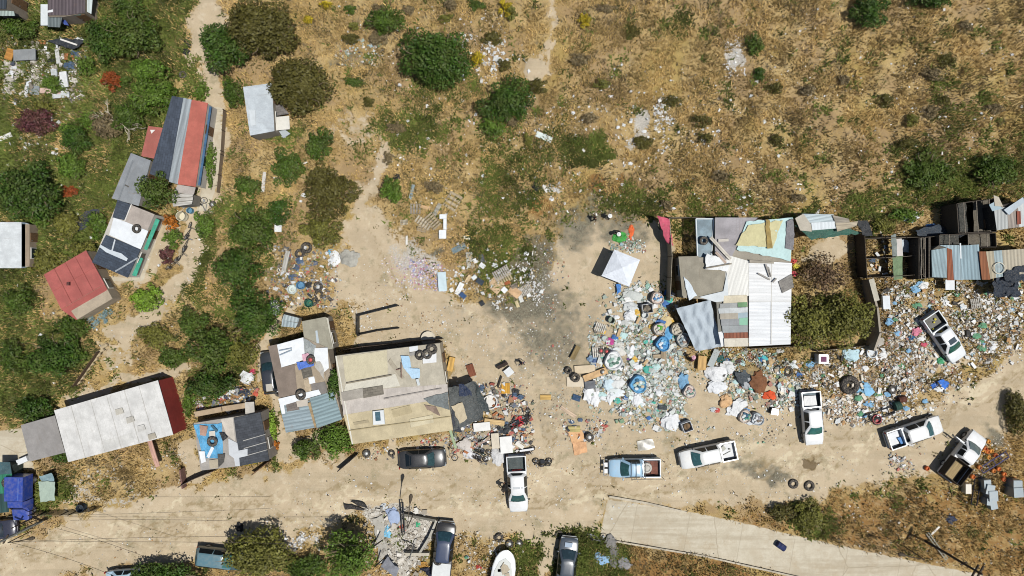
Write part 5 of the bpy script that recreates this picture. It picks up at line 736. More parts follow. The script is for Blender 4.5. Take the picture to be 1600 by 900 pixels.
extras(v, ('cargo', MB().box((-1.6, -.3, .75), (.45, .4, .1), .5).tube([(-1.3, .4, .72), (-2.3, .1, .72)], .03).blob((-2.2, -.1, .74), (.12, .09, .08), 2), M('flat', '#b5b5a8')))
v = vehicle('pickup_truck', 'white double-cab pickup parked beside rubbish with a white sheet in its bed', 'pickup', 1270.5, 654, -85.3, 5.2, 1.86, '#f3f6f6', zmid=.9, group=WP, bedmat='#707e84', bedcol='#8e9aa2', glass='#3f8078')  # grey bed colour has the shade of the bed sides painted in
extras(v, ('cargo', MB().sheet([(-2.2, -.6, .8), (-1.1, -.6, .8), (-1.1, .55, .8), (-2.2, .55, .8)], .06, .07, 6, 6, 2), M('cloth', '#f4f4f1')))
v = vehicle('pickup_truck', 'white double-cab pickup backed into the rubbish field with a sunroof', 'pickup', 1476, 527, -55.5, 5.2, 1.86, '#e9eef0', zmid=.9, group=WP, bedmat='#6f6e68', bedcol='#b9c2c8', glass='#2f6a5c', cabfrac=1.6)
extras(v, ('sunroof', MB().box((.35, 0, 1.80), (.5, .75, .012)), M('glass', '#4d5f6a')), ('cargo', MB().blob((-1.9, .3, .75), (.14, .12, .12), 5).blob((-1.7, .05, .74), (.1, .1, .1), 6).blob((-1.2, -.4, .74), (.1, .12, .1), 7), M('flat', '#d9c94a')))
v = vehicle('pickup_truck', 'white pickup by the dirt track with blue cloth in its white bed', 'pickup', 1431, 676, 18.6, 5.45, 1.84, '#f1f2ef', zmid=.9, group=WP, bedmat='#eef2f5', bedcol='#c3ced6', glass='#4a7a80')
extras(v, ('cargo', MB().sheet([(-1.6, -.7, .75), (-1.1, -.7, .75), (-1.1, -.1, .75), (-1.7, -.1, .75)], .05, .1, 4, 5, 4), M('cloth', '#5b8fd0')))
v = vehicle('flatbed_truck', 'white truck with dark wooden bed sides and an opened cab door', 'truck', 1508, 714, 53, 5.3, 1.9, '#f1f3f2', zmid=.9, bedmat='#84735a', cabfrac=2.1, glass='#7a8a88')
st = MB()
for sy in (-.95, .95): st.box((-1.62, sy, 1.2), (2.0, .06, 1.0))
st.box((-2.62, 0, 1.2), (.06, 1.9, 1.0)); st.box((-.64, 0, 1.25), (.06, 1.9, 1.1))
extras(v, ('stake_sides', st, M('wood', '#3d352c')), ('bed_boards', MB().box((-1.62, 0, .7), (1.9, 1.3, .05)), M('wood', '#a08a62')), ('open_door', MB().box((.98, 1.5, 1.0), (.1, 1.0, .7)).tube([(.95, 1.05, 1.35), (.8, 1.1, 1.75), (.8, 1.75, 1.75), (.95, 1.95, 1.35)], .035), M('paint', '#dfe4e6')))
v = vehicle('pickup_truck', 'black pickup with a tyre lying on its white bed cover', 'pickup', 693, 860, 84, 5.4, 1.88, '#191b1e', zmid=.9, bedmat='#333333', glass='#34525c', roofmat='#2f3d58', hoodlen=.95)
extras(v, ('bed_cover', MB().box((-1.95, 0, 1.2), (1.5, 1.72, .06)), M('flat', '#dfe2df')))
v = vehicle('pickup_truck', 'dark slate-blue pickup among weeds with colourful junk in its bed', 'pickup', 886, 883, 84, 5.3, 1.85, '#39444f', zmid=.9, bedmat='#7a5a52', glass='#3a4e56')
extras(v, ('hood_sheet', MB().box((2.0, .05, 1.19), (.45, .75, .02)), M('flat', '#9fb0c2')), ('cargo', MB().blob((-1.1, .4, .9), (.25, .25, .2), 3), M('cloth', '#4fae52')), ('cargo', MB().box((-1.4, -.3, .85), (.5, .3, .3), .4).box((-1.8, .2, .8), (.3, .6, .25), -.3), M('cloth', '#b5483f')))
vehicle('suv', 'dark teal off-roader half under the grey-green roadside tree', 'car', 343, 874, -7, 4.7, 1.86, '#2e4a4e', 'suv', glass='#4f8a86', roofmat='#547884')
vehicle('car', 'pale blue car cut by the bottom edge under dark leaves', 'car', 198, 906, 4, 4.4, 1.75, '#a9cbe0', 'sedan', glass='#2a3a36')
vehicle('car', 'navy car poking in at the left edge by the pole', 'car', -14, 831, 8, 4.5, 1.8, '#20263a', 'sedan', glass='#2a3a46')
v = vehicle('suv', 'black off-roader squeezed against the patchwork shack', 'car', 419, 583, 97, 4.1, 1.55, '#262d33', 'suv', zmid=1.0, glass='#2f4a50', roofmat='#1f2733')
extras(v, ('roof_box', MB().box((-1.35, -.1, 1.76), (.7, .6, .1)), M('flat', '#b9b3a6')))
# blue box truck
x, y = X(33, 772, 1.0); v = empty('box_truck', 'deep blue box-bodied truck parked by the green shed', 'truck', (x, y, 0), R(-91)); BL = M('paint', '#22409a')
MB().box((-.75, 0, 1.35), (2.3, 1.75, 1.4)).build('cargo_box', BL, v); MB().loft([[(.5, -.85, .5), (.5, -.85, 1.5), (.5, -.7, 1.85), (.5, .7, 1.85), (.5, .85, 1.5), (.5, .85, .5)], [(1.15, -.85, .5), (1.15, -.85, 1.4), (1.05, -.68, 1.82), (1.05, .68, 1.82), (1.15, .85, 1.4), (1.15, .85, .5)], [(1.5, -.85, .5), (1.5, -.85, 1.05), (1.5, -.7, 1.12), (1.5, .7, 1.12), (1.5, .85, 1.05), (1.5, .85, .5)], [(2.5, -.74, .5), (2.5, -.74, .95), (2.5, -.6, 1.02), (2.5, .6, 1.02), (2.5, .74, .95), (2.5, .74, .5)]]).build('cab', BL, v, smooth=True, sharp=30)
MB().add([(1.16, -.62, 1.75), (1.16, .62, 1.75), (1.46, .68, 1.2), (1.46, -.68, 1.2)], [(0, 1, 2, 3)]).build('windshield', M('glass', '#27343c'), v)
MB().box((-.75, .45, 2.065), (2.1, .04, .03)).build('roof_rail', M('paint', '#5d7fd0'), v)
for sgn in (-1, 1):
    MB().box((2.49, sgn * .55, .85), (.06, .25, .16)).build('headlight', M('glass', '#d5dde0'), v)
    for xx in (-1.2, 1.7): wheel(v, xx, sgn * .78, .34)
# boat
x, y = X(783.5, 912, .8); v = empty('boat', 'white motor boat with pointed bow parked on the weedy lot', 'boat', (x, y, 0), R(81)); hs = []
for xx, ww, zk in ((-3.2, 1.12, .25), (-1.5, 1.18, .2), (.5, 1.15, .22), (1.7, 1.12, .3), (2.5, .95, .42), (3.0, .68, .55), (3.25, .4, .7), (3.36, .14, .85)): hs.append([(xx, 0, zk), (xx, ww * .6, zk + .2), (xx, ww, 1.0), (xx, ww * .93, 1.06), (xx, 0, 1.09), (xx, -ww * .93, 1.06), (xx, -ww, 1.0), (xx, -ww * .6, zk + .2)])
MB().loft(hs).build('hull', M('paint', '#f2f6f7'), v, smooth=True, sharp=35)
MB().blob((1.6, -.1, 1.12), (.5, .35, .08), 8, .6).box((1.1, -.4, 1.16), (.3, .4, .1), .4).tube([(2.2, .1, 1.16), (1.7, .3, 1.2), (1.2, .1, 1.16)], .05, 5).build('clutter', M('cloth', '#b9ab92'), v)
MB().prism([(-2.9, -.9), (1.2, -.88), (2.2, -.55), (2.6, 0), (2.2, .55), (1.2, .88), (-2.9, .9)], 1.07, 1.11).build('deck', M('flat', '#d9dbd3'), v)
for sy in (-.5, 0, .5): MB().box((.1, sy, 1.24), (.3, .3, .24)).build('seat', M('cloth', '#5b6670'), v)
MB().box((.5, -.1, 1.3), (.1, 1.3, .25)).build('console', M('flat', '#9fb3b5'), v); MB().box((.9, -.35, 1.15), (.35, .3, .08), .3).build('hatch', M('flat', '#6fc0cc'), v)
MB().box((1.7, .38, 1.1), (.3, .26, .02), .3, taper=.3).box((1.35, .42, 1.1), (.28, .3, .02), .2).build('emblem', M('flat', '#8a4a50'), v)
MB().blob((-.6, .3, 1.2), (.35, .25, .14), 3, .5).box((-.3, -.45, 1.2), (.5, .3, .16), .5).box((.55, .5, 1.25), (.3, .35, .2), .2).build('cargo', M('cloth', '#8f9a9c'), v); MB().tube([(1.8, 0, 1.14), (1.5, -.3, 1.14), (1.2, -.1, 1.14), (.9, -.25, 1.14)], .04, 5).build('rope', M('cloth', '#b5ab90'), v)
for sy in (-.55, .55): wheel(v, -1.2, sy * 1.5, .3)
# motorbikes and bicycles
def bike(name, label, cat, px, py, ang, roll, motor=True, frame='#26282b', s=1.0, group=None):
    x, y = X(px, py, .3); v = empty(name, label, cat, (x, y, float(gh(x, y)) + .02), R(ang), group); v.rotation_euler = (R(roll), 0, R(ang)); v.scale = (s, s, s)
    for xx, nm in ((-.62, 'wheel'), (.66, 'wheel')):
        t = MB().torus((0, 0, 0), .28 if motor else .31, .06 if motor else .03, 18, 6, Vector((0, 1, 0))).build(nm, M('rubber', '#222223'), v); t.location = (xx, 0, .32)
        MB().lathe([(.03, -.05), (.1, -.03), (.1, .03), (.03, .05)], (0, 0, 0), 10, Vector((0, 1, 0))).tube([(-.25, 0, 0), (.25, 0, 0)], .012, 4).tube([(0, 0, -.25), (0, 0, .25)], .012, 4).build('hub', M('metal', '#9a9da0'), t)
    F = M('paint', frame); r = .05 if motor else .025
    MB().tube([(-.62, 0, .32), (-.1, 0, .38), (.4, 0, .8), (.66, 0, .32)], r, 6).tube([(-.62, 0, .32), (-.3, 0, .72), (.4, 0, .8)], r, 6).build('frame', F, v)
    MB().tube([(.42, -.35, .98), (.46, 0, .95), (.42, .35, .98)], .025, 5).build('handlebar', M('metal', '#55585b'), v)
    MB().blob((-.4, 0, .78), (.36 if motor else .14, .12, .07), 2, .1).build('seat', M('rubber', '#1d1e20'), v, smooth=True)
    if motor:
        MB().blob((.12, 0, .8), (.28, .15, .14), 3, .1).build('fuel_tank', F, v, smooth=True); MB().box((0, 0, .42), (.42, .26, .32)).build('engine', M('metal', '#4a4c50'), v); MB().box((-.7, 0, .7), (.3, .18, .05), ry=.3).build('fender', F, v); MB().tube([(-.05, .14, .3), (-.8, .16, .35)], .045, 6).build('exhaust', M('metal', '#8a8c90'), v)
        MB().lathe([(.02, 0), (.09, .02), (.1, .1)], (.55, 0, .85), 10, Vector((1, 0, 0))).build('headlight', M('glass', '#c9d0d4'), v)
    return v
bike('motorcycle', 'black motorcycle leaning low at the roadside right of the road pickup', 'motorcycle', 848, 717, 180, -58, frame='#2a2526')
bike('motorcycle', 'dark motorcycle lying by the striped sofa heap, upper of two', 'motorcycle', 756, 700, -20, 60, s=.9, frame='#2c3a33'); bike('motorcycle', 'dark motorcycle lying by the striped sofa heap, lower of two', 'motorcycle', 752, 711, -28, 62, s=.9, frame='#39302c')
bike('motorcycle', 'red motorcycle tipped over in the junk beside the mesh shelter', 'motorcycle', 806, 655, 30, 55, frame='#b03030'); bike('motorcycle', 'dark motorcycle at the right rim of the junk heap', 'motorcycle', 818, 650, 70, 58, frame='#3a2a2c', s=.9); bike('motorcycle', 'stripped motorcycle by the white panels in the junk heap', 'motorcycle', 822, 700, 15, 60, frame='#3b3436', s=.85)
bike('bicycle', 'thin pale bicycle lying in front of the black sedan', 'bicycle', 713, 706, -80, 70, False, '#a9a58c', .95); bike('bicycle', 'bicycle lying in weeds at the start of the concrete road', 'bicycle', 934, 834, -8, 72, False, '#55585a'); bike('bicycle', 'bicycle on the pale footpath by the striped row house', 'bicycle', 326, 318, -55, 65, False, '#8a8d8f')
for i, (a, b, g) in enumerate(((288, 360, 70), (284, 378, 75), (276, 396, 50), (266, 408, 40))): bike('bicycle', ['uppermost black bicycle in the row along the garden strip', 'second black bicycle from the top in the garden strip row', 'third black bicycle from the top in the garden strip row', 'lowest black bicycle in the row along the garden strip'][i], 'bicycle', a, b, g, 45, False, '#1d1e20', 1.0, 'bicycles along the garden strip')

# ------------------------------------------------------------------ people
def person(label, px, py, ang, shirt, pants, hat=None, hair='#1d1815', arm=0.25, stride=.12, bend=0.0):
    x, y = X(px, py, 1.2); z = float(gh(x, y)); root = empty('person', label, 'person', (x, y, z), R(ang))
    me = bpy.data.meshes.new('body'); vs = []; es = []; rs = []
    def v(p, r, par=None):
        vs.append(p); rs.append(r)
        if par is not None: es.append((par, len(vs) - 1))
        return len(vs) - 1
    f = bend; pel = v((0, 0, .94), .15); ch = v((.10 * f * 3, 0, 1.22), .15, pel); sh = v((.16 * f * 3, 0, 1.40), .13, ch); nk = v((.18 * f * 3, 0, 1.49), .055, sh); hd = v((.02 + .19 * f * 3, 0, 1.58), .085, nk); tp = v((.01 + .2 * f * 3, 0, 1.68), .08, hd)
    hands = []
    for s in (-1, 1):
        a = v((.16 * f * 3, s * .17, 1.40), .07, sh); b_ = v((.16 * f * 3 + .02, s * (.24 + arm * .3), 1.14), .05, a); c = v((.16 * f * 3 + .14, s * (.26 + arm * .4), .92), .034, b_); hands.append((vs[c], s))
        h1 = v((s * stride * .3, s * .10, .88), .10, pel); k = v((s * stride + .03, s * .11, .50), .068, h1); an = v((s * stride * 1.3 - .02, s * .12, .09), .045, k); v((s * stride * 1.3 + .16, s * .13, .045), .04, an)
    me.from_pydata(vs, es, []); o = bpy.data.objects.new('tmp', me); COL.objects.link(o); m = o.modifiers.new('s', 'SKIN')
    for i, r in enumerate(rs): me.skin_vertices[0].data[i].radius = (r, r)
    me.skin_vertices[0].data[0].use_root = True; o.modifiers.new('u', 'SUBSURF').levels = 1
    dg = bpy.context.evaluated_depsgraph_get(); m2 = bpy.data.meshes.new_from_object(o.evaluated_get(dg)); bpy.data.objects.remove(o)
    b = MB(); b.add([tuple(q.co) for q in m2.vertices], [tuple(p.vertices) for p in m2.polygons])
    for hp, s in hands:                              # palm and five fingers
        hp = Vector(hp); b.blob((hp.x + .02, hp.y, hp.z - .05), (.02, .042, .05), 1, .05, sub=1)
        for k in range(4): yy = (k - 1.5) * .019; l = (.065, .078, .072, .055)[k]; b.tube([hp + Vector((.02, yy, -.085)), hp + Vector((.03, yy, -.085 - l * .55)), hp + Vector((.055, yy, -.085 - l))], .0085, 5, r2=.006)
        b.tube([hp + Vector((.02, -s * .03, -.04)), hp + Vector((.045, -s * .055, -.07)), hp + Vector((.06, -s * .05, -.095))], .0095, 5, r2=.007)
    hx, hz = vs[hd][0], vs[hd][2]
    b.blob((hx + .095, 0, hz), (.02, .014, .02), 1, 0, sub=1)
    for s in (-1, 1): b.blob((hx, s * .085, hz), (.02, .012, .03), 1, 0, sub=1); b.blob((hx + .075, s * .03, hz + .03), (.012, .014, .01), 1, 0, sub=1)
    b.box((hx + .083, 0, hz - .05), (.015, .045, .01))
    bo = b.build('body', M('skin', '#a8785a'), root, smooth=True, sharp=80)
    bo.data.materials.append(M('cloth', shirt)); bo.data.materials.append(M('cloth', pants)); bo.data.materials.append(M('rubber', '#2a2420'))
    for p in bo.data.polygons:
        c = p.center; p.material_index = 0 if c.z > 1.45 or (abs(c.y) > .24 and c.z < 1.12 and c.z > .6) else (1 if c.z > .92 else (2 if c.z > .1 else 3))
    m = MB().blob((hx - .015, 0, hz + .05), (.105, .1, .095), 3, .06, flat=.25); m.build('hair', M('flat', hair), root, smooth=True)
    if hat: MB().lathe([(.20, .0), (.205, .015), (.115, .03), (.105, .10), (.05, .125)], (hx, 0, hz + .07), 18).build('hat', M('cloth', hat), root, smooth=True)
    return root
person('person in dark clothes without hat standing on burnt ground at left', 930, 340, 200, '#1f2024', '#222228'); person('person in black wearing a white hat, upper of the two hatted', 953, 338, 160, '#1d1e22', '#26262c', '#f2f2ee'); person('person in black with white hat beside the green and orange bags', 969, 362, 240, '#20242a', '#26282c', '#eeeeea', bend=.5)
person('person in black with wide dark hat standing at the road pickup', 786, 764, 0, '#17181b', '#1c1d20', '#2a251e', arm=.5); person('person with pink cap and maroon top by the brown board', 1083, 564, 90, '#5a2d3a', '#2d2a30', '#d9a0b0', bend=.6); person('person in dark blue walking across the open dirt yard', 815, 568, 300, '#28355a', '#26282c', stride=.2)

# ------------------------------------------------------------------ loose things
TYRES = [(656, 555, .46, 'left tyre of the three on the tan-roofed house', 3.25), (667.5, 553.5, .46, 'middle tyre of the three on the tan-roofed house', 3.25), (675, 545.5, .52, 'right tyre of the three on the tan-roofed house', 3.2), (485.5, 562, .45, 'tyre with red centre on the patchwork roof', 2.75), (470, 617, .5, 'tyre on the long white roof strip', 2.85), (435, 613, .42, 'tyre leaning at the tail of the black off-roader', .5), (213.5, 357.5, .45, 'tyre on the white roof square of the navy house', 2.05), (332, 690, .5, 'black tyre lying on the blue tarp roof', 2.6),
         (1241, 757, .5, 'left of two big tyres lying on the dirt by the bank', 0), (1266, 760, .52, 'right of two big tyres lying on the dirt by the bank', 0), (284, 115, .42, 'tyre half in weeds beside the sandy path', 0), (899, 590, .46, 'tyre lying on the beige cardboard by the bottle heap', .15), (942, 581, .3, 'small wheel on the folded cardboard by the bottle heap', .3), (888, 579, .36, 'small dark tyre at the corner of the beige cardboard', .1), (478, 387, .58, 'large black tyre below the olive bush', 0), (467, 396, .5, 'mossy tyre beside the large black one below the olive bush', 0), (497, 448, .5, 'dark tyre with pale hub right of the scrap strip', 0), (498, 460, .45, 'black tyre above the grey-felt shed', 0), (492, 470, .36, 'small tyre beside the grey-felt shed pile', 0), (611, 709, .36, 'tyre lying left of the black sedan', 0), (686, 719, 0, '', 0), (572, 709, .42, 'bare thin wheel rim at the corner of the tan-roofed house', 0), (921, 683, .44, 'wheel beside the crumpled peach sheets', .1), (1230, 580, .5, 'fat dark tyre beside the white washing machine', 0), (1251, 591, .3, 'small tyre half buried by the walled yard', 0), (1326, 601, .95, 'huge tractor tyre lying in the brown rubbish', 0), (1326, 602, .42, 'small tyre inside the huge tractor tyre', .1), (1395, 609, .46, 'tyre with pale hub at the right of the blue tarps', 0), (1290, 600, .36, 'tyre standing half buried left of the tractor tyre', 0), (1371, 658, .44, 'dark tyre beside the wrecked frame in the rubbish', 0), (780, 841, .46, 'tyre near the bow of the boat', 0), (796, 850, .42, 'tyre with white hub in front of the boat', 0), (811, 850, .4, 'tyre right of the white-hubbed one by the boat', 0), (874, 837, .45, 'tyre in weeds by the slate-blue pickup', 0), (684, 876, .45, 'tyre on the white bed cover of the black pickup', 1.3), (642, 861, .5, 'dark tyre behind the low wall of the rubble lot', 0), (11, 754, .5, 'tyre lying on the dark green shed', 1.7), (1018, 440, 0, '', 0), (1216, 592, .28, 'little tyre left of the fat dark tyre', 0), (331, 319, .36, 'wheel beside the bicycle on the pale footpath', 0), (1099.5, 376, .42, 'rusty tyre on the blue glass panel roof', 2.5), (566, 859, 0, '', 0), (940, 573, 0, '', 0), (939, 548, .36, 'green-centred tyre in the bottle heap', .2), (948, 549, .36, 'black-rimmed tyre beside the green-centred one', .2), (700, 540, 0, '', 0)]
for px, py, r, lab, z in TYRES:
    if not lab: continue
    x, y = X(px, py, z + .1); zz = z if z else float(gh(x, y)); a = rnd.uniform(0, 6)
    o = MB().torus((0, 0, r * .3), r * .70, r * .30, 22, 8, Vector((rnd.uniform(-.12, .12), rnd.uniform(-.12, .12), 1))).build('tyre', M('rubber', rnd.choice(['#333333', '#454340', '#2b2b2b', '#3d3a36'])), smooth=True, sharp=80); o.location = (x, y, zz - (rnd.uniform(0, .1) if not z else 0)); tag(o, lab, 'tyre', 'loose tyres')
    if 'hub' in lab or 'centre' in lab or 'wheel' in lab: MB().lathe([(.02, .05), (r * .42, .04), (r * .46, .14), (r * .3, .2), (.02, .22)], (0, 0, r * .12), 14).build('rim', M('metal', {'red': '#c85a5a', 'gre': '#4fa58a'}.get('red' if 'red' in lab else 'gre' if 'green' in lab else '', '#c9cbc9')), o)
def sheet(name, q, mt, lab, cat, z=0.05, amp=.05, th=.03, n=7, group=None, lift=0.0):
    W_ = []
    for k, p in enumerate(q):
        zz = z[k] if isinstance(z, (list, tuple)) else z
        x, y = X(*p, zz); W_.append((x, y, zz + float(gh(x, y)) if zz < 1.0 else zz))
    if len(W_) == 3: W_.append(((W_[0][0] + W_[2][0]) / 2, (W_[0][1] + W_[2][1]) / 2, (W_[0][2] + W_[2][2]) / 2))
    c = (cen(W_)[0], cen(W_)[1], min(p[2] for p in W_)); o = MB().sheet(W_, th, amp, n, n, int(q[0][0] * 3 + q[0][1]), 1.5, lift).build(name, mt, None, c, smooth=True, sharp=60); return tag(o, lab, cat, group)
def board(name, a, b, wpx, mt, lab, cat='board', z=.05, th=.05, group=None, z2=None):
    z2 = z if z2 is None else z2; x1, y1 = X(*a, z); x2, y2 = X(*b, z2); za = z + (float(gh(x1, y1)) if z < 1 else 0); zb_ = z2 + (float(gh(x2, y2)) if z2 < 1 else 0)
    d = Vector((x2 - x1, y2 - y1, zb_ - za)); L = d.length; o = MB().box((0, 0, 0), (L, wpx / S, th)).build(name, mt); o.location = ((x1 + x2) / 2, (y1 + y2) / 2, (za + zb_) / 2 + th / 2)
    o.rotation_euler = (0, -math.asin(max(-1, min(1, d.z / L))), math.atan2(d.y, d.x)); return tag(o, lab, cat, group)
# white canopy tent
x, y = X(971, 419, 0); h = 2.1; q = [X(*p, h) for p in ((960, 390), (1000, 406), (983, 448), (940, 431))]; c = cen(q); v = empty('canopy_tent', 'square white canopy tent pitched on the bare yard', 'tent', (*c, 0)); b = MB(); ap = (c[0], c[1], 2.75); qs = [(*p, h) for p in q]; ql = [(*p, h - .22) for p in q]
b.add(qs + ql + [ap], [(0, 1, 8), (1, 2, 8), (2, 3, 8), (3, 0, 8)] + [(i, i + 4, (i + 1) % 4 + 4, (i + 1) % 4) for i in range(4)]); b.build('canopy', M('cloth', '#eaf1fb'), v, (*c, 0))
for p in q: MB().tube([(*p, 0), (*p, h)], .03, 6).build('leg', M('metal', '#b9bcc0'), v, (*c, 0))
sheet('tarp', [(963, 444), (971, 444), (970, 457), (965, 461)], M('tarp', '#3f7fd0'), 'narrow blue tarp hanging at the lower corner of the canopy tent', 'tarp', .4, .08)
tp = sheet('tarp', [(1057, 482), (1111, 468.5), (1128, 542), (1088, 549)], M('cloth', '#b3bfc8'), 'large draped grey-blue tarp stretched from the scrap store', 'tarp', [2.1, 2.5, 2.0, 1.7], .05, n=26)
for vtx in tp.data.vertices:
    u, vv_ = vtx.co.x, vtx.co.y; u += .25 * math.sin(vv_ * 1.3); vtx.co.z += .09 * math.sin(u * 6.0 + vv_ * 2.0) + .05 * math.sin(u * 8.7 - vv_ * 2.1 + 1) - .12
for i, (px, py, hh, tx, ty) in enumerate(((1058, 483, 2.0, 0, 0), (1088, 548, 1.65, 0, 0), (1127, 541, 1.95, 0, 0))):
    x, y = X(px, py, hh); tag(MB().tube([(0, 0, -.2), (0, 0, hh)], .04, 6).build('tarp_pole', M('wood', '#6d5f4a')), ['pole under the upper left corner of the draped grey tarp', 'pole under the lowest corner of the draped grey tarp', 'pole under the lower right corner of the draped grey tarp'][i], 'pole').location = (x, y, 0)
# glass-panel roof, pen fence, red cloth
q = [X(*p, 2.2) for p in ((1087, 342), (1115, 342), (1111, 408), (1090, 409))]; c = cen(q); v = empty('glazed_awning', 'bluish see-through panel in a white frame over the pen', 'awning', (*c, 0)); MB().prism(q, 2.2, 2.23).build('pane', M('clear', '#7f9aa8'), v, (*c, 0)); fr = MB()
for i in range(4): fr.tube([(*q[i], 2.26), (*q[(i + 1) % 4], 2.26)], .07, 5)
fr.build('frame', M('flat', '#dfe8ea'), v, (*c, 0))
for p in q: MB().tube([(*p, -.2), (*p, 2.2)], .05, 5).build('post', M('wood', '#6d5f4a'), v, (*c, 0))
def fence(lab, P, h, mt, pmt=None, th=.05, step=2.0, name='fence', cat='fence', z0=-.2, parts=('panel', 'post')):
    W_ = [X(*p, h) for p in P]; c = cen(W_); v = empty(name, lab, cat, (*c, 0)); 
    for a, b in zip(W_, W_[1:]):
        a, b = Vector(a), Vector(b); d = b - a; m = (a + b) / 2; g = float(gh(m.x, m.y)); MB().box((m.x, m.y, g + h / 2 + z0 / 2), (d.length, th, h - z0), math.atan2(d.y, d.x)).build(parts[0], mt, v, (*c, 0))
        for k in range(int(d.length / step) + 1): p = a + d.normalized() * k * step; MB().tube([(p.x, p.y, g - .3), (p.x, p.y, g + h + .08)], .05, 5).build(parts[1], pmt or M('wood', '#55493a'), v, (*c, 0))
    return v
fence('thin wire-and-board fence closing the pen on the left of the scrap store', [(1047, 340), (1051, 400), (1048, 470)], 2.0, M('wood', '#a59a86')); fence('low rail fence along the top of the pen', [(1048, 340), (1116, 339)], 1.2, M('wood', '#8f8571'), th=.03)
fence('dark board fence along the lower side of the walled yard', [(1175, 545), (1270, 540), (1278, 549), (1375, 538)], 1.0, M('wood', '#6d6354'), name='board_fence'); fence('board wall with pale coping on the right of the walled yard', [(1362, 437), (1372, 480), (1376, 520), (1366, 548)], 1.9, M('conc', '#a89d8c'), th=.2, name='wall', cat='wall', step=9); fence('tall plank fence between walled yard and frame pens', [(1352, 365), (1356, 435)], 2.0, M('wood', '#4d4438'))
fence('straggling pole fence along the top of the frame pens', [(1352, 372), (1455, 370), (1560, 362)], 1.8, M('wood', '#7a6f5e'), th=.03, z0=-1.5 + 1.5); fence('rail fence across the middle of the frame pens', [(1352, 404), (1400, 402), (1445, 398)], 1.5, M('wood', '#80766a'), th=.03); fence('lower rail fence of the frame pens', [(1345, 434), (1395, 432), (1450, 428)], 1.5, M('wood', '#6a6052'), th=.04)
fence('dark tarp-clad rail fence of the empty pen in the yard', [(620, 478), (557, 494), (557, 526)], 1.1, M('tarp', '#2d2f30'), name='pen_fence'); fence('sagging black rail along the lower side of the empty pen', [(557, 524), (590, 517), (622, 513)], .7, M('wood', '#2f2b27'), th=.08); fence('scrap sheet fence along the top of the tan-roofed house', [(530, 548), (566, 542), (620, 537), (640, 534), (690, 530)], 1.3, M('flat', '#4a3d33')); fence('mesh fence along the road left of the stone heap', [(10, 808), (60, 806), (105, 806), (145, 799)], 1.2, M('clear', '#6f7a70'), th=.02, name='mesh_fence'); fence('broken plank gate at the road below the black-shingled shed', [(277, 762), (300, 750), (330, 738)], 1.3, M('wood', '#6d5f55'), name='gate', cat='gate'); fence('rusty post-and-beam frame beside the blue tarp shed', [(279, 735), (283, 765)], 1.0, M('wood', '#84635a'), th=.12); fence('black plank barrier at the corner of the tan-roofed house', [(527, 737), (545, 722), (556, 712)], 1.0, M('wood', '#332c28'), th=.08); fence('low stone-grey kerb wall of the rubble lot, upper side', [(628, 805), (681, 815)], .6, M('conc', '#6f6c62'), th=.22, name='wall', cat='wall', step=9); fence('pale kerb wall of the rubble lot, right side', [(682, 814), (670, 842), (655, 866)], .6, M('conc', '#b5b0a2'), th=.22, name='wall', cat='wall', step=9); fence('short concrete wall below the rubble lot', [(632, 868), (670, 868)], .7, M('conc', '#c9bfaa'), th=.3, name='wall', cat='wall', step=9); fence('leaning plank by the corner of the black-shingled shed', [(393, 742), (418, 723)], .9, M('wood', '#6a4f3a'), th=.08, name='fence'); fence('slender rail fence on the right of the pale footpath', [(347, 170), (343, 240), (337, 300)], .8, M('wood', '#8d7a64'), th=.02); fence('handrail along the soil steps', [(112, 604), (150, 550)], .9, M('wood', '#5c4a38'), th=.04, name='handrail', cat='railing')
sheet('cloth', [(1026, 338), (1045, 342), (1052, 385), (1042, 380)], M('cloth', '#c9566a'), 'crimson cloth hung over the corner of the pen fence', 'cloth', [1.9, 1.9, 1.5, 1.3], .15)
sheet('carpet', [(1394, 402), (1410, 400), (1410, 436), (1396, 438)], M('cloth', '#6f8462'), 'mossy green carpet strip hung in the frame pens', 'carpet', 1.3, .06); sheet('carpet', [(1392, 367), (1400, 366), (1402, 400), (1394, 401)], M('cloth', '#7d8580'), 'grey carpet strip above the mossy green one', 'carpet', 1.5, .05); board('board', (1404, 373), (1406, 400), 9, M('flat', '#c9c2ba'), 'pale upright board in the frame pens', z=1.4)
sheet('tarp', [(1550, 428), (1590, 418), (1592, 463), (1553, 468)], M('tarp', '#232c38'), 'crumpled navy tarp over the shed at the right edge', 'tarp', 2.0, .4, n=22); sheet('tarp', [(1566, 425), (1600, 412), (1602, 440), (1570, 440)], M('tarp', '#222a34'), 'upper fold of navy tarp on the tan corrugated roof', 'tarp', 2.5, .22, n=10)
for z_ in (0,):
    x, y = X(1561, 419, 2.6); o = MB().torus((0, 0, 0), .52, .04, 28, 6).build('hoop', M('flat', '#e2dcc4')); o.location = (x, y, 2.62); tag(o, 'thin cream hoop lying on the tan corrugated roof', 'hoop')
sheet('tarp', [(1490, 362), (1520, 356), (1500, 372), (1460, 376)], M('tarp', '#22262c'), 'black plastic draped over the top rail of the frame pens', 'tarp', 1.2, .15); sheet('tarp', [(1430, 360), (1470, 352), (1490, 362), (1440, 372)], M('tarp', '#2b3540'), 'dark slate plastic behind the frame pens', 'tarp', .9, .18); sheet('tarp', [(100, 370), (130, 330), (160, 322), (132, 356)], M('tarp', '#353b45'), 'crumpled black tarp lying on the weedy left slope', 'tarp', .2, .15)
sheet('cloth', [(1406, 374), (1434, 378), (1432, 394), (1410, 392)], M('tarp', '#c2d0da'), 'silvery heap of plastic film in the frame pens', 'plastic sheet', .5, .25, n=12)
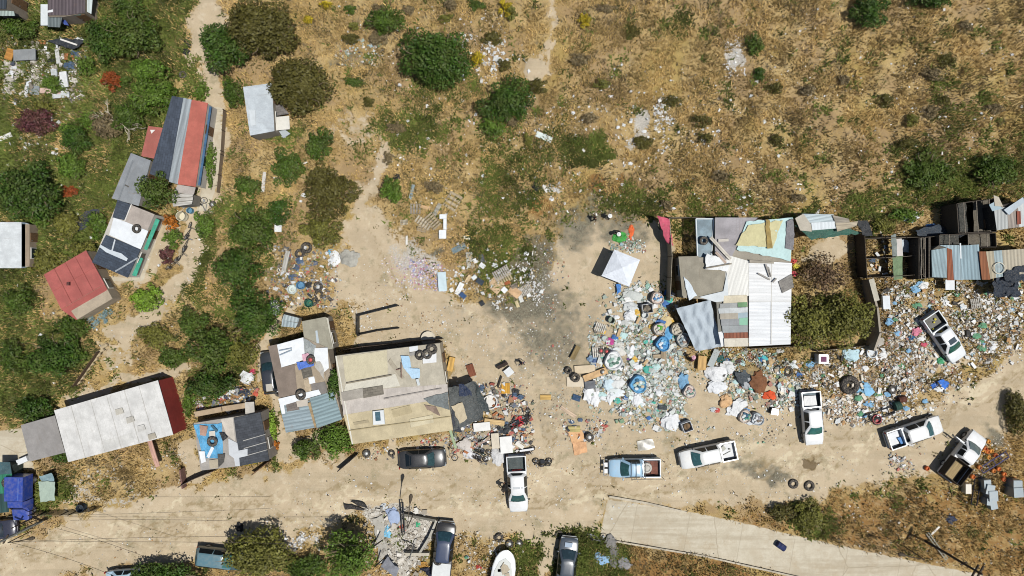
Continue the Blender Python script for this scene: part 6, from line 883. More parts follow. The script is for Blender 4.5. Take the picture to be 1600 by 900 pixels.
# soft bags, drums, boxes, pallets and boards of the heaps
def bag(px, py, rx, ry, col, lab, z=0.0, cat='bag', hgt=None, group=None, kind='tarp'):
    hh = hgt or min(rx, ry) / S * .55; x, y = X(px, py, z + hh * .5); g = float(gh(x, y)) + z; sd = int(px + py * 3); m = MB().blob((0, 0, hh * .42), (rx / S, ry / S, hh * .62), sd, .75, 2.3, 3, .68)
    o = m.build('bag', M(kind, col), smooth=True, sharp=60); o.location = (x, y, g); return tag(o, lab, cat, group)
def bulk(px, py, r, col, fill, lab, hh=.8, cat='bulk bag'):
    x, y = X(px, py, hh * .6); g = float(gh(x, y)); v = empty('bulk_bag', lab, cat, (x, y, g)); R_ = r / S; r2 = random.Random(int(px)); m = MB(); n = 20; prof = []
    for rr, z in ((.9, 0), (1.04, hh * .4), (1.0, hh * .85), (.93, hh), (.84, hh * .97), (.8, hh * .8)): prof.append((R_ * rr, z))
    m.lathe(prof, (0, 0, 0), n); m.v = [(a * (1 + .10 * math.sin(3 * math.atan2(b, a) + px)), b * (1 + .10 * math.cos(2 * math.atan2(b, a) + py)), c + .05 * math.sin(5 * math.atan2(b, a))) for a, b, c in m.v]; m.build('sack', M('tarp', col), v, smooth=True, sharp=60)
    if isinstance(fill, str): fill = [fill]
    for k in range(9):
        a = k * 2.4; d = R_ * .62 * math.sqrt((k + .3) / 9); MB().blob((math.cos(a) * d, math.sin(a) * d, hh * .86), (R_ * .24, R_ * .2, .1), k + int(px), .5).build('filling', M('flat', fill[k % len(fill)]), v)
def drum(px, py, r, hh, col, lab, lying=None, cat='drum', open_=True, name='drum'):
    x, y = X(px, py, hh * .5); g = float(gh(x, y)); R_ = r / S; p = [(R_ * .9, 0), (R_, .03), (R_, hh * .33), (R_ * 1.04, hh * .36), (R_, hh * .39), (R_, hh - .03), (R_ * 1.03, hh)] + ([(R_ * .9, hh), (R_ * .86, hh * .3), (.02, hh * .25)] if open_ else [(R_ * .9, hh - .02), (.02, hh - .02)])
    m = MB().lathe(p, (0, 0, 0), 18); o = m.build(name, M('flat', col), smooth=True, sharp=35)
    if lying is None: o.location = (x, y, g)
    else: o.rotation_euler = (0, R(90), R(lying)); o.location = (x - math.cos(R(lying)) * hh / 2, y - math.sin(R(lying)) * hh / 2, g + R_)
    return tag(o, lab, cat)
def crate(px, py, wx_, wy_, hh, ang, col, lab, fill=None, cat='box', name='box', kind='flat', z=0.0):
    x, y = X(px, py, hh * .7 + z); g = float(gh(x, y)) + z; v = empty(name, lab, cat, (x, y, g), R(ang)); a, b = wx_ / S, wy_ / S; m = MB(); t = .04
    for sx in (-1, 1): m.box((sx * (a / 2 - t / 2), 0, hh / 2), (t, b, hh)); m.box((0, sx * (b / 2 - t / 2), hh / 2 + .002), (a - 2 * t, t, hh - .004))
    m.box((0, 0, .03), (a - 2 * t, b - 2 * t, .04)); m.build('sides', M(kind, col), v)
    if fill: MB().blob((0, 0, hh * .6), (a * .36, b * .36, hh * .3), int(px), .4).build('filling', M('flat', fill), v)
    return v
def appliance(px, py, wx_, wy_, hh, ang, col, lab, cat='fridge', top=None, name='appliance'):
    x, y = X(px, py, hh); g = float(gh(x, y)); v = empty(name, lab, cat, (x, y, g), R(ang)); a, b = wx_ / S, wy_ / S; m = MB().box((0, 0, hh / 2), (a, b, hh), taper=.98); m.build('casing', M('paint', col), v)
    MB().box((a * .5 + .012, 0, hh / 2), (.03, b * .92, hh * .9)).build('door', M('paint', col), v); MB().box((a * .5 + .04, b * .35, hh * .6), (.03, .04, hh * .3)).build('handle', M('metal', '#8a8d90'), v)
    if top: MB().prism([(-a * .3, -b * .3), (a * .3, -b * .3), (a * .3, b * .3), (-a * .3, b * .3)], hh + .003, hh + .03).build('top_panel', M('flat', top), v)
    return v
def pallet(px, py, wx_, wy_, ang, lab, col='#b3a284', z=0.0, gaps=6, tilt=0.0):
    x, y = X(px, py, .1 + z); g = float(gh(x, y)) + z; v = empty('pallet', lab, 'pallet', (x, y, g + .02), R(ang)); v.rotation_euler = (tilt, 0, R(ang)); v['group'] = 'wooden pallets'; a, b = wx_ / S, wy_ / S; w_ = a / (gaps * 1.6)
    m = MB()
    for i in range(gaps): m.box((-a / 2 + w_ / 2 + i * (a - w_) / (gaps - 1), 0, .13), (w_, b, .025))
    m.build('deck', M('wood', col), v); m = MB()
    for k in (-1, 0, 1): m.box((0, k * (b / 2 - .05), .06), (a, .09, .1))
    m.build('bearers', M('wood', '#8a7a60'), v)
pallet(707, 314, 26, 22, 60, 'large open wooden frame pallet at the upper right of the pallet pile', gaps=4); pallet(649, 326, 16, 16, 0, 'grey pallet at the top left of the pallet pile', '#9a9080', gaps=4); pallet(676, 345, 24, 16, -50, 'tilted pallet in the middle of the pallet pile', gaps=6, z=.25, tilt=.15); pallet(661, 348, 26, 12, -35, 'narrow pallet crossing the middle of the pallet pile', '#c4b79c', z=.1); pallet(660, 352, 20, 14, 75, 'lower pallet of the pallet pile', '#a9987c', gaps=7); pallet(631, 347, 11, 8, 5, 'small slatted pallet left of the pallet pile', '#c9bfa8'); pallet(683, 327, 6, 20, -28, 'narrow pale slatted panel at the top of the pallet pile', '#c5c2b2', z=.1)
pallet(784, 427, 26, 17, 30, 'grey slatted pallet at the top of the cardboard heap', '#b5afa2', z=.3, gaps=8); pallet(789, 436, 22, 12, 28, 'tan slatted pallet at the middle of the cardboard heap', '#c9b58a', z=.15); pallet(821, 453, 19, 15, 28, 'pale slatted pallet on the burnt ground', '#cbc4b6', gaps=8, z=.1); pallet(935, 550, 18, 16, 5, 'pale lattice pallet at the left of the bottle heap', '#e2dacb', gaps=6, z=.2); pallet(938, 512, 16, 14, -20, 'white-grey pallet at the upper left of the bottle heap', '#d5cfc2', z=.15); pallet(1524, 474, 16, 16, 8, 'grey slatted pallet in the rubbish below the corrugated shack', '#b5b0a6', z=.1); pallet(1539, 380, 12, 12, 25, 'small pallet above the join of the corrugated shacks', '#a3937c', z=.8); pallet(803, 447, 9, 7, 28, 'little dark pallet among the cardboard', '#8a8378', z=.2)
v = empty('bench_frame', 'white bracket-shaped board frame in the dry grass', 'frame', (*X(692, 354, .1), .1)); 
for P in (((687, 335), (698, 335), (698, 342), (687, 342)), ((693, 342.5), (698, 342.5), (698, 359), (693, 359)), ((686, 359.5), (697.5, 359.5), (697.5, 373), (686, 373))):
    MB().prism([X(*p, .15) for p in P], .25, .33).build('board', M('flat', '#eef2f2'), v, (*X(692, 354, .1), .1))
# bulk bags and bags of the bottle heap
MIX = ['#dfe8e6', '#9fb5aa', '#c9b99a', '#6f8f86', '#f2f2f2', '#b5707a', '#3b4144']
bulk(1027, 466, 10, '#e0c8b8', ['#4f86c0', '#dfe8ee', '#c9dfe8', '#e5d5c5'], 'open peach sack with blue scraps left of the pen', .9); bulk(1030, 514, 10, '#cfc5b8', ['#5fae3f', '#d9d5c8', '#c9b99a'], 'open pale sack with bright green top in the bottle heap'); bulk(1035, 537, 11, '#4f9ad8', ['#7fc0ea', '#eef4f8', '#4a90d0'], 'round blue sack with white top below the draped tarp'); bulk(1068, 531, 11, '#b9b9b2', ['#d5dadb', '#8fa0a8', '#a98f80'], 'grey sack of bottles against the draped tarp', .8); bulk(1058, 514, 10, '#c9c0ae', ['#c5b9a2', '#d6cdb9'], 'beige sack behind the grey sack of bottles', .9); bulk(997, 600, 13, '#62a8dc', ['#a9c8c0', '#c9b99a', '#3f6f8a', '#dfe8e6'], 'large round blue tub-sack of bottles below the heap', .8); bulk(958, 563, 14, '#eef1f0', ['#dfe8e2', '#8fb0a0', '#5f8070'], 'big open white sack of bottles in the heap', .8); bulk(1078, 612, 10, '#d9c9bc', ['#c9a8a4', '#c5cfc8', '#6f8f80'], 'tipped pinkish sack spilling bottles by the blue sack', .7); bulk(1073, 665, 0.1, '#ffffff', '#ffffff', 'x') if 0 else None
bulk(1165, 651, 10, '#d6c4b4', ['#3f6078', '#dfe8e6', '#4f9080'], 'beige sack of dark bottles near the road', .6); bulk(1184, 655, 10, '#c9d2d8', ['#a8a8ac', '#e5e5e5', '#8f8070'], 'grey-white sack at the right end of the sack row', .8); bulk(1168, 657, 0.1, '#fff', '#fff', 'x') if 0 else None
BAGS = [(1028, 533 - 14, 8, 8, '#d9a860', 'tan netting bag above the round blue sack'), (1044, 522, 8, 10, '#5fa5dd', 'crumpled light blue bag beside the round blue sack'), (1037, 523, 5, 3, '#4a2b4a', 'dark purple bag on the blue sacks'), (1040, 503, 9, 11, '#d8c08e', 'straw-coloured net bag under the draped tarp'), (988, 461, 13, 9, '#c9cec8', 'clear plastic bag heap above the white bags'), (986, 480, 11, 8, '#d2d6d4', 'upper crumpled white bag beside the grey bin'), (985, 493, 10, 9, '#eef0f0', 'bright white bag below the crumpled one'), (977, 504, 7, 5, '#c4c5bf', 'greyish bag at the left of the bright white bag'), (953, 534, 6, 5, '#c0408a', 'magenta bag in the bottle heap'), (968, 546, 10, 9, '#dcd8cc', 'knotted cream bag on top of the big white sack'), (985, 550, 6, 9, '#f2f4f4', 'tall white bag standing in the bottle heap'), (986, 561, 6, 3, '#6a3f8a', 'small purple bag in the bottle heap'), (921, 560, 0, 0, '', ''), (927, 561, 9, 6, '#7f9ab8', 'blue-grey bag by the lattice pallet'), (930, 566, 7, 6, '#4a6390', 'dark denim-blue bag under the blue-grey one'), (952, 600, 9, 9, '#cfe8f2', 'pale aqua bag below the bottle heap'), (962, 596, 12, 9, '#e4e6e2', 'clear white bag beside the pale aqua one'), (963, 613, 13, 6, '#eaf2f5', 'long white bag below the pale aqua one'), (952, 623, 5, 8, '#eff2f2', 'small white bag trailing below the aqua bags'), (919, 615, 9, 14, '#f2f4f4', 'left of two long white bags below the beige cardboard'), (930, 622, 8, 13, '#f4f5f5', 'right of two long white bags below the beige cardboard'), (996, 623, 8, 12, '#f2f4f5', 'upright white bag below the large blue tub-sack'), (1067, 598, 8, 13, '#6f9fc4', 'long blue bag beside the tipped pinkish sack'), (1118, 585, 15, 13, '#f0f1f0', 'big angular white bag below the draped tarp'), (1121, 604, 13, 11, '#eef1f3', 'round white bag below the angular white bag'), (1137, 575, 11, 10, '#dfe2e0', 'crumpled white plastic beside the angular white bag'), (1160, 590, 12, 11, '#3f474d', 'glossy black bag in the middle scrap heap'), (1168, 597, 10, 9, '#a9adb0', 'silver-grey bag beside the glossy black bag'), (1183, 597, 12, 15, '#7a5034', 'heap of rusty brown netting beside the black bag'), (1203, 617, 10, 7, '#e0532c', 'bright orange-red bag at the right of the rusty netting'), (1156, 634, 12, 11, '#eceeec', 'upper white bag of the sack row near the road'), (1150, 644, 13, 8, '#f2f3f2', 'flat white bag of the sack row near the road'), (1166, 644, 6, 5, '#5f8cc0', 'small blue bag between the sacks near the road'), (1047, 660, 12, 13, '#eff1f1', 'big white bag beside the grey tub near the road'), (1134, 626, 9, 9, '#dfae7c', 'peach cardboard bundle above the sack row'), (1172, 656, 9, 9, '#dfe6ec', 'white sack with blue print near the road'), (1121, 642, 5, 4, '#c9473c', 'small red bag left of the sack row'), (1117, 641, 7, 4, '#c3c9ca', 'grey bag beside the small red one'), (1193, 562, 9, 6, '#52b5bd', 'turquoise cloth bundle above the scrap heap'), (1177, 558, 7, 4, '#8a4a34', 'rust-red bundle beside the turquoise one'), (1155, 566, 7, 6, '#4a3a42', 'dark plum bag in the scrap heap'), (1130, 561, 10, 7, '#2f5f5c', 'dark green netting under the draped tarp'), (724, 684, 0, 0, '', ''), (727, 695, 11, 9, '#cfc6bc', 'pale grey heap of cloth at the upper end of the striped sofa'), (733, 708, 9, 10, '#e2e0e0', 'striped white cushion heap beside the fallen motorcycles'), (778, 716, 11, 13, '#d9d8d6', 'clear plastic heap left of the road pickup'), (1468, 601, 12, 8, '#2f6fd6', 'bright blue tarp bundle at the edge of the rubbish field'), (1352, 608, 12, 9, '#86bfe8', 'sky blue plastic bundle beside the tractor tyre'), (1331, 555, 12, 9, '#bfe4ee', 'pale aqua plastic at the fence of the walled yard'), (1430, 518, 6, 7, '#e07c94', 'pink bag left of the rubbish field pickup'), (1443, 538, 5, 4, '#d9506a', 'small crimson bag left of the rubbish field pickup'), (1424, 528, 5, 4, '#2f5f8a', 'dark blue bag beside the pink bag'), (1552, 541, 6, 6, '#f0f2f2', 'white bag at the outer edge of the rubbish field'), (1470, 563, 6, 5, '#3f9a66', 'green plastic in front of the rubbish field pickup'), (970, 371, 9, 7, '#3a9a3c', 'bright green bag at the feet of the hatted person'), (987, 362, 4, 11, '#f0642c', 'long orange bag beside the bright green bag'), (522, 404, 8, 11, '#f0f3f2', 'white bag on the bare ground right of the scrap strip'), (516, 394, 4, 4, '#6fb8dc', 'small light blue bag above the white bag'), (546, 403, 14, 12, '#a9a69a', 'grey heap of dead brush beside the white bag'), (290, 66, 5, 8, '#23262a', 'upper black bag on the sandy path'), (290, 79, 5, 5, '#1f2226', 'lower black bag on the sandy path'), (373, 825, 6, 7, '#18191b', 'black bag on the road above the grey-green tree'), (838, 291, 6, 6, '#1e2024', 'black bag beside the white spill on the weedy slope'), (619, 276, 5, 5, '#1d1e20', 'black bag above the compact green bush'), (1458, 355, 8, 6, '#3f74b8', 'blue bag behind the black plastic of the frame pens'), (1422, 338, 9, 9, '#b5d8ea', 'light blue plastic in bushes behind the frame pens'), (1433, 336, 7, 5, '#e0e4e4', 'white plastic beside the light blue one in bushes'), (941, 875, 12, 9, '#8fb8e0', 'light blue tarp bundle on the grass by the concrete road'), (956, 848, 8, 10, '#83807c', 'upper grey cloth heap at the edge of the concrete road'), (960, 868, 8, 16, '#6e6c6a', 'long grey cloth heap right of the blue tarp bundle'), (975, 882, 11, 9, '#8a8888', 'lower grey cloth heap with blue rag'), (974, 877, 5, 6, '#7cc0e4', 'sky blue rag on the lower grey cloth heap'), (1540, 795, 7, 5, '#26283a', 'x'), (1487, 812, 7, 6, '#26304a', 'navy bag on the brown grassy bank'), (600, 792, 6, 5, '#cfd5d8', 'pale bag on the rubble lot'), (614, 808, 10, 14, '#9fb0d0', 'blue and white cloth heap on the rubble lot'), (605, 833, 6, 10, '#7fc4ea', 'sky blue bag on the rubble lot'), (653, 820, 4, 8, '#3fae7a', 'green bag inside the rubble lot walls'), (628, 826, 6, 4, '#d05a40', 'orange-red bag by the dark rails of the rubble lot'), (569, 858, 7, 7, '#5a2a34', 'dark bag with red top by the bright green tree'), (680, 892, 18, 8, '#23283a', 'dark navy bundle behind the black pickup'), (662, 884, 9, 5, '#c08a3c', 'ochre foam piece behind the black pickup'), (748, 887, 4, 3, '#c03a34', 'small red bag left of the boat'), (390, 553, 4, 6, '#e6c9cc', 'pink bag on the narrow dirt path'), (393, 581, 5, 5, '#d03a5a', 'crimson ball-like bag beside the junk shed path'), (385, 590, 10, 9, '#eceff0', 'white bag at the top of the junk pile on the shed'), (318, 640, 15, 7, '#cbb0cc', 'lilac cloth spread on the junk shelf'), (367, 613, 9, 5, '#e2e8ea', 'white cloth on the upper edge of the junk shelf'), (352, 622, 9, 7, '#39415c', 'dark blue bag in the junk shelf'), (384, 612, 9, 6, '#2f3746', 'navy bag at the right of the junk shelf'), (374, 617, 6, 4, '#c08a5a', 'tan bundle in the junk shelf'), (396, 615, 6, 5, '#c9563f', 'orange-red bundle at the right end of the junk shelf'), (462, 425, 13, 14, '#3c4550', 'x2'), (468, 440, 12, 8, '#46525e', 'x3'), (812, 656, 6, 6, '#c8303a', 'red bag among the fallen motorcycles'), (794, 670, 8, 7, '#2f3438', 'dark machine-like bundle above the white boards'), (450, 486, 8, 7, '#e8ecec', 'x4'), (428, 478, 9, 9, '#eef0f0', 'white bags by the bend of the dirt path'), (431, 487, 6, 5, '#e2e6ea', 'smaller white bag below the white bags at the path bend')]
for px, py, rx, ry, col, lab in BAGS:
    if not lab or lab[0] == 'x' and len(lab) < 4: continue
    bag(px, py, rx, ry, col, lab, kind='cloth' if 'cloth' in lab or 'net' in lab else 'tarp')
# tubs, drums, appliances, boxes
drum(975, 488 + 60, .1, .1, '#fff', 'x') if 0 else None
crate(1011, 482, 16, 14, .9, 8, '#d2d4d3', 'open grey-white bin at the top of the bottle heap', '#7f7666', 'bin', 'bin'); crate(1074, 667, 15, 15, .9, 20, '#e2e5e8', 'open grey-white tub with scrap inside near the road', '#7a6248', 'bin', 'tub'); appliance(1286, 561, 14, 15, 1.0, 90, '#eef0f2', 'white washing machine with dark print by the walled yard', 'washer', '#6f3f5c'); appliance(1212, 644, 9, 11, .7, 80, '#34373a', 'small black cabinet standing on the road edge', 'cabinet')
drum(1222, 855, 5, .85, '#27315a', 'dark blue drum lying on the pale concrete road', -35, open_=False); drum(126, 794, 6, .7, '#34404c', 'dark bucket by the roadside mesh fence', name='bucket', cat='bucket'); drum(284, 338, 7, .9, '#e0d5b5', 'cream water drum in the garden strip', open_=True); drum(296, 329, 4.5, .5, '#5c8ca8', 'blue bucket beside the cream water drum', name='bucket', cat='bucket'); drum(1401, 634, 7, .6, '#2c4a40', 'dark green drum at the lower edge of the rubbish field', 15, open_=False); drum(1409, 624, 5, .7, '#5a3428', 'rusty drum lying above the dark green one', 10, open_=False); drum(1370, 655, 7, .35, '#b5565a', 'red basin beside the wrecked frame', name='basin', cat='basin'); drum(1361, 571 - 0, 8, .4, '#dfe6ea', 'white round basin at the fence of the walled yard', name='basin', cat='basin') if 0 else drum(1361, 551, 8, .4, '#dfe6ea', 'white round basin at the fence of the walled yard', name='basin', cat='basin'); drum(766, 628, 11, .5, '#e6e2da', 'big round white basin full of scrap beside the mesh shelter', name='basin', cat='basin'); drum(669, 529, 11, .5, '#d8ccb4', 'pale round tub above the tan-roofed house', name='tub', cat='tub', open_=False); drum(470, 446, 6, .6, '#5f8fb5', 'blue-rimmed basin in the scrap strip', name='basin', cat='basin'); drum(457, 452, 7, .4, '#d5e2dc', 'pale green basin in the scrap strip', name='basin', cat='basin'); drum(483, 474, 6, .7, '#2f6a58', 'green drum at the top of the grey-felt shed', open_=True); drum(955, 491 + 9, 5, .7, '#8f9a8a', 'greenish drum at the left rim of the bottle heap'); drum(1007, 492, 5, .5, '#cfd6d6', 'white bucket below the open grey-white bin', name='bucket', cat='bucket'); drum(446, 585, 5, .4, '#8fc0dc', 'x') if 0 else drum(516.5, 585.5, 5, .5, '#8ebbd4', 'light blue basin hooked at the patchwork shack side', name='basin', cat='basin')
for i, (px, py, w_, hh, a, d) in enumerate([(1546, 758, 13, .9, 5, 'uppermost'), (1551, 767, 15, 1.1, -12, 'upper middle'), (1556, 777, 16, 1.2, 3, 'widest'), (1549, 786, 10, 1.0, -5, 'lower left'), (1556, 791, 13, .8, 12, 'lowest')]): appliance(px, py, w_, w_ * .85, hh, a + 90, '#74868f', d + ' grey-blue cabinet of the stack by the orange pots', 'cabinet', name='cabinet')
for i, (px, py, w_, hh, a, d) in enumerate([(1595, 760, 14, 1.2, 0, 'upper'), (1597, 772, 15, 1.4, 4, 'lower')]): appliance(px, py, w_, w_, hh, a + 90, '#70828c', d + ' grey-blue cabinet cut by the right edge', 'cabinet', name='cabinet')
appliance(1515, 765, 15, 9, .7, 90, '#c0b7a6', 'beige cabinet left of the dark rails', 'cabinet', name='cabinet')
for px, py in ((1548, 691), (1543, 702), (1540, 707), (1547, 707), (1553, 706), (1560, 713), (1549, 716), (1525, 707), (1533, 731), (1564, 734), (1556, 737), (1572, 742), (1572, 750), (1590, 751), (1508, 749), (1523, 746), (1451, 733)):
    o = MB().lathe([(.05, 0), (.2, .02), (.3, .15), (.31, .3), (.24, .42), (.2, .46), (.17, .44), (.15, .3), (.02, .28)], n=14).build('pot', M('flat', rnd.choice(['#dd8240', '#e8793a', '#f2a04a', '#d96a3a'])), smooth=True); x, y = X(px, py, .3); o.location = (x, y, float(gh(x, y))); o.scale = (.78,) * 3; tag(o, 'round orange pot beside the white truck' if px < 1530 else 'round orange pot by the grey-blue cabinets', 'pot', 'orange pots left beside the white truck' if px < 1530 else 'orange pots by the grey-blue cabinets')
# ladder-like frames near the truck
def rails(a, b, wpx, lab, col, rungs=4, z=.3, name='metal_frame', cat='frame', box_=False):
    p, q = Vector((*X(*a, z), z)), Vector((*X(*b, z), z)); d = (q - p).normalized(); n = Vector((-d.y, d.x, 0)) * wpx / S / 2; c = (p + q) / 2; g = float(gh(c.x, c.y)); c.z = 0; v = empty(name, lab, cat, (c.x, c.y, g)); L = (q - p).length
    for s in (-1, 1): MB().tube([p + n * s, q + n * s], .055, 6).build('rail', M('metal', col), v, (c.x, c.y, 0))
    m = MB()
    for k in range(rungs + 1): m.tube([p + d * L * k / rungs + n, p + d * L * k / rungs - n], .04, 5)
    m.build('rungs', M('metal', col), v, (c.x, c.y, 0)); return v
rails((1537, 736), (1577, 711), 10, 'blue-grey trailer chassis lying among the orange pots', '#4a4a72', 4, .35); rails((1531, 744), (1524, 790), 9, 'dark twin rails running down from the trailer chassis', '#2c2a34', 2, .3); rails((1396, 668 - 18), (1345, 655 + 10), 0.1, 'x', '#000000') if 0 else rails((1352, 655), (1398, 640), 11, 'wrecked dark vehicle frame lying at the rubbish edge', '#33363a', 5, .3); rails((1450, 834), (1480, 874), 4, 'pale ladder lying beside the foot of the power pole', '#b5b09c', 9, .25, 'ladder', 'ladder'); rails((627, 786), (630, 836), 4, 'pair of black pipes lying across the kerb wall', '#232425', 2, .7, 'pipe_pair', 'pipes')
rails((437, 380 + 13), (456, 373 + 22), .1, 'x', '#000') if 0 else None
x, y = X(1085, 555, 0)
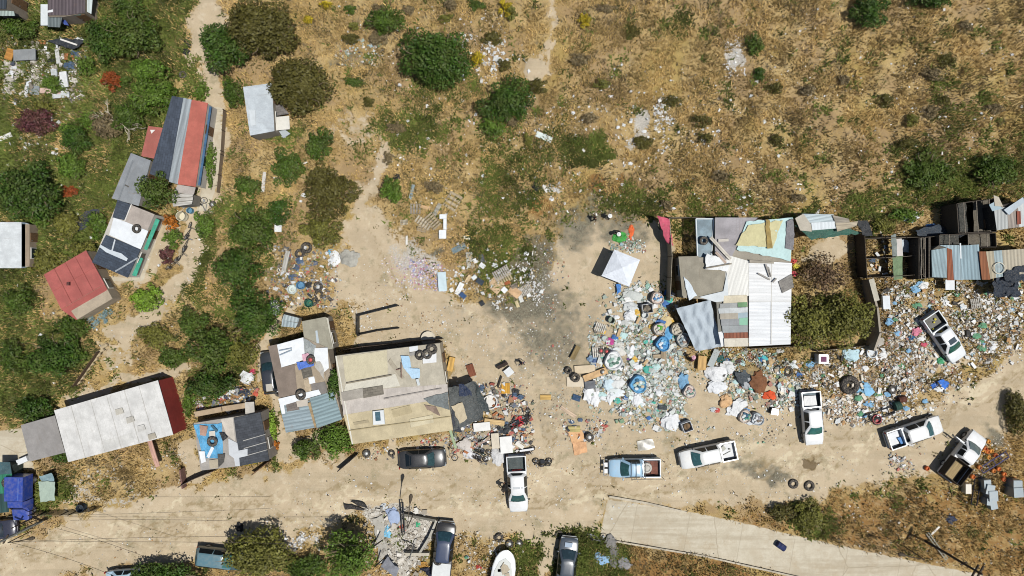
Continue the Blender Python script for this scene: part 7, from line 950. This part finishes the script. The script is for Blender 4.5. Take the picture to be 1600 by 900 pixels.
B_ = [('wardrobe', (1098, 556), (1096, 578), 13, M('wood', '#cfa468'), 'tan-brown wardrobe board under the lowest corner of the draped tarp', .3, .3), ('board', (1122, 547), (1110, 573), 10, M('flat', '#a8b0ae'), 'long grey board leaning below the draped tarp', .3, .06), ('board', (707, 558), (702, 580), 9, M('wood', '#dba95c'), 'bright tan plank box right of the tan-roofed house', .15, .25), ('board', (693, 552), (695, 568), 6, M('wood', '#c9a267'), 'narrow tan board at the right wall of the tan-roofed house', .2, .05), ('board', (733, 570), (739, 588), 11, M('wood', '#7d4a34'), 'reddish-brown board in the yard above the mesh shelter', .2, .06), ('board', (790, 599), (790, 615), 13, M('wood', '#d59a3c'), 'square orange-tan board right of the mesh shelter', .15, .06), ('panel', (784, 588), (778, 606), 2, M('wood', '#3a342c'), 'thin dark stick leaning at the orange-tan board', .3, .05), ('board', (777, 575), (793, 567), 5, M('wood', '#3b2f28'), 'dark frame edge of the broken cabinet in the yard', .4, .3), ('cabinet_panel', (790, 585), (800, 577), 12, M('flat', '#dfe2e0'), 'white broken cabinet lying in the open dirt yard', .2, .3), ('board', (895, 553), (902, 541), 0.1, None, '', 0, 0), ('board', (894, 561), (904, 541), 8, M('wood', '#84714c'), 'olive-brown board at the left rim of the bottle heap', .3, .12), ('cardboard', (898, 578), (930, 576), 12, M('paper', '#d9c3a2'), 'long beige cardboard strip at the left of the bottle heap', .2, .05), ('cardboard', (912, 592), (948, 578), 10, M('paper', '#d2a878'), 'folded tan cardboard across the beige strip', .3, .12), ('cardboard', (886, 597), (914, 597), 15, M('paper', '#dccbb0'), 'wide beige cardboard sheet under the tyre', .08, .04), ('crate', (914, 602), (930, 600), 12, M('flat', '#6a6c70'), 'dark grey crate below the folded tan cardboard', .15, .25), ('board', (895, 620), (907, 624), 9, M('flat', '#2f4a66'), 'dark blue board left of the long white bags', .1, .08), ('board', (844, 621), (861, 621), 8, M('wood', '#c9a05c'), 'small tan plank lying alone in the yard', .05, .08), ('board', (876, 636), (900, 652), 6, M('wood', '#cbb094'), 'pinkish plank lying in the yard below the beige cardboard', .05, .08), ('board', (886, 561 + 108), (885, 674), .1, None, '', 0, 0), ('sheet_board', (1020, 557), (1033, 556), 6, M('wood', '#a9977c'), 'left plank in the bottle heap centre', .3, .08), ('board', (1036, 548), (1037, 568), 8, M('wood', '#9c8a70'), 'upright plank in the bottle heap centre', .35, .1), ('board', (740, 668), (766, 665), 13, M('flat', '#f1efe8'), 'large white board at the top of the white panel pile', .4, .1), ('board', (757, 657), (788, 661), 8, M('wood', '#d3b07c'), 'tan plywood above the white panel pile', .3, .06), ('board', (790, 682), (792, 708), 19, M('flat', '#f2f1ea'), 'big white panel standing on the white panel pile', .4, .12), ('mattress', (773, 676), (775, 700), 12, M('cloth', '#d6c9b2'), 'stained cream mattress left of the big white panel', .3, .25), ('board', (806, 692), (818, 700), 6, M('flat', '#e9e4d6'), 'cream panel right of the big white panel', .2, .08), ('pipe', (812, 705), (834, 702), 3, M('flat', '#eceef0'), 'white pipe by the stripped motorcycle', .3, .06), ('board', (740, 700), (766, 684), 2, M('wood', '#b59a8c'), 'long pinkish pole across the fallen motorcycles', .6, .06), ('sofa_back', (798, 673), (806, 672), 9, M('cloth', '#e0a868'), 'x', .2, .1), ('board', (703, 672), (712, 700), 4, M('flat', '#9db08a'), 'pale green pole lying right of the black sedan', .1, .1), ('board', (232, 682), (247, 729), 7, M('wood', '#c79a88'), 'pinkish plank leaning from the long white roof to the grass', 1.2, .08), ('board', (1250, 722 - 172), (1250, 552), .1, None, '', 0, 0), ('slab', (383, 628), (397, 627), 0.1, None, '', 0, 0), ('board', (390, 628), (391, 647), 14, M('conc', '#c9c2b6'), 'square beige board on the end of the junk shelf', 1.9, .06), ('board', (1446, 438 + 12), (1449, 428 + 20), .1, None, '', 0, 0), ('board', (1484, 437), (1484, 453), 14, M('flat', '#e8ecee'), 'white board with dark squiggles below the rust strip', 1.0, .05), ('panel', (1383, 462), (1384, 483), 11, M('flat', '#e2e8ec'), 'white cabinet panel along the walled yard wall', .8, .3), ('board', (1361, 436), (1370, 470), 8, M('conc', '#c2bba8'), 'pale coping board at the top of the walled yard wall', 1.95, .06), ('slab', (1368, 533), (1378, 533), 11, M('conc', '#b5aea0'), 'square concrete block at the foot of the walled yard wall', 1.0, .3), ('board', (1455, 835), (1468, 823), 3, M('flat', '#e5dfd2'), 'short white post lying by the power pole', .15, .1), ('board', (838, 208), (862, 219), 9, M('flat', '#e2efe6'), 'pale mint board lying on the dry hillside', .1, .05), ('board', (1236, 222), (1250, 243), 4, M('flat', '#e2ded2'), 'x', .1, .05), ('slab', (434, 340), (433, 362), 11, M('flat', '#e8ecea'), 'white panel at the right of the thicket head', .3, .06), ('board', (412, 268), (410, 300), 5, M('flat', '#d5cfc6'), 'long whitish plank above the thicket', .15, .06), ('board', (530, 332), (545, 318), 5, M('flat', '#dde0e0'), 'x', .2, .05), ('plank_bundle', (450, 392), (442, 425), 7, M('wood', '#b5b2a8'), 'bundle of grey planks left of the scrap strip', .2, .15), ('board', (672, 298), (644, 330), 0.1, None, '', 0, 0), ('board', (646, 288), (641, 310), 5, M('flat', '#8a9a9c'), 'blue-grey plank above the pallet pile', .1, .05), ('board', (657, 322), (672, 326), 5, M('wood', '#cfa87a'), 'orange-tan plank in the pallet pile', .2, .06), ('board', (756, 442), (765, 432), 6, M('wood', '#d8c3a2'), 'x', .15, .1), ('slab', (690, 425), (692, 455), 13, M('flat', '#c6dbe2'), 'pale blue mattress-like slab beside the pink confetti', .15, .2), ('board', (713, 460), (722, 442), 8, M('flat', '#f0f2f0'), 'white door leaf among the scraps right of the pale blue slab', .15, .06), ('box', (704, 450), (707, 456), 6, M('paper', '#e8e2d6'), 'white box beside the pale blue slab', .15, .2), ('board', (728, 441), (735, 430), 6, M('wood', '#d6b98e'), 'peach board right of the white door leaf', .15, .1), ('board', (738, 436), (744, 431), 6, M('flat', '#e6ecea'), 'white box end by the dark crate', .2, .2), ('crate', (745, 437), (755, 443), 8, M('flat', '#39434c'), 'dark crate left of the cardboard heap', .2, .3), ('crate', (719, 458), (727, 465), 7, M('flat', '#34527c'), 'blue crate below the white door leaf', .15, .25), ('box', (751, 471), (755, 477), 7, M('flat', '#2f3438'), 'black box lying at the edge of the yard', .1, .2), ('board', (733, 394), (735, 418), 11, M('flat', '#b3b1a6'), 'grey board on the dry grass above the scraps', .08, .05), ('board', (741, 404), (743, 411), 5, M('flat', '#eceeec'), 'small white board on the grey one', .15, .05), ('board', (751, 398), (755, 410), 7, M('flat', '#53585c'), 'dark grey board right of the grey one', .1, .06), ('board', (750, 412), (757, 418), 7, M('flat', '#eef0ee'), 'white box below the dark grey board', .15, .15), ('board', (706, 393), (727, 383), 9, M('flat', '#6f8288'), 'blue-grey curved sheet lying in dry grass', .1, .05), ('board', (724, 370), (734, 373), 4, M('flat', '#ece6c8'), 'cream plank above the blue-grey sheet', .1, .05), ('cardboard', (766, 440), (783, 452), 20, M('paper', '#d9b68e'), 'wide tan cardboard in the cardboard heap', .15, .06), ('cardboard', (797, 450), (812, 462), 13, M('paper', '#cfa67c'), 'brown cardboard at the right of the cardboard heap', .2, .08), ('cardboard', (785, 450), (791, 456), 8, M('flat', '#eef0f0'), 'white board on the cardboard heap', .35, .06), ('cardboard', (789, 444), (797, 440), 5, M('wood', '#a05a34'), 'rust-coloured plank on the cardboard heap', .4, .06), ('board', (806, 470), (810, 480), 5, M('wood', '#cdb98c'), 'straw plank below the pale slatted pallet', .1, .06), ('board', (812, 462), (816, 472), 6, M('flat', '#d5d5cc'), 'pale board below the pale slatted pallet', .1, .06), ('board', (770, 478), (738, 462), 2, M('wood', '#b09a70'), 'x', .1, .06), ('board', (665, 365), (662, 385), 0.1, None, '', 0, 0), ('board', (635, 382), (635, 368), 3, M('flat', '#e9e6dc'), 'thin white plank left of the white bracket frame', .1, .05),
      ('board', (888, 671), (907, 671), 9, M('wood', '#b9a86c'), 'olive-tan board above the crumpled peach sheets', .15, .1), ('slab', (82, 107), (84, 133), 9, M('conc', '#c9cfcf'), 'left grey-white slab of the slab ruins', .25, .15), ('slab', (96, 111), (99, 135), 11, M('conc', '#eef0ee'), 'bright white slab of the slab ruins', .3, .15), ('slab', (61, 141), (92, 142), 8, M('conc', '#dcb9a8'), 'pink slab at the foot of the slab ruins', .2, .15), ('slab', (42, 140), (60, 141), 14, M('conc', '#8f9698'), 'grey slab left of the pink slab', .15, .1), ('slab', (80, 149), (106, 147), 8, M('conc', '#d9dede'), 'white slab right below the pink slab', .15, .12), ('slab', (41, 133), (39, 152), 4, M('flat', '#e6e4dc'), 'narrow white slab left of the grey slab', .15, .1), ('slab', (18, 85), (54, 84), 17, M('conc', '#8f9292'), 'cracked grey roof slab at the far left', .6, .1), ('slab', (5, 81), (17, 85), 18, M('wood', '#b9803f'), 'rusty orange panel at the far left', .5, .08), ('slab', (86, 76), (89, 98), 6, M('conc', '#d5d6cd'), 'upright pale plank above the slab ruins', .3, .1), ('slab', (79, 84), (80, 108), 4, M('conc', '#c9c5b8'), 'x', .2, .1), ('board', (92, 60), (118, 69), 2.5, M('flat', '#e6e2d8'), 'long white beam over the black sheet at the top left', .8, .1), ('board', (-2, 218), (18, 210), 7, M('flat', '#eceadf'), 'white beam at the left edge above the dark tree', .2, .12), ('slab', (40, 750), (40, 750), .1, None, '', 0, 0), ('board', (30, 701), (46, 694), 3, M('flat', '#e5e8e8'), 'x', .2, .1), ('crate', (30, 722), (46, 715), 8, M('flat', '#eaeef0'), 'white box on the concrete yard beside the grey annex', .3, .5)]
for nm, a, b_, w_, mt, lab, z, th in B_:
    if not lab or lab == 'x': continue
    board('board' if nm in ('sheet_board', 'sofa_back', 'cabinet_panel') else nm, a, b_, w_, mt, lab, nm.replace('_', ' ') if nm in ('wardrobe', 'cardboard', 'mattress', 'slab', 'crate', 'box', 'pipe') else 'board', z, th)
sheet('sheet', [(888, 676), (910, 672), (915, 690), (893, 692)], M('cloth', '#e2ab7a'), 'upper crumpled peach sheet by the roadside junk', 'sheet', .1, .12); sheet('sheet', [(893, 692), (916, 690), (918, 708), (898, 712)], M('cloth', '#dfa678'), 'lower crumpled peach sheet by the roadside junk', 'sheet', .1, .12); sheet('sheet', [(995, 690), (1020, 686), (1024, 700), (998, 706)], M('clear', '#d6d2c4'), 'sheer plastic film on the dirt above the light blue pickup', 'plastic sheet', .08, .08)
sheet('tarp', [(66, 62), (100, 58), (132, 62), (112, 76), (80, 72)][:4], M('tarp', '#2e3338'), 'black sheet roof remains at the top left', 'tarp', .7, .15); sheet('tarp', [(594, 886), (604, 872), (622, 890), (618, 906)], M('cloth', '#7d7f86'), 'grey striped awning cloth by the bright green tree', 'cloth', .6, .12); sheet('sheet', [(545, 783), (566, 786), (576, 796), (560, 792)], M('tarp', '#2a2826'), 'upper dark torn sheet at the corner of the rubble lot', 'sheet', .3, .1); sheet('sheet', [(535, 787), (556, 792), (572, 798), (538, 796)], M('tarp', '#2d2a28'), 'lower dark torn sheet at the corner of the rubble lot', 'sheet', .25, .1)
sheet('sheet', [(582, 812), (596, 806), (606, 866), (592, 880)], M('conc', '#b5b0a4'), 'broken grey concrete kerb strip along the rubble lot', 'slab', .12, .12, .1, 12); sheet('tarp', [(60, 752), (86, 752), (86, 782), (64, 784)], M('cloth', '#a3b5a4'), 'grey-green cover beside the blue box truck', 'cover', 1.1, .1, n=10); sheet('tarp', [(62, 744), (80, 740), (86, 751), (66, 752)], M('cloth', '#7f9aa0'), 'slate-blue cover above the grey-green one', 'cover', 1.0, .12)
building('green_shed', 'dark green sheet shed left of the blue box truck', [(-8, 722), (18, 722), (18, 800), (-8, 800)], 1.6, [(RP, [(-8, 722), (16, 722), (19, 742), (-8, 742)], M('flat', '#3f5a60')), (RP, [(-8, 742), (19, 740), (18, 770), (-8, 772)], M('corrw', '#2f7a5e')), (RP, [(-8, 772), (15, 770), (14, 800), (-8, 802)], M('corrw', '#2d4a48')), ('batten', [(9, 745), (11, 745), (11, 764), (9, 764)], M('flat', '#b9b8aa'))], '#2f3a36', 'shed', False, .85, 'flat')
building('plank_lean_to', 'three long grey planks roofing a lean-to below the striped row house', [(269, 303), (302, 302), (300, 320), (271, 323)], 1.8, [(RP, [(269, 303), (302, 302), (301.5, 307), (269, 309)], M('wood', '#c5c0b6')), (RP, [(269, 310), (302, 308), (301.5, 313), (270, 316)], M('wood', '#b9b4aa')), (RP, [(270, 317), (301, 314), (300, 319), (271, 323)], M('wood', '#c9c5ba'))], '#8a8478', 'shelter', False, .85)
# junk shelf under the heap by the blue tarp shed
fence('low mud wall holding the junk pile above the blue tarp shed', [(303, 648), (345, 640), (385, 634)], 1.2, M('conc', '#b79f82'), th=.5, name='wall', cat='wall', step=30)
# steps
v = empty('soil_steps', 'flight of narrow soil and log steps down the bank', 'steps', (*X(140, 575), 0)); o_ = X(140, 575)
for k in range(9):
    px, py = 164 - k * 5.2, 541 + k * 7.2; x, y = X(px, py); MB().box((x - o_[0], y - o_[1], .12 + .02 * (k % 3)), (.75, .28, .2), R(28), taper=.9).build('step', M('conc', '#c2ad88'), v)
# poles, lamps and wires
def pole(lab, px, py, h, col, arms=(), name='utility_pole', lean=(0, 0), r=.13):
    x, y = X(px, py); v = empty(name, lab, 'pole', (x, y, 0)); MB().tube([(0, 0, -.4), (lean[0], lean[1], h)], r, 9, r2=r * .7).build('shaft', M('wood' if 'wood' in lab else 'conc', col), v, smooth=True, sharp=60)
    for z, l, a in arms: MB().box((lean[0] * z / h, lean[1] * z / h, z), (l, .12, .14), R(a)).build('crossarm', M('wood', '#4a3f34'), v)
    return v
pole('dark wooden power pole leaning over the pale concrete road', 1447, 846, 7.2, '#4a4038', ((6.9, 1.5, 60), (6.4, 1.2, 60), (5.0, .6, 20)), lean=(.6, -.25)); pole('grey power pole at the lower left corner of the road', 64, 815, 6.4, '#a5a69a', ((4.7, .9, 60),)); pole('thin dark pole beside the navy car', 71, 800, 4.6, '#3c352e', r=.07); pole('pale thin pole standing in the rubble lot', 647, 852, 3.6, '#c9c9c2', r=.07); pole('black leaning post on the left of the rubble lot', 577, 860, 1.6, '#26221f', lean=(1.6, 1.6), r=.08); pole('lower black leaning post on the left of the rubble lot', 584, 888, 1.6, '#26221f', lean=(1.2, 1.5), r=.08)
def lamp(lab, hx, hy, bx, by, h=4.2):
    bx_, by_ = X(bx, by); x, y = X(hx, hy, h); v = empty('street_lamp', lab, 'street lamp', (bx_, by_, 0)); d = Vector((x - bx_, y - by_, 0)); MB().tube([(0, 0, -.3), (0, 0, h - .2), tuple(d * .4 + Vector((0, 0, h + .05))), tuple(d * .8 + Vector((0, 0, h + .05)))], .045, 6).build('pole', M('metal', '#4a4236'), v)
    n = d.normalized(); m = MB().tube([tuple(d * .78 + Vector((0, 0, h + .05))), tuple(d * .9 + Vector((0, 0, h + .05))), tuple(d * 1.0 + n * .05 + Vector((0, 0, h + .03))), tuple(d + n * .25 + Vector((0, 0, h)))], [.05, .14, .19, .1], 9); m.build('lamp_head', M('flat', '#4d4437'), v, smooth=True)
lamp('dark teardrop street lamp over the road above the rubble lot', 642, 776, 646, 803); lamp('dark teardrop street lamp over the pale concrete road', 1408, 866, 1412, 853, 3.6); lamp('dark teardrop street lamp near the lower left pole', 50, 841, 52, 828, 3.6)
for i, (a, za, b_, zb_, lab) in enumerate((((15, 847), 4.7, (420, 838), 5.2, 'upper of the long wires crossing the dirt road'), ((15, 847), 4.7, (560, 852), 5.2, 'middle wire crossing the dirt road'), ((15, 847), 4.7, (190, 905), 5.2, 'wire running from the left pole to the bottom edge'), ((90, 826), 4.7, (260, 884), 5.0, 'short wire over the left end of the road'), ((110, 813), 4.7, (420, 816), 5.0, 'highest wire along the upper edge of the dirt road'))):
    p, q = Vector((*X(*a, za), za)), Vector((*X(*b_, zb_), zb_)); P = [p.lerp(q, t) - Vector((0, 0, 1.6 * t * (1 - t))) for t in np.linspace(0, 1, 14)]; c = tuple(p); o = MB().tube(P, .016, 4).build('power_line', M('rubber', '#2a2622'), None, c); tag(o, lab, 'wire', 'wires over the dirt road')
board('stick', (1138, 375), (1122, 376), 4, M('flat', '#c6beb2'), 'short pale beam beside the rusty tyre on the pen roof', 'beam', 2.75, .1); board('beam', (1110, 371), (1141, 405), 5, M('wood', '#c9c1b2'), 'long pale beam slanting onto the white roof', 'beam', 2.8, .1); board('beam', (1118, 394), (1134, 411), 4, M('wood', '#b9a595'), 'brown-grey beam below the long slanting beam', 'beam', 2.85, .08); board('beam', (1103, 419), (1143, 412), 2, M('wood', '#8f8675'), 'thin dark batten across the white tarps', 'beam', 3.05, .06)
for a, b_, lab in (((1184, 427), (1203, 437), 'left stick of the bent trio on the white roof'), ((1196, 413), (1203, 433), 'middle stick of the bent trio on the white roof'), ((1200, 417), (1204, 432), 'right stick of the bent trio on the white roof'), ((1207, 441), (1213, 435), 'tiny stick below the bent trio on the white roof')): board('stick', a, b_, 2.4, M('flat', '#9a958e'), lab, 'stick', 2.9, .06)
sheet('cloth', [(626, 556), (639, 556), (643, 574), (631, 576)], M('cloth', '#a8cfee'), 'upper arm of the light blue cloth on the tan-roofed house', 'cloth', 3.25, .05); sheet('cloth', [(631, 575), (656, 576), (656, 591), (644, 591)], M('cloth', '#b3d5f0'), 'lower fold of the light blue cloth on the tan-roofed house', 'cloth', 3.25, .05); sheet('cloth', [(463, 567), (490, 564), (491, 571), (468, 578)], M('tarp', '#4f74d0'), 'royal blue tarp crumpled on the patchwork roof', 'tarp', 2.75, .09); sheet('cloth', [(342, 676), (350, 676), (356, 684), (349, 690)], M('tarp', '#24282c'), 'black rag on the edge of the blue tarp roof', 'rag', 2.55, .06); sheet('cloth', [(472, 554), (482, 551), (486, 562), (474, 566)], M('cloth', '#dfa8b8'), 'pink rag under the tyre on the patchwork roof', 'rag', 2.7, .06)
for a, b_, lab in (((414, 559), (0, 0), ''), ((436, 548), (456, 544), 'upper grey batten on the large white roof sheet'), ((437, 555), (456, 547), 'lower grey batten on the large white roof sheet'), ((633, 598 - 25), (638, 573), '')):
    if lab: board('batten', a, b_, 1.6, M('flat', '#8f9fae'), lab, 'batten', 2.66, .06)
board('beam', (652, 592), (655, 602), 4, M('flat', '#cfd6d6'), 'short white pipe on the tan-roofed house', 'pipe', 3.25, .12); board('stick', (627, 567), (627, 590), 1.2, M('wood', '#7a5a50'), 'upright rusty stick beside the light blue cloth', 'stick', 3.25, .05); board('stick', (619, 578), (626, 576), 1.2, M('wood', '#7a5a50'), 'short rusty stick left of the light blue cloth', 'stick', 3.25, .05)
# medium scraps of the heaps, each its own thing
def scraps(n, poly, kinds, zone, seed, smax=9):
    r = random.Random(seed); P = poly; xs = [p[0] for p in P]; ys = [p[1] for p in P]; k = 0
    while k < n:
        px, py = r.uniform(min(xs), max(xs)), r.uniform(min(ys), max(ys))
        if not inside(np.array([px]), np.array([py]), P)[0]: continue
        k += 1; col, cn, what = r.choice(kinds); s = r.uniform(3.2, smax); lab = '%s %s %s' % (cn, what, zone); grp = '%s %ss %s' % (cn, what, zone)
        if what == 'bag': bag(px, py, s * .7, s * .55, col, lab, r.uniform(0, .15), group=grp)
        elif what == 'bottle':
            o = MB().lathe([(.04, 0), (.06, .01), (.06, .2), (.025, .28), (.025, .31)], n=8).build('bottle', M('flat', col), smooth=True); x, y = X(px, py); o.location = (x, y, float(gh(x, y)) + .1); o.rotation_euler = (R(88), 0, r.uniform(0, 6)); o.scale = (1.4,) * 3; tag(o, lab, 'bottle', grp)
        elif what == 'sheet':
            a = r.uniform(0, 6); c, d = math.cos(a) * s * .6, math.sin(a) * s * .6; sheet('sheet', [(px - c, py - d), (px + d * .7, py - c * .7), (px + c, py + d), (px - d * .7, py + c * .7)], M('cloth', col), lab, 'sheet', r.uniform(.1, .35), .12, .02, 4, grp)
        else: a = r.uniform(0, 6); board('board', (px - math.cos(a) * s * .6, py - math.sin(a) * s * .6), (px + math.cos(a) * s * .6, py + math.sin(a) * s * .6), s * r.uniform(.25, .7), M('flat', col), lab, 'board', r.uniform(.05, .3), .05, grp)
K1 = [('#f2f5f5', 'white plastic', 'bag'), ('#dfe8e6', 'clear grey plastic', 'bag'), ('#bfe4e0', 'pale aqua plastic', 'bag'), ('#8fb5a4', 'sage green plastic', 'sheet'), ('#4fb5a0', 'teal plastic', 'bag'), ('#f0f2f2', 'white', 'sheet'), ('#c9a87c', 'tan', 'board'), ('#3f6fb0', 'blue plastic', 'bag'), ('#3f4648', 'dark', 'board'), ('#e2b04a', 'amber', 'bag')]
scraps(105, HEAP1, K1, 'in the bottle heap', 3, 11); scraps(32, [(1130, 550), (1250, 550), (1250, 620), (1150, 615)], K1, 'in the middle scrap heap', 4)
K2 = [('#f2f3f0', 'white plastic', 'bag'), ('#e2d6c2', 'cream', 'board'), ('#b58a5c', 'brown cardboard', 'sheet'), ('#dfe2e0', 'pale grey', 'sheet'), ('#3b3a38', 'dark', 'board'), ('#5f9a72', 'green plastic', 'bag'), ('#7fb0d8', 'blue plastic', 'bag'), ('#f4f4f0', 'white', 'board')]
scraps(125, HEAP2, K2, 'in the brown rubbish field', 5, 10); scraps(24, [(1250, 560), (1310, 555), (1400, 560), (1400, 640), (1300, 650)], K2, 'below the walled yard', 15, 8)
K3 = [('#33373a', 'dark metal', 'board'), ('#d9dcdc', 'pale grey', 'board'), ('#eef0ee', 'white', 'sheet'), ('#a8673f', 'rusty', 'board'), ('#4a5f78', 'slate blue', 'bag'), ('#c9b08a', 'tan', 'board'), ('#2a2c2e', 'black', 'bag')]
scraps(42, [(752, 600), (822, 612), (832, 690), (770, 690), (745, 670)], K3, 'in the junk by the mesh shelter', 6, 8); scraps(12, [(690, 678), (770, 676), (765, 715), (720, 712)], K3, 'by the fallen motorcycles', 16, 7); scraps(30, [(425, 400), (500, 390), (515, 480), (445, 480)], K3, 'in the scrap strip', 7, 8); scraps(34, [(305, 640), (345, 610), (400, 608), (395, 630), (330, 646)], K3 + K2[:4], 'in the junk shelf pile', 8, 7); scraps(14, [(850, 640), (945, 655), (940, 690), (880, 690)], K3, 'by the crumpled peach sheets', 9, 6)
scraps(22, [(1358, 372), (1436, 370), (1436, 432), (1358, 434)], K3, 'inside the frame pens', 21, 8)
K4 = [('#f0f2f2', 'white plastic', 'bag'), ('#e6e2d6', 'pale', 'board'), ('#dfe6ea', 'whitish', 'sheet')]
scraps(26, [(840, 110), (1100, 110), (1320, 300), (1250, 330), (860, 330)], K4, 'on the dry hillside', 10, 5); scraps(14, [(530, 60), (800, 20), (800, 140), (720, 130)], K4, 'around the huge round bush', 11, 6); scraps(20, [(700, 395), (845, 395), (840, 475), (710, 470)], K4, 'around the cardboard heap', 12, 6); scraps(14, [(575, 790), (665, 800), (640, 895), (600, 895)], [('#c9c4b8', 'broken concrete', 'board'), ('#e2ded2', 'pale stone', 'board'), ('#8f8a80', 'grey', 'board')], 'in the rubble lot', 13, 9); scraps(16, [(5, 70), (110, 70), (110, 150), (30, 290), (5, 260)], K4, 'around the slab ruins', 14, 6); scraps(26, [(0, 60), (135, 58), (125, 150), (5, 150)], K3 + K4, 'around the slab ruins', 24, 11); scraps(10, [(1400, 240), (1590, 60), (1590, 300)], K4, 'high on the right hillside', 17, 4); scraps(12, [(710, 830), (810, 840), (790, 890), (720, 895)], K2, 'around the boat', 18, 6); scraps(14, [(400, 200), (470, 200), (560, 300), (440, 320)], K4, 'on the central slope', 19, 6)
for l, ns in LABELS.items():
    if len(ns) > 1 and len(set(g for _, g in ns)) > 1 or (len(ns) > 1 and ns[0][1] is None): print('DUP', l, ns[:3])

for nm, P, wd_ in (('kerb', [(962, 846), (1100, 869), (1300, 914), (1420, 940)], .16), ('kerb', [(952, 776), (1010, 786), (1065, 799)], .2)):
    W_ = [X(*p) for p in P]; m = MB()
    for a, b in zip(W_, W_[1:]): a, b = Vector(a), Vector(b); d = b - a; m.box(((a.x + b.x) / 2, (a.y + b.y) / 2, .01), (d.length, wd_, .05), math.atan2(d.y, d.x))
    o = m.build(nm, M('conc', '#c5b9a2'), None, (*W_[0], 0)); tag(o, None, None, kind='structure')

m = MB(); r_ = random.Random(9); v = empty('dead_branch', 'pale bare fallen branch with twigs on the green left slope', 'branch', (*X(185, 190, .9), .6))
def twig(p, a, l, rr, d):
    q = p + Vector((math.cos(a) * l, math.sin(a) * l, r_.uniform(-.05, .15))); m.tube([p, (p + q) / 2 + Vector((r_.uniform(-.1, .1), r_.uniform(-.1, .1), .05)), q], rr, 5, r2=rr * .6)
    if d:
        for k in range(3): twig(p.lerp(q, r_.uniform(.4, 1)), a + r_.uniform(-.8, .8), l * .6, rr * .6, d - 1)
for a in (2.4, 2.9, -.2, -.7): twig(Vector((0, 0, .3)), a, 1.5, .06, 2)
m.build('twigs', M('wood', '#c5b9a2'), v)
for px, py, c_, l_ in ((1243, 408, '#d84a4a', 'upper red toy'), (1246, 416, '#e8d84a', 'yellow toy'), (1244, 428, '#d04a5a', 'lower red toy')): bag(px, py, 5, 4, c_, l_ + ' heap on the ground right of the white roof', kind='flat')
x, y = X(490, 834); o = MB().lathe([(.02, 0), (.3, .012), (.34, .02), (.8, .014), (.85, 0), (.02, -.02)], n=28).build('manhole', M('conc', '#cdbfa4'), smooth=False); o.location = (x, y, float(gh(x, y)) + .006); tag(o, 'round concrete manhole cover in the dirt road', 'manhole cover')
